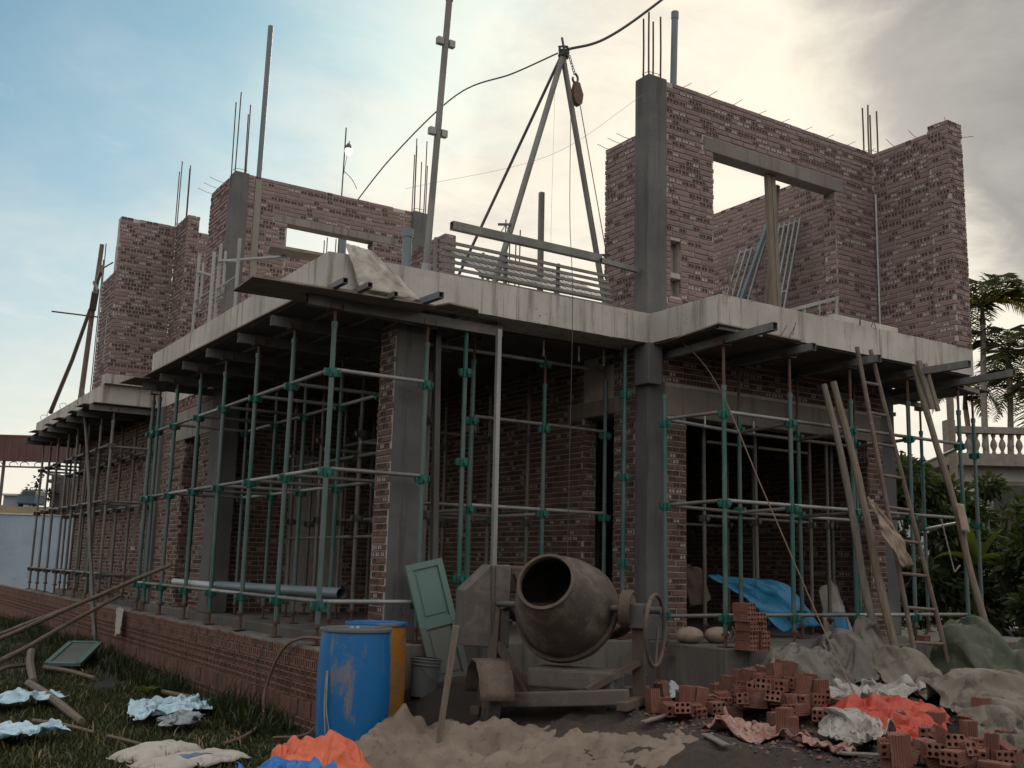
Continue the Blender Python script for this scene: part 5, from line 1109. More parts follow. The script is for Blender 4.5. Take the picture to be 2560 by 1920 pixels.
# trough left below the drum
MB().obox(Matrix.Translation(MX+TX*0.12+V(0, 0, -0.58)) @ Matrix.Rotation(math.atan2(TX.y, TX.x), 4, 'Z'), 0.75, 0.34, 0.16).build('drip_tray', 'mixer_paint', mixer, bevel=0.02)

# ------------------------------------------------------------------ sand heap
sx_, sy_ = np.arange(2.7, 6.4, 0.028), np.arange(4.3, 8.9, 0.028); SXG, SYG = np.meshgrid(sx_, sy_)
def sand_h(x, y):
    h = 0
    for cx, cy, a, r_ in ((3.98, 7.74, 0.27, 0.30), (3.70, 7.35, 0.20, 0.45), (4.3, 7.2, 0.21, 0.65), (4.6, 6.4, 0.16, 0.7), (3.5, 6.7, 0.17, 0.6), (5.0, 5.9, 0.12, 0.55), (4.45, 7.95, 0.12, 0.30), (4.1, 5.9, 0.12, 0.9), (5.05, 6.85, 0.11, 0.45), (5.4, 6.15, 0.11, 0.5), (5.55, 5.5, 0.12, 0.5)):
        h = np.maximum(h, a*np.exp(-((x-cx)**2+(y-cy)**2)/(r_*r_)))+0.25*np.minimum(h, a*np.exp(-((x-cx)**2+(y-cy)**2)/(r_*r_)))
    return h-0.055
hh = sand_h(SXG, SYG); rough_ = 0.07*nfbm(SXG*2.2, SYG*2.2, 21, 5)+0.12*nfbm(SXG*6.5, SYG*6.5, 33, 5)
ZS = ground_z(SXG, SYG)*0.6+np.where(hh > -0.03, hh+rough_*np.clip(hh*6+0.35, 0, 1.2), -0.15)
me = bpy.data.meshes.new('sand_heap'); a_, b2 = len(sx_), len(sy_); me.vertices.add(a_*b2); me.vertices.foreach_set('co', np.stack([SXG, SYG, ZS], -1).ravel())
I = (np.arange(b2-1)[:, None]*a_+np.arange(a_-1)[None, :]).ravel(); hq = hh.ravel(); keep = (hq[I] > -0.055+0.004); I = I[keep]; nf = len(I)
me.loops.add(nf*4); me.loops.foreach_set('vertex_index', np.stack([I, I+1, I+1+a_, I+a_], -1).ravel()); me.polygons.add(nf); me.polygons.foreach_set('loop_start', np.arange(nf)*4); me.update(); me.validate(); me.polygons.foreach_set('use_smooth', [True]*len(me.polygons))
o = link('sand_heap', me, 'sand'); tag(o, 'loose brown building sand heaped in front of the blue drum', 'sand', kind='stuff')

# ------------------------------------------------------------------ tarpaulins and rags
def ridge(x, y, s, o_=4, f=1.0):
    v_ = 0; a = 0.5
    for i in range(o_): v_ += a*(1-abs(mnoise.noise(V(x*f, y*f, s+i*3.1)))*2); f *= 1.9; a *= 0.45
    return v_
def heap(peaks, amp, fr, s, dirx=1.0, diry=1.0, lift=0.02, edge=0.12, slide=0.05):
    rr = random.Random(int(s*100)); dirs = [(math.cos(a), math.sin(a), rr.uniform(1.2, 2.6)) for a in [rr.uniform(0, 3.14) for _ in range(3)]]
    def fn(u_, v_, p_):
        e = min(u_, v_, 1-u_, 1-v_); m_ = min(1, e/0.12)
        h = 0
        for (cu, cv_, a, ru, rv) in peaks: h = max(h, a*math.exp(-((u_-cu)/ru)**2-((v_-cv_)/rv)**2))
        x = p_.x+slide*3*fbm(u_*3, v_*3, s+5, 3)+(1-m_)*edge*2*fbm(u_*4, v_*4, s+11, 3); y = p_.y+slide*3*fbm(u_*3+9, v_*3, s+6, 3)+(1-m_)*edge*2*fbm(u_*4+5, v_*4, s+12, 3)
        w1 = fbm(u_*1.7, v_*1.7, s+2, 3); fold = 0
        for kx, ky, fq in dirs: fold = max(fold, (1-abs(math.sin(math.pi*(fq*(kx*u_*dirx+ky*v_*diry)*fr/2.2+1.9*w1))))**1.4*(0.55+0.9*abs(fbm(u_*2.3+kx*5, v_*2.3, s+7, 2))))
        z = gz(x, y)+lift+h+amp*(0.2+0.8*m_)*(1.15*fold+0.5*max(0, ridge(u_*fr*dirx, v_*fr*diry, s)-0.4))
        return (x-p_.x, y-p_.y, z-p_.z)
    return fn
def G(x, y): return (x, y, 0)
SET = run_cloths(CL)
def settled(key, name, mat, label, cat, dz=0.0, thick=0.004):
    vs, fs = SET[key]; o = MB().add([(x, y, z_+dz) for x, y, z_ in vs], fs).build(name, mat, smooth=True)
    o.data.polygons.foreach_set('use_smooth', [True]*len(o.data.polygons))
    md = o.modifiers.new('sub', 'SUBSURF'); md.levels = 1; md.render_levels = 1
    md = o.modifiers.new('solid', 'SOLIDIFY'); md.thickness = thick; md.offset = 1; tag(o, label, cat); return o
settled('grey', 'tarpaulin', 'grey_tarp', 'big dusty grey tarpaulin heaped against the porch step', 'tarpaulin')
settled('under_green', 'tarpaulin', 'green_tarp', 'small green tarpaulin corner showing under the grey one', 'tarpaulin')
settled('tan', 'tarpaulin', 'tan_tarp', 'crumpled tan tarpaulin right of the grey one', 'tarpaulin')
settled('green', 'tarpaulin', 'green_tarp', 'heaped dark green tarpaulin below the bamboo pole', 'tarpaulin')
settled('olive', 'tarpaulin', 'tan_tarp', 'olive and tan tarpaulin sprawled at the right edge', 'tarpaulin', 0.02)
settled('orange', 'tarpaulin', 'orange_tarp', 'bright orange-red tarpaulin lying by the brick heap', 'tarpaulin', 0.02)
settled('pink', 'rag', 'pink_rag', 'torn pinkish sacking trailing below the brick heap', 'rag')
settled('white_a', 'rag', 'white_rag', 'dirty white plastic between the orange tarpaulin and the pink sacking', 'rag', 0.04)
settled('white_b', 'rag', 'white_rag', 'dirty white plastic strip below the grey tarpaulin', 'rag', 0.03)
cloth('rag', G(6.05, 7.0), G(6.4, 6.9), G(6.5, 7.2), G(6.1, 7.25), 20, 16, heap([(0.5, 0.5, 0.09, 0.4, 0.4)], 0.06, 3, 61.2), 'grey_plastic', 'small crumpled blue-grey plastic bag left of the brick heap', 'plastic bag')
# left side litter
settled('left_orange', 'tarpaulin', 'bright_orange', 'orange tarpaulin in front of the blue drum', 'tarpaulin', 0.05)
settled('left_blue', 'tarpaulin', 'bright_blue', 'blue tarpaulin corner lapped over the orange one', 'tarpaulin', 0.06)
settled('foil_far', 'plastic_sheet', 'foil_sheet', 'narrow silvery sheet in the grass, farther of the two at the left edge', 'plastic sheet', 0.07)
settled('foil_near', 'plastic_sheet', 'foil_sheet', 'narrow silvery sheet in the grass, nearer of the two at the left edge', 'plastic sheet', 0.07)
settled('foil_mid', 'plastic_sheet', 'foil_sheet', 'crumpled silvery sheet in the middle of the grass', 'plastic sheet', 0.06)
cloth('plastic_sheet', (2.55, 9.15, 0), (2.95, 9.3, 0), (2.95, 9.6, 0), (2.6, 9.5, 0), 20, 20, heap([(0.5, 0.5, 0.05, 0.5, 0.4)], 0.06, 3.5, 94.4, lift=0.07), 'grey_plastic', 'small grey plastic scrap beside the crumpled silvery sheet', 'plastic sheet')
def bag(x, y, L, W, rz, label, pr_=True, h=0.07, tilt=0.0):
    root = empty('cement_bag', (x, y, gz(x, y)+0.05), label, 'sack', 'empty cement bags in the grass')
    M = Matrix.Translation(V(x, y, gz(x, y)+0.055)) @ Matrix.Rotation(rz, 4, 'Z') @ Matrix.Rotation(tilt, 4, 'X'); vs = []; fs = []; nu, nv = 36, 22
    for j in range(nv+1):
        for i in range(nu+1):
            u_, v_ = i/nu, j/nv; z = h*0.6*(1-(2*v_-1)**6)*(1-(2*u_-1)**8)+0.035*ridge(u_*3+x, v_*2+y, 3)-0.02; vs.append(M @ V((u_-.5)*L+0.03*fbm(v_*3, x, 1), (v_-.5)*W+0.04*fbm(u_*3, y, 2), z))
    for j in range(nv):
        for i in range(nu): k_ = j*(nu+1)+i; fs.append((k_, k_+1, k_+nu+2, k_+nu+1))
    o = MB().add(vs, fs).build('paper_body', 'cement_bag', root, smooth=True); o.modifiers.new('s', 'SOLIDIFY').thickness = 0.006; o.data.polygons.foreach_set('use_smooth', [True]*len(o.data.polygons))
    if pr_:
        k = MB(); sub = []; i0, i1, j0, j1 = 14, 24, 7, 12
        for j in range(j0, j1+1):
            for i in range(i0, i1+1): p_ = Vector(vs[j*(nu+1)+i]); sub.append(p_+V(0, 0, 0.0035))
        w_ = i1-i0+1; k.add(sub, [(j*w_+i, j*w_+i+1, (j+1)*w_+i+1, (j+1)*w_+i) for j in range(j1-j0) for i in range(i1-i0)]); k.build('printed_patch', 'blue_print', root, smooth=True)
    if True: MB().path([vs[j*(nu+1)] for j in range(nv+1)], 0.006, 5).build('folded_end', 'cement_bag', root)
bag(2.18, 7.98, 0.62, 0.34, 0.55, 'empty tan cement bag folded over at the bottom of the grass', False, 0.12)
bag(2.32, 7.60, 0.78, 0.36, 0.42, 'empty cement bag with faded blue print at the bottom of the grass', True, 0.08)
# sack scrap hung on the low wall
cloth('sack_scrap', (3.63, 15.9, 0.74), (3.64, 15.55, 0.73), (3.60, 15.45, 0.40), (3.60, 15.75, 0.34), 14, 18, lambda u_, v_, p_: (-0.04*abs(fbm(u_*3, v_*3, 3))-0.02, 0.03*fbm(u_, v_*3, 6), 0.03*fbm(u_*3, v_, 9)), 'cement_bag', 'torn cement sack scrap hung over the low brick wall', 'sack')
# panel door in the grass
root = empty('shutter_panel', (2.9, 14.8, 0.05), 'pale green shutter panel lying flat in the grass', 'shutter')
Ms = Matrix.Translation(V(2.90, 14.9, 0.19)) @ Matrix.Rotation(math.radians(66), 4, 'Z') @ Matrix.Rotation(math.radians(-9), 4, 'Y')
MB().obox(Ms, 1.2, 0.44, 0.02).build('board', 'door_lower', root)
for a, c, w_, h_ in ((0, 0.19, 1.2, 0.06), (0, -0.19, 1.2, 0.06), (0.56, 0, 0.08, 0.44), (-0.56, 0, 0.08, 0.44)): MB().obox(Ms @ Matrix.Translation(V(a, c, 0.018)), w_, h_, 0.018).build('rail', 'door_green', root)
# logs and sticks
def log(pts, r_, label, mat='bamboo', cat='log', grp='cut branches in the grass'):
    c_ = curve_pts(pts, 6); n_ = len(c_); o = MB().path(c_, [r_*(1-0.25*i/n_)*(1+0.12*fbm(i*0.5, r_*50)) for i in range(n_)], 8).build('branch', mat, smooth=True); tag(o, label, cat, grp)
log([(2.62, 16.4, 0.10), (2.30, 14.4, 0.12), (2.08, 12.7, 0.09)], 0.055, 'thick crooked branch lying away from the viewer in the grass')
log([(2.05, 12.8, 0.06), (2.0, 11.2, 0.10), (2.02, 9.8, 0.05)], 0.045, 'thick pale branch passing under the farther silvery sheet')
log([(1.7, 13.4, 0.08), (2.0, 14.1, 0.11), (2.3, 14.5, 0.10)], 0.03, 'straight branch at the left edge of the grass')
log([(2.45, 14.3, 0.08), (2.62, 13.7, 0.09), (2.8, 13.1, 0.06)], 0.03, 'short branch in front of the shutter panel')
log([(1.65, 9.9, 0.07), (1.85, 9.5, 0.07), (2.0, 9.2, 0.05)], 0.018, 'thin pale stick right of the nearer silvery sheet')
log([(2.03, 8.85, 0.07), (2.12, 8.55, 0.07), (2.25, 8.3, 0.05)], 0.014, 'thin pale stick above the cement bags')
log([(3.12, 11.4, 0.08), (3.3, 10.9, 0.07), (3.42, 10.6, 0.05)], 0.025, 'short stick right of the crumpled silvery sheet')
def pole(p, q_, r1, r2, label, mat='bamboo'):
    p, q_ = Vector(p), Vector(q_); pts = []; rs = []
    for i in range(15):
        t = i/14; pts.append(p.lerp(q_, t)+V(0.055*fbm(t*2.5, p.x, 1), 0.05*fbm(t*2.5, p.y, 2), 0.02*fbm(t*2, 3, 3))); rs.append((r1*(1-t)+r2*t)*(1.12 if i % 3 == 0 else 1))
    o = MB().path(pts, rs, 8).build('bamboo_pole', mat, smooth=True); tag(o, label, 'pole')
pole((1.75, 16.9, 0.02), (3.62, 13.3, 1.37), 0.034, 0.024, 'longest bamboo pole leaning over the low wall from the left', 'bamboo')
pole((1.60, 17.2, 0.03), (3.60, 15.9, 0.98), 0.030, 0.022, 'shorter bamboo pole leaning just above the longest one')
pole((1.55, 13.8, 0.03), (3.60, 15.8, 0.90), 0.032, 0.024, 'lower bamboo pole leaning on the wall near the sack scrap')
pole((2.1, 23.3, 0.2), (2.9, 24.5, 1.25), 0.035, 0.03, 'thin bamboo pole at the far left edge, left of a pair'); pole((2.25, 23.3, 0.2), (3.0, 24.3, 1.27), 0.035, 0.03, 'thin bamboo pole at the far left edge, right of a pair')
pole((3.66, 17.2, 0.0), (3.60, 19.9, 4.4), 0.035, 0.03, 'slender dark pole standing before the far left scaffold', 'dark_steel')
o = MB().path(curve_pts([(3.95, 8.5, 0.70), (3.78, 8.75, 0.78), (3.66, 9.1, 0.77), (3.60, 9.4, 0.62), (3.56, 9.62, 0.25), (3.44, 9.30, 0.06), (3.05, 8.6, 0.05), (2.76, 8.27, 0.05)], 8), 0.014, 8).build('hose', 'hose', smooth=True); tag(o, 'brown hose looped over the low wall beside the blue drum', 'hose')
o = MB().path(curve_pts([(3.62, 8.3, 0.25), (3.45, 8.3, 0.08), (3.2, 8.4, 0.05)], 8), 0.009, 6).build('hose', 'hose', smooth=True); tag(o, 'thin cable end at the foot of the blue drum', 'hose')

# ------------------------------------------------------------------ loose hollow bricks
def hollow_brick(nx, nz, L=0.19, W=0.122, H=0.088):
    k = MB(); cw_, chh = W/nx, H/nz
    for sgn in (-1, 1):
        y = sgn*L/2
        for a in range(nx):
            for c in range(nz):
                x0 = -W/2+a*cw_; z0 = -H/2+c*chh; cx, cz = x0+cw_/2, z0+chh/2; r_ = min(cw_, chh)*0.34
                oc = [(cx+r_*math.cos(t), cz+r_*math.sin(t)) for t in [math.pi/8+i*math.pi/4 for i in range(8)]]
                sq = [(x0+cw_, cz+chh*.25), (x0+cw_*.75, z0+chh), (x0+cw_*.25, z0+chh), (x0, cz+chh*.25), (x0, cz-chh*.25), (x0+cw_*.25, z0), (x0+cw_*.75, z0), (x0+cw_, cz-chh*.25)]
                sq = [(x0+cw_, z0+chh), (x0+cw_*.6, z0+chh), (x0, z0+chh), (x0, z0+chh*.5), (x0, z0), (x0+cw_*.5, z0), (x0+cw_, z0), (x0+cw_, z0+chh*.5)]
                vs = [(p_[0], y, p_[1]) for p_ in sq]+[(p_[0], y, p_[1]) for p_ in oc]+[(p_[0], y-sgn*0.05, p_[1]) for p_ in oc]
                k.add(vs, [(i, (i+1) % 8, 8+(i+1) % 8, 8+i) for i in range(8)]+[(8+i, 8+(i+1) % 8, 16+(i+1) % 8, 16+i) for i in range(8)]+[tuple(range(16, 24))])
    nr = 5
    for (ax, ext, oth) in (('x', W/2, H), ('z', H/2, W)):
        for sgn in (-1, 1):
            pts = []
            for i in range(nr):
                a = -oth/2+oth*i/nr; w_ = oth/nr; pts += [(a, 0), (a+w_*.78, 0), (a+w_*.82, -0.004), (a+w_*.96, -0.004)]
            pts.append((oth/2, 0)); k0 = len(k.v)
            for t, d_ in pts:
                for y in (-L/2, L/2): k.v.append((sgn*(ext+d_), y, t) if ax == 'x' else (t, y, sgn*(ext+d_)))
            for i in range(len(pts)-1): k.f.append((k0+2*i, k0+2*i+1, k0+2*i+3, k0+2*i+2))
    me = mesh_from('hollow_brick', k.v, k.f); me.materials.append(MAT['clay']); return me
HB = [hollow_brick(3, 2), hollow_brick(2, 2, 0.19, 0.092, 0.088), hollow_brick(3, 2, 0.105), hollow_brick(3, 2)]
HM = {}
def drop_brick(x, y, rz, rx, label, grp, me=None, ry=0.0, zoff=None, top=0.16):
    me = me or random.choice(HB)
    M = Matrix.Rotation(rz, 4, 'Z') @ Matrix.Rotation(rx, 4, 'X') @ Matrix.Rotation(ry, 4, 'Y')
    co_ = [M @ Vector(v_.co) for v_ in me.vertices]; lo = min(c.z for c in co_); hi = max(c.z for c in co_)
    cells = {(round((x+c.x)/0.06), round((y+c.y)/0.06)) for c in co_}
    cx0, cx1 = min(c[0] for c in cells), max(c[0] for c in cells); cy0, cy1 = min(c[1] for c in cells), max(c[1] for c in cells)
    inner = [(i, j) for i in range(cx0, cx1+1) for j in range(cy0, cy1+1)]
    hs = sorted(max(HM.get(c, -9), gz(c[0]*0.06, c[1]*0.06)) for c in inner); base = min(hs[int(len(hs)*0.55)], gz(x, y)+top) if zoff is None else zoff
    ob = bpy.data.objects.new('hollow_brick', me); COL.objects.link(ob); ob.matrix_world = Matrix.Translation(V(x, y, base-lo-0.004)) @ M
    ob.location = V(x, y, base-lo-0.004); ob.rotation_euler = M.to_euler(); WM[ob.name] = Matrix.Translation(ob.location) @ M
    tag(ob, label, 'brick', grp)
    for c in inner: HM[c] = max(HM.get(c, -9), base+(hi-lo)*0.92)
r = random.Random(12)
lab = 'loose hollow red brick in the heap before the grey tarpaulin'
for i in range(104):
    t = r.random(); px = 5.85+1.05*t+r.gauss(0, 0.10); py = 6.72-0.62*t+r.gauss(0, 0.20)
    if r.random() < 0.45: px, py = r.gauss(6.60, 0.20), r.gauss(6.20, 0.17)
    mode = r.random(); rx = 0 if mode < .5 else (math.pi/2+r.uniform(-.25, .25) if mode < .72 else r.uniform(-.5, .5))
    drop_brick(px, py, r.uniform(0, 6.3), rx+r.uniform(-.08, .08), lab, 'loose bricks in the heap', ry=r.uniform(-.1, .1), top=0.21*math.exp(-((px-6.58)/0.45)**2-((py-6.22)/0.36)**2))
for (x, y) in ((6.42, 4.86), (6.55, 4.78), (6.75, 5.68)): drop_brick(x, y, r.uniform(0, 6), r.uniform(-.1, .1), 'single hollow brick lying by the orange tarpaulin', 'bricks by the orange tarpaulin')
lab = 'hollow red brick dumped at the bottom right corner'
for i in range(30): drop_brick(5.72+1.35*r.random(), 4.22+0.38*r.random(), r.uniform(0, 6.3), r.choice((0, 0, math.pi/2, .5, -.4))+r.uniform(-.1, .1), lab, 'loose bricks at the lower right corner', top=0.08)
lab = 'scattered hollow brick lying alone between the mixer and the tarpaulins'
for i in range(26): drop_brick(5.75+2.2*r.random(), 4.6+2.3*r.random(), r.uniform(0, 6.3), r.choice((0, 0, math.pi/2, .3)), lab, 'bricks scattered over the mud', r.choice(HB), top=0.05)
# neat stack on the porch edge
lab = 'hollow red brick in the small stack on the porch edge'
for l in range(5):
    for j in range(2 if l < 4 else 1):
        drop_brick(7.62+0.145*j+r.uniform(-.015, .015)-(0.03 if l > 2 else 0), 7.54+r.uniform(-.02, .02), math.pi/2*(l % 2)*0+r.uniform(-.12, .12), 0, lab, 'bricks stacked on the porch edge', HB[0], zoff=FL1+0.001+l*0.090 if l else FL1+0.001)
drop_brick(5.85, 6.62, 0.4, 0, 'hollow brick propping the mixer base', 'bricks under the mixer', zoff=gz(5.85, 6.62)); drop_brick(6.08, 6.60, 0.9, 0.1, 'hollow brick propping the mixer base', 'bricks under the mixer', zoff=gz(6.08, 6.60))
for (x, y) in ((10.62, 7.72), (11.62, 7.74)): drop_brick(x, y+0.02, 0.05, 0, 'hollow brick under a scaffold foot on the right', 'bricks under scaffold feet', zoff=FL1+0.001)
drop_brick(3.95, 12.4, 0.3, math.pi/2, 'hollow brick standing on end behind the left scaffold', None, HB[0], zoff=0.465); drop_brick(4.05, 11.7, 0.9, 0, 'hollow brick lying flat behind the left scaffold', None, HB[0], zoff=0.465)
# porch filling between low wall and floor
o = MB().box(3.93, 4.47, 8.9, 25.9, 0.0, 0.46).build('earth_fill', 'earth'); o['kind'] = 'structure'
o = MB().obox(Matrix.Translation(V(4.15, 10.6, 0.54)) @ Matrix.Rotation(.1, 4, 'Z'), 0.36, 0.5, 0.15).build('concrete_block', 'floor_concrete', bevel=0.01); tag(o, 'rough concrete block behind the third scaffold pole', 'block')
# splintered boards and scraps trodden into the mud
for i, (x, y, a, l, lb) in enumerate(((5.55, 6.45, 0.4, 0.45, 'broken board end lying left of the brick heap'), (5.35, 5.6, 1.2, 0.38, 'thin splintered lath lying in the mud by the sand'), (6.0, 4.75, 2.6, 0.5, 'muddy lath lying before the pink sacking'), (8.3, 6.6, 0.2, 0.5, 'short pale board between the tarpaulins'), (7.9, 4.6, 0.9, 0.6, 'muddy board at the edge of the olive tarpaulin'))):
    z = gz(x, y)+0.02; o = MB().beam((x-l/2*math.cos(a), y-l/2*math.sin(a), z), (x+l/2*math.cos(a), y+l/2*math.sin(a), z+0.015), 0.05+0.01*(i % 3), 0.015).build('board_scrap', 'grey_timber', bevel=0.003); tag(o, lb, 'board')
# rubble and gravel
def gravel(n_, xr, yr, smin, smax, mat, name, label, seed, zf=None):
    r_ = np.random.default_rng(seed); X = r_.uniform(*xr, n_); Y = r_.uniform(*yr, n_); Z = ground_z(X, Y) if zf is None else np.full(n_, zf); S = smin+(smax-smin)*r_.random(n_)**3
    base = np.array([(1, 0, 0), (-1, 0, 0), (0, 1, 0), (0, -1, 0), (0, 0, .7), (0, 0, -.7)], float); tri = np.array([(0, 2, 4), (2, 1, 4), (1, 3, 4), (3, 0, 4), (2, 0, 5), (1, 2, 5), (3, 1, 5), (0, 3, 5)])
    ang = r_.uniform(0, 6.28, n_); ca, sa = np.cos(ang), np.sin(ang)
    P = base[None]*(0.6+0.8*r_.random((n_, 6, 1)))*S[:, None, None]; P = np.stack([P[..., 0]*ca[:, None]-P[..., 1]*sa[:, None], P[..., 0]*sa[:, None]+P[..., 1]*ca[:, None], P[..., 2]], -1); P += np.stack([X, Y, Z+S*0.10], -1)[:, None, :]
    me = mesh_from(name, P.reshape(-1, 3).tolist(), (tri[None]+6*np.arange(n_)[:, None, None]).reshape(-1, 3).tolist()); ob = link(name, me, mat); tag(ob, label, 'gravel', kind='stuff')
simple('stone', (0.060, 0.049, 0.042), (0.105, 0.088, 0.076), 9, 0.9, vary=0.35)
gravel(6500, (5.4, 10.0), (4.2, 7.6), 0.004, 0.026, 'stone', 'rubble', 'stones and mortar crumbs scattered over the muddy ground', 3)
gravel(1600, (9.2, 11.2), (6.7, 7.6), 0.008, 0.03, 'stone', 'gravel', 'grey gravel spread at the ladder foot', 5)
gravel(900, (5.5, 8.5), (4.4, 7.2), 0.006, 0.034, 'clay', 'brick_rubble', 'broken red brick crumbs around the heap', 8)
gravel(900, (3.0, 6.0), (4.8, 8.2), 0.004, 0.016, 'stone', 'sand_pebbles', 'small pebbles on and around the sand', 9)

# ------------------------------------------------------------------ ladder, poles and bundles on the right
root = empty('ladder', (9.65, 6.9, 0.55), 'rusty tapering steel ladder leaning against the balcony slab', 'ladder')
A0, A1, B0, B1 = V(9.384, 6.90, 0.45), V(9.40, 7.55, 3.96), V(9.93, 6.90, 0.42), V(9.63, 7.55, 3.96)
for a, c in ((A0, A1), (B0, B1)): MB().tube(a, c, 0.025, 9).build('stile', 'rust_ladder', root, smooth=True)
for i in range(9): t = 0.10+0.098*i; MB().tube(A0.lerp(A1, t), B0.lerp(B1, t), 0.018, 8).build('rung', 'rust_ladder', root, smooth=True)
pole((9.27, 7.28, 0.72), (8.93, 7.62, 3.50), 0.042, 0.032, 'dark crooked timber leaning on the scaffold left of the ladder, behind its twin', 'grey_timber')
pole((9.31, 7.08, 0.62), (9.06, 7.60, 3.54), 0.043, 0.037, 'crooked pale timber leaning on the scaffold left of the ladder', 'timber')
pole((10.80, 6.95, 0.52), (10.50, 7.62, 3.90), 0.038, 0.034, 'long bamboo pole leaning against the right end of the slab', 'timber')
root = empty('lashed_boards', (10.55, 7.5, 3.5), 'short boards lashed to the top of the long bamboo pole', 'boards')
MB().beam((10.50, 7.56, 3.95), (10.60, 7.48, 3.38), 0.08, 0.03, (0, 1, 0)).build('board', 'grey_timber', root); MB().beam((10.58, 7.54, 3.92), (10.68, 7.46, 3.36), 0.06, 0.03, (0, 1, 0)).build('board', 'timber', root)
cloth('cloth_wrap', (10.55, 7.20, 2.28), (10.70, 7.20, 2.27), (10.74, 7.16, 1.95), (10.58, 7.16, 1.97), 8, 10, lambda u_, v_, p_: (0.02*fbm(u_*3, v_*3, 1), -0.03*math.sin(u_*3.1), 0.02*fbm(u_*4, v_, 3)), 'paper_brown', 'pale cloth tied round the long bamboo pole', 'cloth')
cloth('paper_sack', (8.93, 7.14, 2.25), (9.05, 7.12, 2.18), (9.50, 7.02, 1.58), (9.30, 7.02, 1.54), 22, 26, lambda u_, v_, p_: (0.10*fbm(u_*2, v_*3, 1)+0.08*math.sin(v_*3.1)*(u_-.5), -0.07*ridge(u_*2, v_*2.5, 5, 3), 0.06*fbm(u_*4, v_*2, 3)), 'paper_brown', 'torn brown paper sack hung on the crooked timbers', 'sack')
o = MB().tube((10.45, 7.32, 2.10), (10.62, 7.30, 1.52), 0.008, 6).tube((10.62, 7.30, 1.52), (10.70, 7.28, 1.60), 0.008, 6).build('hook_rod', 'white_rag'); tag(o, 'thin pale hooked rod hanging right of the ladder', 'rod')
# bundles in the dark front room
cloth('tarpaulin', (8.75, 9.35, 1.40), (9.15, 9.1, 1.36), (10.1, 8.85, 0.77), (9.35, 8.75, 0.76), 40, 34, lambda u_, v_, p_: (0.05*fbm(u_*3, v_*3, 2), -0.18*math.sin(u_*2.6)*math.sin(v_*2.8)-0.06*ridge(u_*2, v_*2, 4), 0.16*math.sin(v_*2.9)*(0.4+u_)+0.05*ridge(u_*3, v_*2, 8)), 'blue_tarp', 'bright blue tarpaulin bundle in the dark ground floor room', 'tarpaulin')
cloth('rag', (8.45, 9.45, 1.55), (8.72, 9.35, 1.48), (8.82, 9.3, 1.15), (8.55, 9.35, 1.05), 16, 16, lambda u_, v_, p_: (0.06*fbm(u_*3, v_*3, 2), -0.10*math.sin(u_*3), 0.06*fbm(u_*3, v_*3, 8)), 'rust_ladder', 'rust-coloured rag above the blue tarpaulin bundle', 'rag')
cloth('sack', (10.80, 9.40, 1.30), (11.02, 9.35, 1.42), (11.12, 9.2, 0.74), (10.62, 9.2, 0.74), 22, 24, lambda u_, v_, p_: (0.05*fbm(u_*3, v_*3, 2), -0.16*math.sin(u_*3.1)*(0.4+v_)-0.04*ridge(u_*2, v_*3, 4), 0.03*fbm(u_*4, v_*3, 8)), 'cement_bag', 'pale slumped sack in the dark ground floor room', 'sack')
cloth('bag', (10.66, 9.05, 1.0), (10.82, 9.0, 1.0), (10.85, 8.95, 0.74), (10.62, 9.0, 0.74), 12, 12, lambda u_, v_, p_: (0, -0.05*math.sin(u_*3.1), 0.02*fbm(u_*4, v_*3, 8)), 'blue_tarp', 'small blue bag leaning on the pale sack', 'bag')
for i, (x, y, s_) in enumerate(((7.62, 8.35, 1.0), (7.95, 8.28, 0.9))):
    Ms = Matrix.Translation(V(x, y, FL1+0.08)) @ Matrix.Rotation(0.3*i, 4, 'Z'); k = MB(); vs = []; fs = []
    for j in range(9):
        for a in range(14):
            th, ph = math.pi*j/8, 2*math.pi*a/14; vs.append(Ms @ V(0.17*s_*math.sin(th)*math.cos(ph)+.015*fbm(a, j), 0.13*math.sin(th)*math.sin(ph)+.02*fbm(a*.7, j*.7, 9), 0.085*math.cos(th)*(1+.3*fbm(a*.6, j*.6, 3))))
    for j in range(8):
        for a in range(14): fs.append((j*14+a, j*14+(a+1) % 14, (j+1)*14+(a+1) % 14, (j+1)*14+a))
    o = k.add(vs, fs).build('small_sack', 'paper_brown', smooth=True); tag(o, '%s small tied sack on the porch step behind the handwheel' % ('left' if i == 0 else 'right'), 'sack', 'small sacks on the porch step')
k = MB()
for i in range(22): x = 8.15+random.uniform(-.05, .22); k.tube((x, 8.3+random.uniform(-.1, .1), FL1+.01), (x+random.uniform(-.08, .12), 8.25, FL1+random.uniform(.1, .2)), 0.006, 5)
o = k.build('stick_bundle', 'grey_timber'); tag(o, 'bundle of short sticks on the porch step beside the small sacks', 'bundle')
o = MB().path([V(8.6, 8.2, FL1+0.16)+V(0.16*math.cos(a), 0.0, 0.16*math.sin(a)) for a in [i*math.pi/10 for i in range(21)]], 0.02, 7, cap=False).build('tyre', 'rubber', smooth=True); o.location = (11.2, 8.2, FL1); tag(o, 'small black tyre standing near the pale sack', 'tyre')

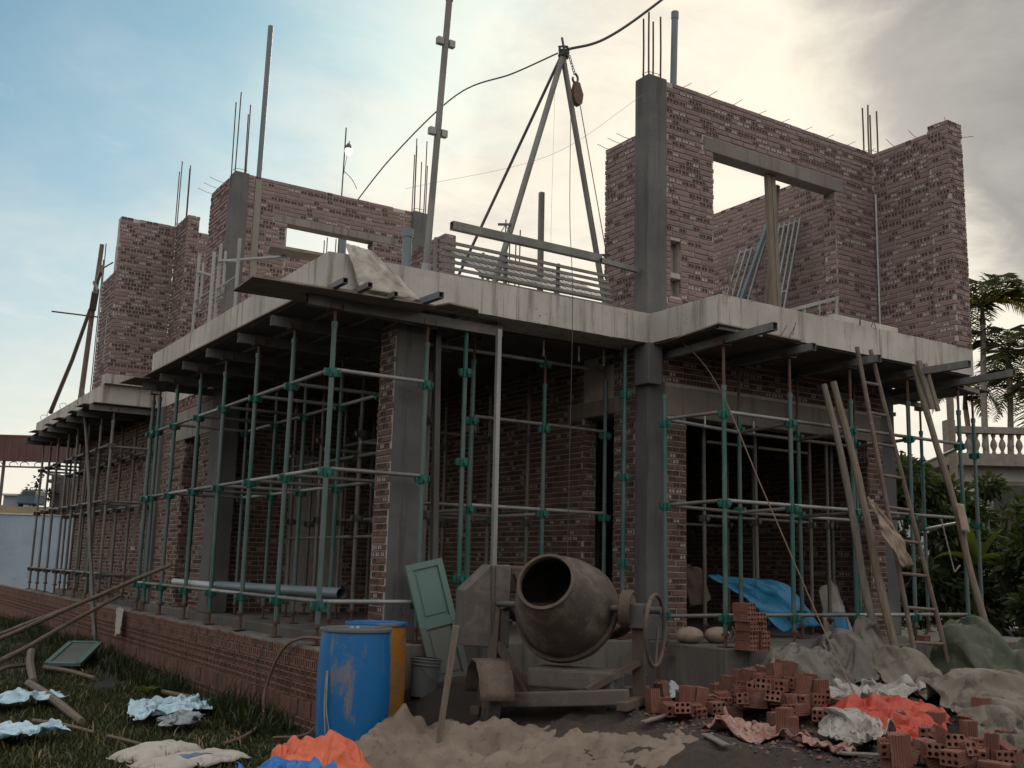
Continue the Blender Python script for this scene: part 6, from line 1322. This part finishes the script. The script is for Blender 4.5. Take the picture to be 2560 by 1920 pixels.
# ------------------------------------------------------------------ background, left
simple('blue_render', (0.22, 0.29, 0.36), (0.27, 0.34, 0.41), 0.8, 0.85, c3=(0.22, 0.25, 0.28), s3=4)
simple('canopy_red', (0.075, 0.032, 0.030), (0.09, 0.04, 0.037), 2, 0.7)
simple('white_paint', (0.55, 0.55, 0.54), (0.62, 0.62, 0.61), 2, 0.7)
simple('pale_stone', (0.40, 0.39, 0.38), (0.48, 0.47, 0.46), 2, 0.85, c3=(0.30, 0.29, 0.28), s3=5)
simple('cab_blue', (0.12, 0.22, 0.34), (0.14, 0.25, 0.38), 3, 0.35); simple('glass_dark', (0.03, 0.035, 0.04), (0.04, 0.045, 0.05), 3, 0.1, bmp=0)
simple('dry_bank', (0.13, 0.10, 0.06), (0.16, 0.125, 0.075), 2, 0.95, c3=(0.08, 0.065, 0.04), s3=6)
root = empty('boundary_wall', (6.0, 37.0, 0), 'pale blue rendered boundary wall beyond the low brick wall', 'wall')
MB().prism([(2.0, 39.5), (10.5, 33.98), (10.6, 34.15), (2.1, 39.67)], -0.2, 2.70).build('wall_face', 'blue_render', root); MB().prism([(1.98, 39.47), (10.48, 33.94), (10.63, 34.18), (2.13, 39.7)], 2.70, 2.745).build('coping', 'pale_stone', root)
bk = MB(); vs = []; fs = []
for i in range(41):
    t = i/40; x, y = 0.5+11*t, 44.8-7.2*t
    for j, (o_, z) in enumerate(((0, 0.0), (0.3, 2.75), (1.3, 3.15), (4, 3.3), (16, 3.35))): vs.append((x+o_*0.55, y+o_*0.83, z+(0.25*fbm(x, j*.7, 4) if j else 0)))
for i in range(40):
    for j in range(4): fs.append((i*5+j, (i+1)*5+j, (i+1)*5+j+1, i*5+j+1))
o = bk.add(vs, fs).build('bank', 'dry_bank', smooth=True); o['kind'] = 'structure'
root = empty('canopy', (6.0, 43.6, 3.2), 'dark red corrugated canopy on a thin post at the far left', 'canopy')
k = MB(); nn = 60
for i in range(nn):
    t0, t1 = i/nn, (i+1)/nn; a, c = V(2.5, 45.7, 0).lerp(V(9.6, 41.25, 0), t0), V(2.5, 45.7, 0).lerp(V(9.6, 41.25, 0), t1); off = V(-0.005, -0.008, 0)*(1 if i % 2 else 0)
    k.add([a+off+V(0, 0, 4.90), c+off+V(0, 0, 4.90), c+off+V(0, 0, 5.82), a+off+V(0, 0, 5.82)], [(0, 1, 2, 3)])
fo = k.build('fascia', 'canopy_red', root); fo.modifiers.new('s', 'SOLIDIFY').thickness = 0.02
MB().prism([(2.5, 45.75), (9.6, 41.3), (13, 46), (5.5, 51)], 5.84, 5.92).build('roof', 'canopy_red', root)
MB().tube((5.40, 44.1, 3.2), (5.40, 44.1, 4.95), 0.06, 8).build('post', 'dark_steel', root); MB().beam((2.6, 45.6, 4.70), (7.2, 42.75, 4.70), 0.06, 0.06).build('tie_beam', 'dark_steel', root)
for i, (x, y) in enumerate(((5.7, 43.85), (6.05, 43.62), (6.5, 43.32), (5.2, 44.15))): MB().path([V(x, y, 4.80)+V(0.13*math.cos(a), -0.08*math.cos(a), 0.10*math.sin(a)) for a in [j*math.pi/8 for j in range(15)]], 0.015, 5).build('scroll', 'dark_steel', root)
root = empty('gate_monument', (8.7, 49.4, 3.2), 'pale carved stone gateway seen behind the far left scaffold', 'monument')
for i, (w_, z0, z1) in enumerate(((1.5, 3.2, 3.5), (1.25, 3.5, 4.55), (1.6, 4.55, 4.70), (1.3, 4.70, 4.90))): MB().obox(Matrix.Translation(V(8.7, 49.4, (z0+z1)/2)) @ Matrix.Rotation(math.radians(-33), 4, 'Z'), w_, 0.6, z1-z0).build('tier', 'pale_stone', root, bevel=0.02)
for s_ in (-1, 1): MB().path(curve_pts([V(8.7, 49.4, 4.92)+V(.84, -.54, 0)*s_*0.4, V(8.7, 49.4, 4.95)+V(.84, -.54, 0)*s_*0.9, V(8.7, 49.4, 5.15)+V(.84, -.54, 0)*s_*1.25], 5), 0.06, 6).build('eave', 'pale_stone', root)
for s_ in (-0.45, -0.15, 0.15, 0.45): MB().tube(V(8.53, 49.1, 3.5)+V(.84, -.54, 0)*s_, V(8.53, 49.1, 4.5)+V(.84, -.54, 0)*s_, 0.07, 8).build('pilaster', 'pale_stone', root)
root = empty('shed', (7.2, 52.7, 3.3), 'small pale flat-roofed shed at the far left', 'shed')
MB().obox(Matrix.Translation(V(7.35, 52.9, 3.65)) @ Matrix.Rotation(math.radians(-33), 4, 'Z'), 0.9, 1.5, 0.8).build('wall', 'blue_render', root); MB().obox(Matrix.Translation(V(7.35, 52.9, 4.08)) @ Matrix.Rotation(math.radians(-33), 4, 'Z'), 1.15, 1.8, 0.08).build('roof', 'white_paint', root)
root = empty('parked_truck', (7.1, 48.0, 3.3), 'pale blue truck cab parked on the bank at the far left', 'truck'); Mt = Matrix.Translation(V(7.1, 48.0, 3.3)) @ Matrix.Rotation(math.radians(-33), 4, 'Z')
MB().obox(Mt @ Matrix.Translation(V(0, 0, 0.38)), 0.75, 1.2, 0.4).build('body', 'cab_blue', root, bevel=0.06); MB().obox(Mt @ Matrix.Translation(V(0.03, -0.02, 0.66)), 0.62, 0.9, 0.22).build('cabin', 'white_paint', root, bevel=0.06); MB().obox(Mt @ Matrix.Translation(V(0.05, -0.48, 0.64)), 0.5, 0.04, 0.16).build('windscreen', 'glass_dark', root)
for s_ in (-.3, .3): MB().tube(Mt @ V(s_-.05, -.35, 0.16), Mt @ V(s_+.05, -.35, 0.16), 0.14, 12).build('wheel', 'rubber', root)

# ------------------------------------------------------------------ foliage helpers
def leaf_mat(name, c1, c2, trans=0.35):
    m = bpy.data.materials.new(name); m.use_nodes = True; t = m.node_tree; t.nodes.clear(); q = NB(t)
    r_ = rnd(q); c = q.mix(r_, c1, c2); df = q.n('ShaderNodeBsdfDiffuse'); tr = q.n('ShaderNodeBsdfTranslucent'); gl = q.n('ShaderNodeBsdfGlossy'); gl.inputs['Roughness'].default_value = 0.4
    q.put(df.inputs[0], c); q.put(tr.inputs[0], q.mix(0.5, c, (c2[0]*1.6, c2[1]*1.7, c2[2]*0.6))); mx = q.n('ShaderNodeMixShader'); mx.inputs[0].default_value = trans; t.links.new(df.outputs[0], mx.inputs[1]); t.links.new(tr.outputs[0], mx.inputs[2])
    m2 = q.n('ShaderNodeMixShader'); m2.inputs[0].default_value = 0.05; t.links.new(mx.outputs[0], m2.inputs[1]); t.links.new(gl.outputs[0], m2.inputs[2]); q.put(gl.inputs[0], (0.5, 0.5, 0.5))
    o = q.n('ShaderNodeOutputMaterial'); t.links.new(m2.outputs[0], o.inputs[0]); MAT[name] = m
leaf_mat('leaf_dark', (0.026, 0.040, 0.014), (0.055, 0.072, 0.024)); leaf_mat('leaf_palm', (0.030, 0.040, 0.015), (0.070, 0.072, 0.026), 0.55); leaf_mat('leaf_banana', (0.055, 0.078, 0.016), (0.095, 0.11, 0.022), 0.5)
leaf_mat('leaf_yellow', (0.20, 0.19, 0.04), (0.26, 0.22, 0.05), 0.6); leaf_mat('grass', (0.022, 0.038, 0.012), (0.062, 0.068, 0.024), 0.3); leaf_mat('weed', (0.018, 0.030, 0.010), (0.040, 0.052, 0.018), 0.3)
simple('bark', (0.16, 0.135, 0.11), (0.11, 0.095, 0.08), 6, 0.9, stretch=(1, 1, 3)); simple('palm_bark', (0.23, 0.20, 0.165), (0.16, 0.14, 0.115), 8, 0.9, stretch=(1, 1, 4))
def leaves(n_, centres, radii, L, W_, seed, droop=0.35):
    r_ = np.random.default_rng(seed); k = r_.integers(0, len(centres), n_); C_ = np.array(centres)[k]; R_ = np.array(radii)[k]
    d_ = r_.normal(size=(n_, 3)); d_ /= np.linalg.norm(d_, axis=1)[:, None]; P = C_+d_*R_[:, None]*(0.45+0.6*r_.random((n_, 1)))*np.array([1, 1, 0.85])
    a = d_*0.7+r_.normal(size=(n_, 3))*0.5; a[:, 2] -= droop; a /= np.linalg.norm(a, axis=1)[:, None]; b_ = np.cross(a, r_.normal(size=(n_, 3))); b_ /= np.linalg.norm(b_, axis=1)[:, None]
    s = (0.6+0.8*r_.random((n_, 1))); up_ = np.cross(a, b_)
    v0 = P; v1 = P+a*L*s*0.5+b_*W_*s*0.5+up_*0.1*L*s; v2 = P+a*L*s; v3 = P+a*L*s*0.5-b_*W_*s*0.5+up_*0.1*L*s
    return np.stack([v0, v1, v2, v3], 1).reshape(-1, 3), np.arange(4*n_).reshape(-1, 4)
def tree(name, base, h, clumps, nl, L, W_, label, seed, mat='leaf_dark', trunk_r=0.09, cat='tree', group=None):
    r_ = random.Random(seed); root = empty(name, base, label, cat, group); B = Vector(base); cs = []; rs = []
    tk = MB(); tk.path(curve_pts([B, B+V(0.05*h*r_.uniform(-1, 1), 0.05*h*r_.uniform(-1, 1), h*0.35), B+V(0.08*h*r_.uniform(-1, 1), 0.08*h*r_.uniform(-1, 1), h*0.75)], 5), [trunk_r*(1-0.05*i) for i in range(11)], 8)
    for (dx_, dy_, dz_, rr) in clumps:
        c_ = B+V(dx_, dy_, dz_); tk.path(curve_pts([B+V(0, 0, h*0.25), B+V(dx_*.45, dy_*.45, h*0.25+(dz_-h*.25)*.6), c_], 4), [trunk_r*.45*(1-.09*i) for i in range(9)], 6)
        for _ in range(7): cs.append(tuple(c_+V(r_.gauss(0, rr*.55), r_.gauss(0, rr*.55), r_.gauss(0, rr*.5)))); rs.append(rr*r_.uniform(.25, .55))
    tk.build('trunk', 'bark', root, smooth=True)
    vs, fs = leaves(nl, cs, rs, L, W_, seed); link('crown', mesh_from('crown', vs.tolist(), fs.tolist()), mat, root); return root
tree('broadleaf_tree', (7.4, 49.0, 3.2), 1.0, [(0, 0, 0.95, 0.35), (0.3, -0.2, 0.8, 0.3), (-0.25, 0.1, 0.75, 0.3)], 500, 0.14, 0.08, 'small dark tree beside the truck at the far left', 3, trunk_r=0.04)
tree('broadleaf_tree', (9.9, 48.2, 3.2), 1.2, [(0, 0, 1.0, 0.4), (0.3, -0.2, 0.6, 0.4)], 500, 0.14, 0.08, 'dark shrub beside the carved gateway', 4, trunk_r=0.04)
# ------------------------------------------------------------------ background, right: trees behind the scaffold
BL = 'dark leafy trees on the right'
tree('broadleaf_tree', (15.8, 11.6, 0.2), 3.6, [(0, 0, 2.9, 0.8), (-0.5, 0.5, 2.2, 0.8), (0.5, -0.4, 2.1, 0.8), (0.1, 0, 1.3, 0.9), (-0.5, 0.2, 0.9, 0.8), (0.6, -0.6, 0.9, 0.8)], 9500, 0.17, 0.075, 'dark glossy-leaved tree right behind the scaffold bays', 11, group=BL)
tree('broadleaf_tree', (17.4, 11.0, 0.2), 3.2, [(0, 0, 2.4, 0.9), (-0.6, 0.5, 1.6, 0.9), (0.6, -0.5, 1.7, 0.9), (0, 0, 0.9, 0.9)], 7500, 0.18, 0.075, 'dark tree filling the gap left of the neighbouring house', 12, group=BL)
tree('broadleaf_tree', (15.2, 8.6, 0.2), 2.6, [(0, 0, 2.0, 0.8), (-0.5, 0.3, 1.3, 0.7), (0.6, -0.5, 1.6, 0.8), (0.2, 0, 0.8, 0.8), (0.9, -0.6, 2.2, 0.7)], 9000, 0.17, 0.07, 'dark bushy tree in front of the neighbouring house', 13, group=BL)
tree('broadleaf_tree', (14.2, 7.6, 0.2), 1.8, [(0, 0, 1.1, 0.6), (0.5, -0.4, 0.8, 0.6), (-0.4, 0.4, 0.7, 0.5)], 5000, 0.14, 0.06, 'low dark bush at the right edge above the tarpaulins', 14, group=BL)
tree('broadleaf_tree', (16.2, 13.6, 0.2), 2.6, [(0, 0, 1.7, 0.8), (-0.7, 0.6, 1.2, 0.8), (0.5, -0.4, 1.0, 0.8)], 3000, 0.16, 0.07, 'dark shrub behind the right doorway pier', 15, group=BL)
def blade_leaf(p, d_, L, W_, droop, root, mat, name='leaf'):
    p = Vector(p); d_ = Vector(d_).normalized(); side = d_.cross(V(0, 0, 1)).normalized(); vs = []; fs = []
    for i in range(9):
        t = i/8; c_ = p+d_*L*t+V(0, 0, -droop*L*t*t); w_ = W_*math.sin(math.pi*min(1, 0.12+0.88*t)**0.8)*0.5
        vs += [c_-side*w_+V(0, 0, w_*0.3), c_, c_+side*w_+V(0, 0, w_*0.3)]
    for i in range(8): k_ = 3*i; fs += [(k_, k_+1, k_+4, k_+3), (k_+1, k_+2, k_+5, k_+4)]
    MB().add(vs, fs).build(name, mat, root, smooth=True)
root = empty('banana_plant', (15.6, 10.35, 0.2), 'banana plant with broad yellow-green leaves behind the scaffold', 'plant')
MB().tube((15.6, 10.35, 0.2), (15.55, 10.3, 2.1), 0.09, 10, 0.06).build('stem', 'leaf_banana', root, smooth=True)
for d_, L, dr_, zz in (((-.25, .1, 1), 1.15, .12, 1.6), ((.35, -.3, 1), 1.1, .3, 1.6), ((.1, -.5, .6), 1.0, .7, 1.6), ((-.5, .4, .7), 1.0, .6, 1.6)): blade_leaf((15.56, 10.3, zz), d_, L, 0.42, dr_, root, 'leaf_banana')
def palm(base, top, n_, L, label, seed, yellow=0, tr=0.09):
    r_ = random.Random(seed); B, T = Vector(base), Vector(top); root = empty('areca_palm', base, label, 'palm tree', 'areca palms on the right')
    pts = [B.lerp(T, i/20)+V(0.1*math.sin(i*.3+seed), 0, 0) for i in range(21)]; MB().path(pts, [tr*(1.15-0.35*i/20)*(1.06 if i % 2 else 1) for i in range(21)], 10).build('trunk', 'palm_bark', root, smooth=True)
    T = pts[-1]; MB().tube(T-V(0, 0, 0.1), T+V(0, 0, 0.5), tr*.95, 8, tr*.4).build('crownshaft', 'leaf_palm', root, smooth=True)
    for i in range(n_):
        az = i*2.399+r_.uniform(-.2, .2); el = r_.uniform(-0.1, 1.15); d_ = V(math.cos(az)*math.cos(el), math.sin(az)*math.cos(el), math.sin(el)); vs = []; fs = []; rp = []
        LL = L*r_.uniform(.85, 1.1); p_ = T+V(0, 0, 0.45); cur = p_.copy(); dd = d_.copy(); m_ = 26
        for j in range(m_):
            rp.append(cur.copy()); cur = cur+dd*(LL/m_); dd = (dd+V(0, 0, -0.065*(1+j/m_))).normalized()
        for j in range(3, m_):
            t = j/m_; ax = (rp[j]-rp[j-1]).normalized(); sd_ = ax.cross(V(0, 0, 1)).normalized(); ll = LL*0.36*math.sin(math.pi*min(1, .18+.8*t))
            for s_ in (-1, 1):
                ld = (sd_*s_*0.85+ax*0.55+V(0, 0, r_.uniform(-.25, .25))).normalized(); w_ = ax*0.022; k_ = len(vs); e = rp[j]+ld*ll+V(0, 0, -0.18*ll); vs += [rp[j]-w_, rp[j]+w_, rp[j]+ld*ll*.6+w_*.8, e, rp[j]+ld*ll*.6-w_*.8]; fs.append((k_, k_+1, k_+2, k_+3, k_+4))
        mb = MB().add(vs, fs); mb.path(rp, [0.018*(1-.8*j/m_) for j in range(m_)], 5); mb.build('frond', 'leaf_yellow' if i < yellow else 'leaf_palm', root)
palm((27.4, 17.6, 0.2), (26.95, 17.3, 8.7), 19, 2.0, 'tallest areca palm right of the brick pier', 1, 3)
palm((28.2, 17.4, 0.2), (27.75, 17.1, 7.5), 17, 1.9, 'middle areca palm above the balustrade', 2)
palm((28.6, 16.7, 0.2), (28.45, 16.75, 6.3), 17, 1.9, 'lowest areca palm at the right edge', 3)
palm((29.3, 19.2, 0.2), (28.6, 19.0, 6.6), 12, 1.4, 'areca palm half hidden behind the slab end', 4)
pole((21.9, 15.0, 0.2), (21.15, 14.45, 6.2), 0.10, 0.07, 'bare palm trunk seen between the right-hand scaffold poles', 'palm_bark')
# neighbouring house with balustraded terrace
simple('house_white', (0.42, 0.41, 0.40), (0.48, 0.47, 0.46), 1.5, 0.85, c3=(0.32, 0.31, 0.30), s3=5); simple('old_stone', (0.17, 0.145, 0.125), (0.23, 0.20, 0.17), 4, 0.9, c3=(0.10, 0.085, 0.075), s3=9)
nh = empty('neighbour_house', (25.5, 15.0, 0.2), 'neighbouring white house with a balustraded roof terrace', 'house')
u_ = V(0.84, -0.54, 0); w_ = V(0.54, 0.84, 0); O = V(23.04, 16.0, 0)
def nbox(a0, a1, b0, b1, z0, z1, name, mat, par=None, bev=0): pts = [O+u_*a+w_*c for a, c in ((a0, b0), (a1, b0), (a1, b1), (a0, b1))]; return MB().prism([(p_.x, p_.y) for p_ in pts], z0, z1).build(name, mat, par or nh, bevel=bev)
nbox(0.55, 5, 0.2, 6, 0.2, 4.2, 'wall', 'house_white'); nbox(0, 5.5, -0.3, 6.2, 4.2, 4.42, 'terrace_slab', 'old_stone'); nbox(0.02, 5.5, -0.28, 0, 5.0, 5.16, 'handrail', 'old_stone'); nbox(0.02, 5.5, -0.26, -0.02, 4.42, 4.5, 'base_rail', 'old_stone')
nbox(-0.02, 0.2, -0.3, -0.05, 4.42, 5.3, 'corner_post', 'old_stone')
for i in range(16):
    c_ = O+u_*(0.36+0.21*i)+w_*-0.14; MB().lathe([(0.05, 0), (0.055, 0.03), (0.035, 0.07), (0.085, 0.2), (0.075, 0.28), (0.03, 0.38), (0.06, 0.46), (0.05, 0.5)], 10, Matrix.Translation(V(c_.x, c_.y, 4.5))).build('baluster', 'old_stone', nh, smooth=True)
wd = nbox(1.25, 2.9, 0.15, 0.22, 2.85, 3.75, 'window', 'glass_dark'); nbox(1.15, 3.0, 0.10, 0.20, 2.72, 2.85, 'sill', 'house_white', wd); nbox(1.15, 1.25, 0.12, 0.21, 2.85, 3.8, 'frame', 'old_stone', wd); nbox(1.15, 3.0, 0.1, 0.21, 3.75, 3.86, 'frame', 'old_stone', wd)
# ------------------------------------------------------------------ added trees behind and left of the viewer, unseen, to block low sky light
cs = []; rs = []; rb_ = random.Random(5)
for i in range(260):
    t = rb_.random()
    if t < 0.6: x, y = rb_.uniform(-14, 26), rb_.uniform(-12, -9)
    else: x, y = rb_.uniform(-14, -10.5), rb_.uniform(-10, 26)
    cs.append((x, y, rb_.uniform(0.3, 6.2 if t < 0.6 else 5.2))); rs.append(rb_.uniform(1.0, 1.9))
vs, fs = leaves(9000, cs, rs, 0.75, 0.42, 9, 0.2); tb = link('tree_belt', mesh_from('tree_belt', vs.tolist(), fs.tolist()), 'leaf_dark'); tag(tb, 'added unseen trees behind the viewer, blocking low sky light', 'trees', kind='stuff')
# ------------------------------------------------------------------ grass
def grass(n_, xr, yr, h0, h1, seed, mat, name, label, dens=None):
    r_ = np.random.default_rng(seed); X = r_.uniform(*xr, n_); Y = r_.uniform(*yr, n_)
    k = 1.3*nfbm(X*1.4, Y*1.4, 51)+0.5*r_.random(n_); ok = (k > -0.02) & (X < 3.62-0.0*Y)
    if dens is not None: ok &= dens(X, Y, r_)
    X, Y = X[ok], Y[ok]; m_ = len(X); Z = ground_z(X, Y)-0.01; H = (h0+(h1-h0)*r_.random(m_)**2)*(1+0.8*np.clip(nfbm(X*.9, Y*.9, 77), -.5, .8)); a = r_.uniform(0, 6.28, m_); w = 0.004+0.005*r_.random(m_); ln = r_.normal(size=(m_, 2))*0.45
    dx_, dy_ = np.cos(a)*w, np.sin(a)*w; B0 = np.stack([X-dx_, Y-dy_, Z], -1); B1 = np.stack([X+dx_, Y+dy_, Z], -1); mx = X+ln[:, 0]*H*.35; my = Y+ln[:, 1]*H*.35
    M0 = np.stack([mx-dx_*.7, my-dy_*.7, Z+H*.6], -1); M1 = np.stack([mx+dx_*.7, my+dy_*.7, Z+H*.6], -1); T = np.stack([X+ln[:, 0]*H, Y+ln[:, 1]*H, Z+H*(1-.25*np.abs(ln).sum(1))], -1)
    vs = np.stack([B0, B1, M1, M0, T], 1).reshape(-1, 3); i5 = 5*np.arange(m_)[:, None]; me = bpy.data.meshes.new(name)
    nq = m_; me.vertices.add(len(vs)); me.vertices.foreach_set('co', vs.ravel()); li = np.concatenate([i5+0, i5+1, i5+2, i5+3, i5+3, i5+2, i5+4], 1).ravel(); me.loops.add(len(li)); me.loops.foreach_set('vertex_index', li); me.polygons.add(2*nq); st = np.stack([7*np.arange(nq), 7*np.arange(nq)+4], 1).ravel(); me.polygons.foreach_set('loop_start', st); me.update(); me.validate()
    o = link(name, me, mat); tag(o, label, 'grass', kind='stuff')
grass(60000, (0.9, 3.68), (6.6, 13.0), 0.02, 0.085, 5, 'grass', 'grass', 'rough short grass left of the low wall'); grass(30000, (0.8, 3.68), (12.5, 27), 0.05, 0.15, 6, 'grass', 'far_grass', 'rough grass toward the far left')
grass(16000, (3.15, 3.68), (8.6, 24), 0.08, 0.30, 7, 'weed', 'weeds', 'dark weeds at the foot of the low brick wall')
leaf_mat('straw', (0.20, 0.15, 0.09), (0.26, 0.20, 0.12), 0.2)
grass(2600, (0.9, 3.6), (6.8, 16), 0.04, 0.14, 8, 'straw', 'dry_stalks', 'dry straw stalks among the grass')
root = empty('leafy_weed', (2.95, 10.9, 0.0), 'small bright leafy weed above the crumpled silvery sheet', 'plant')
for i in range(7): blade_leaf((2.95, 11.35, 0.06), (math.cos(i*2.4), math.sin(i*2.4), 1.2), 0.22, 0.07, 0.4, root, 'leaf_banana')
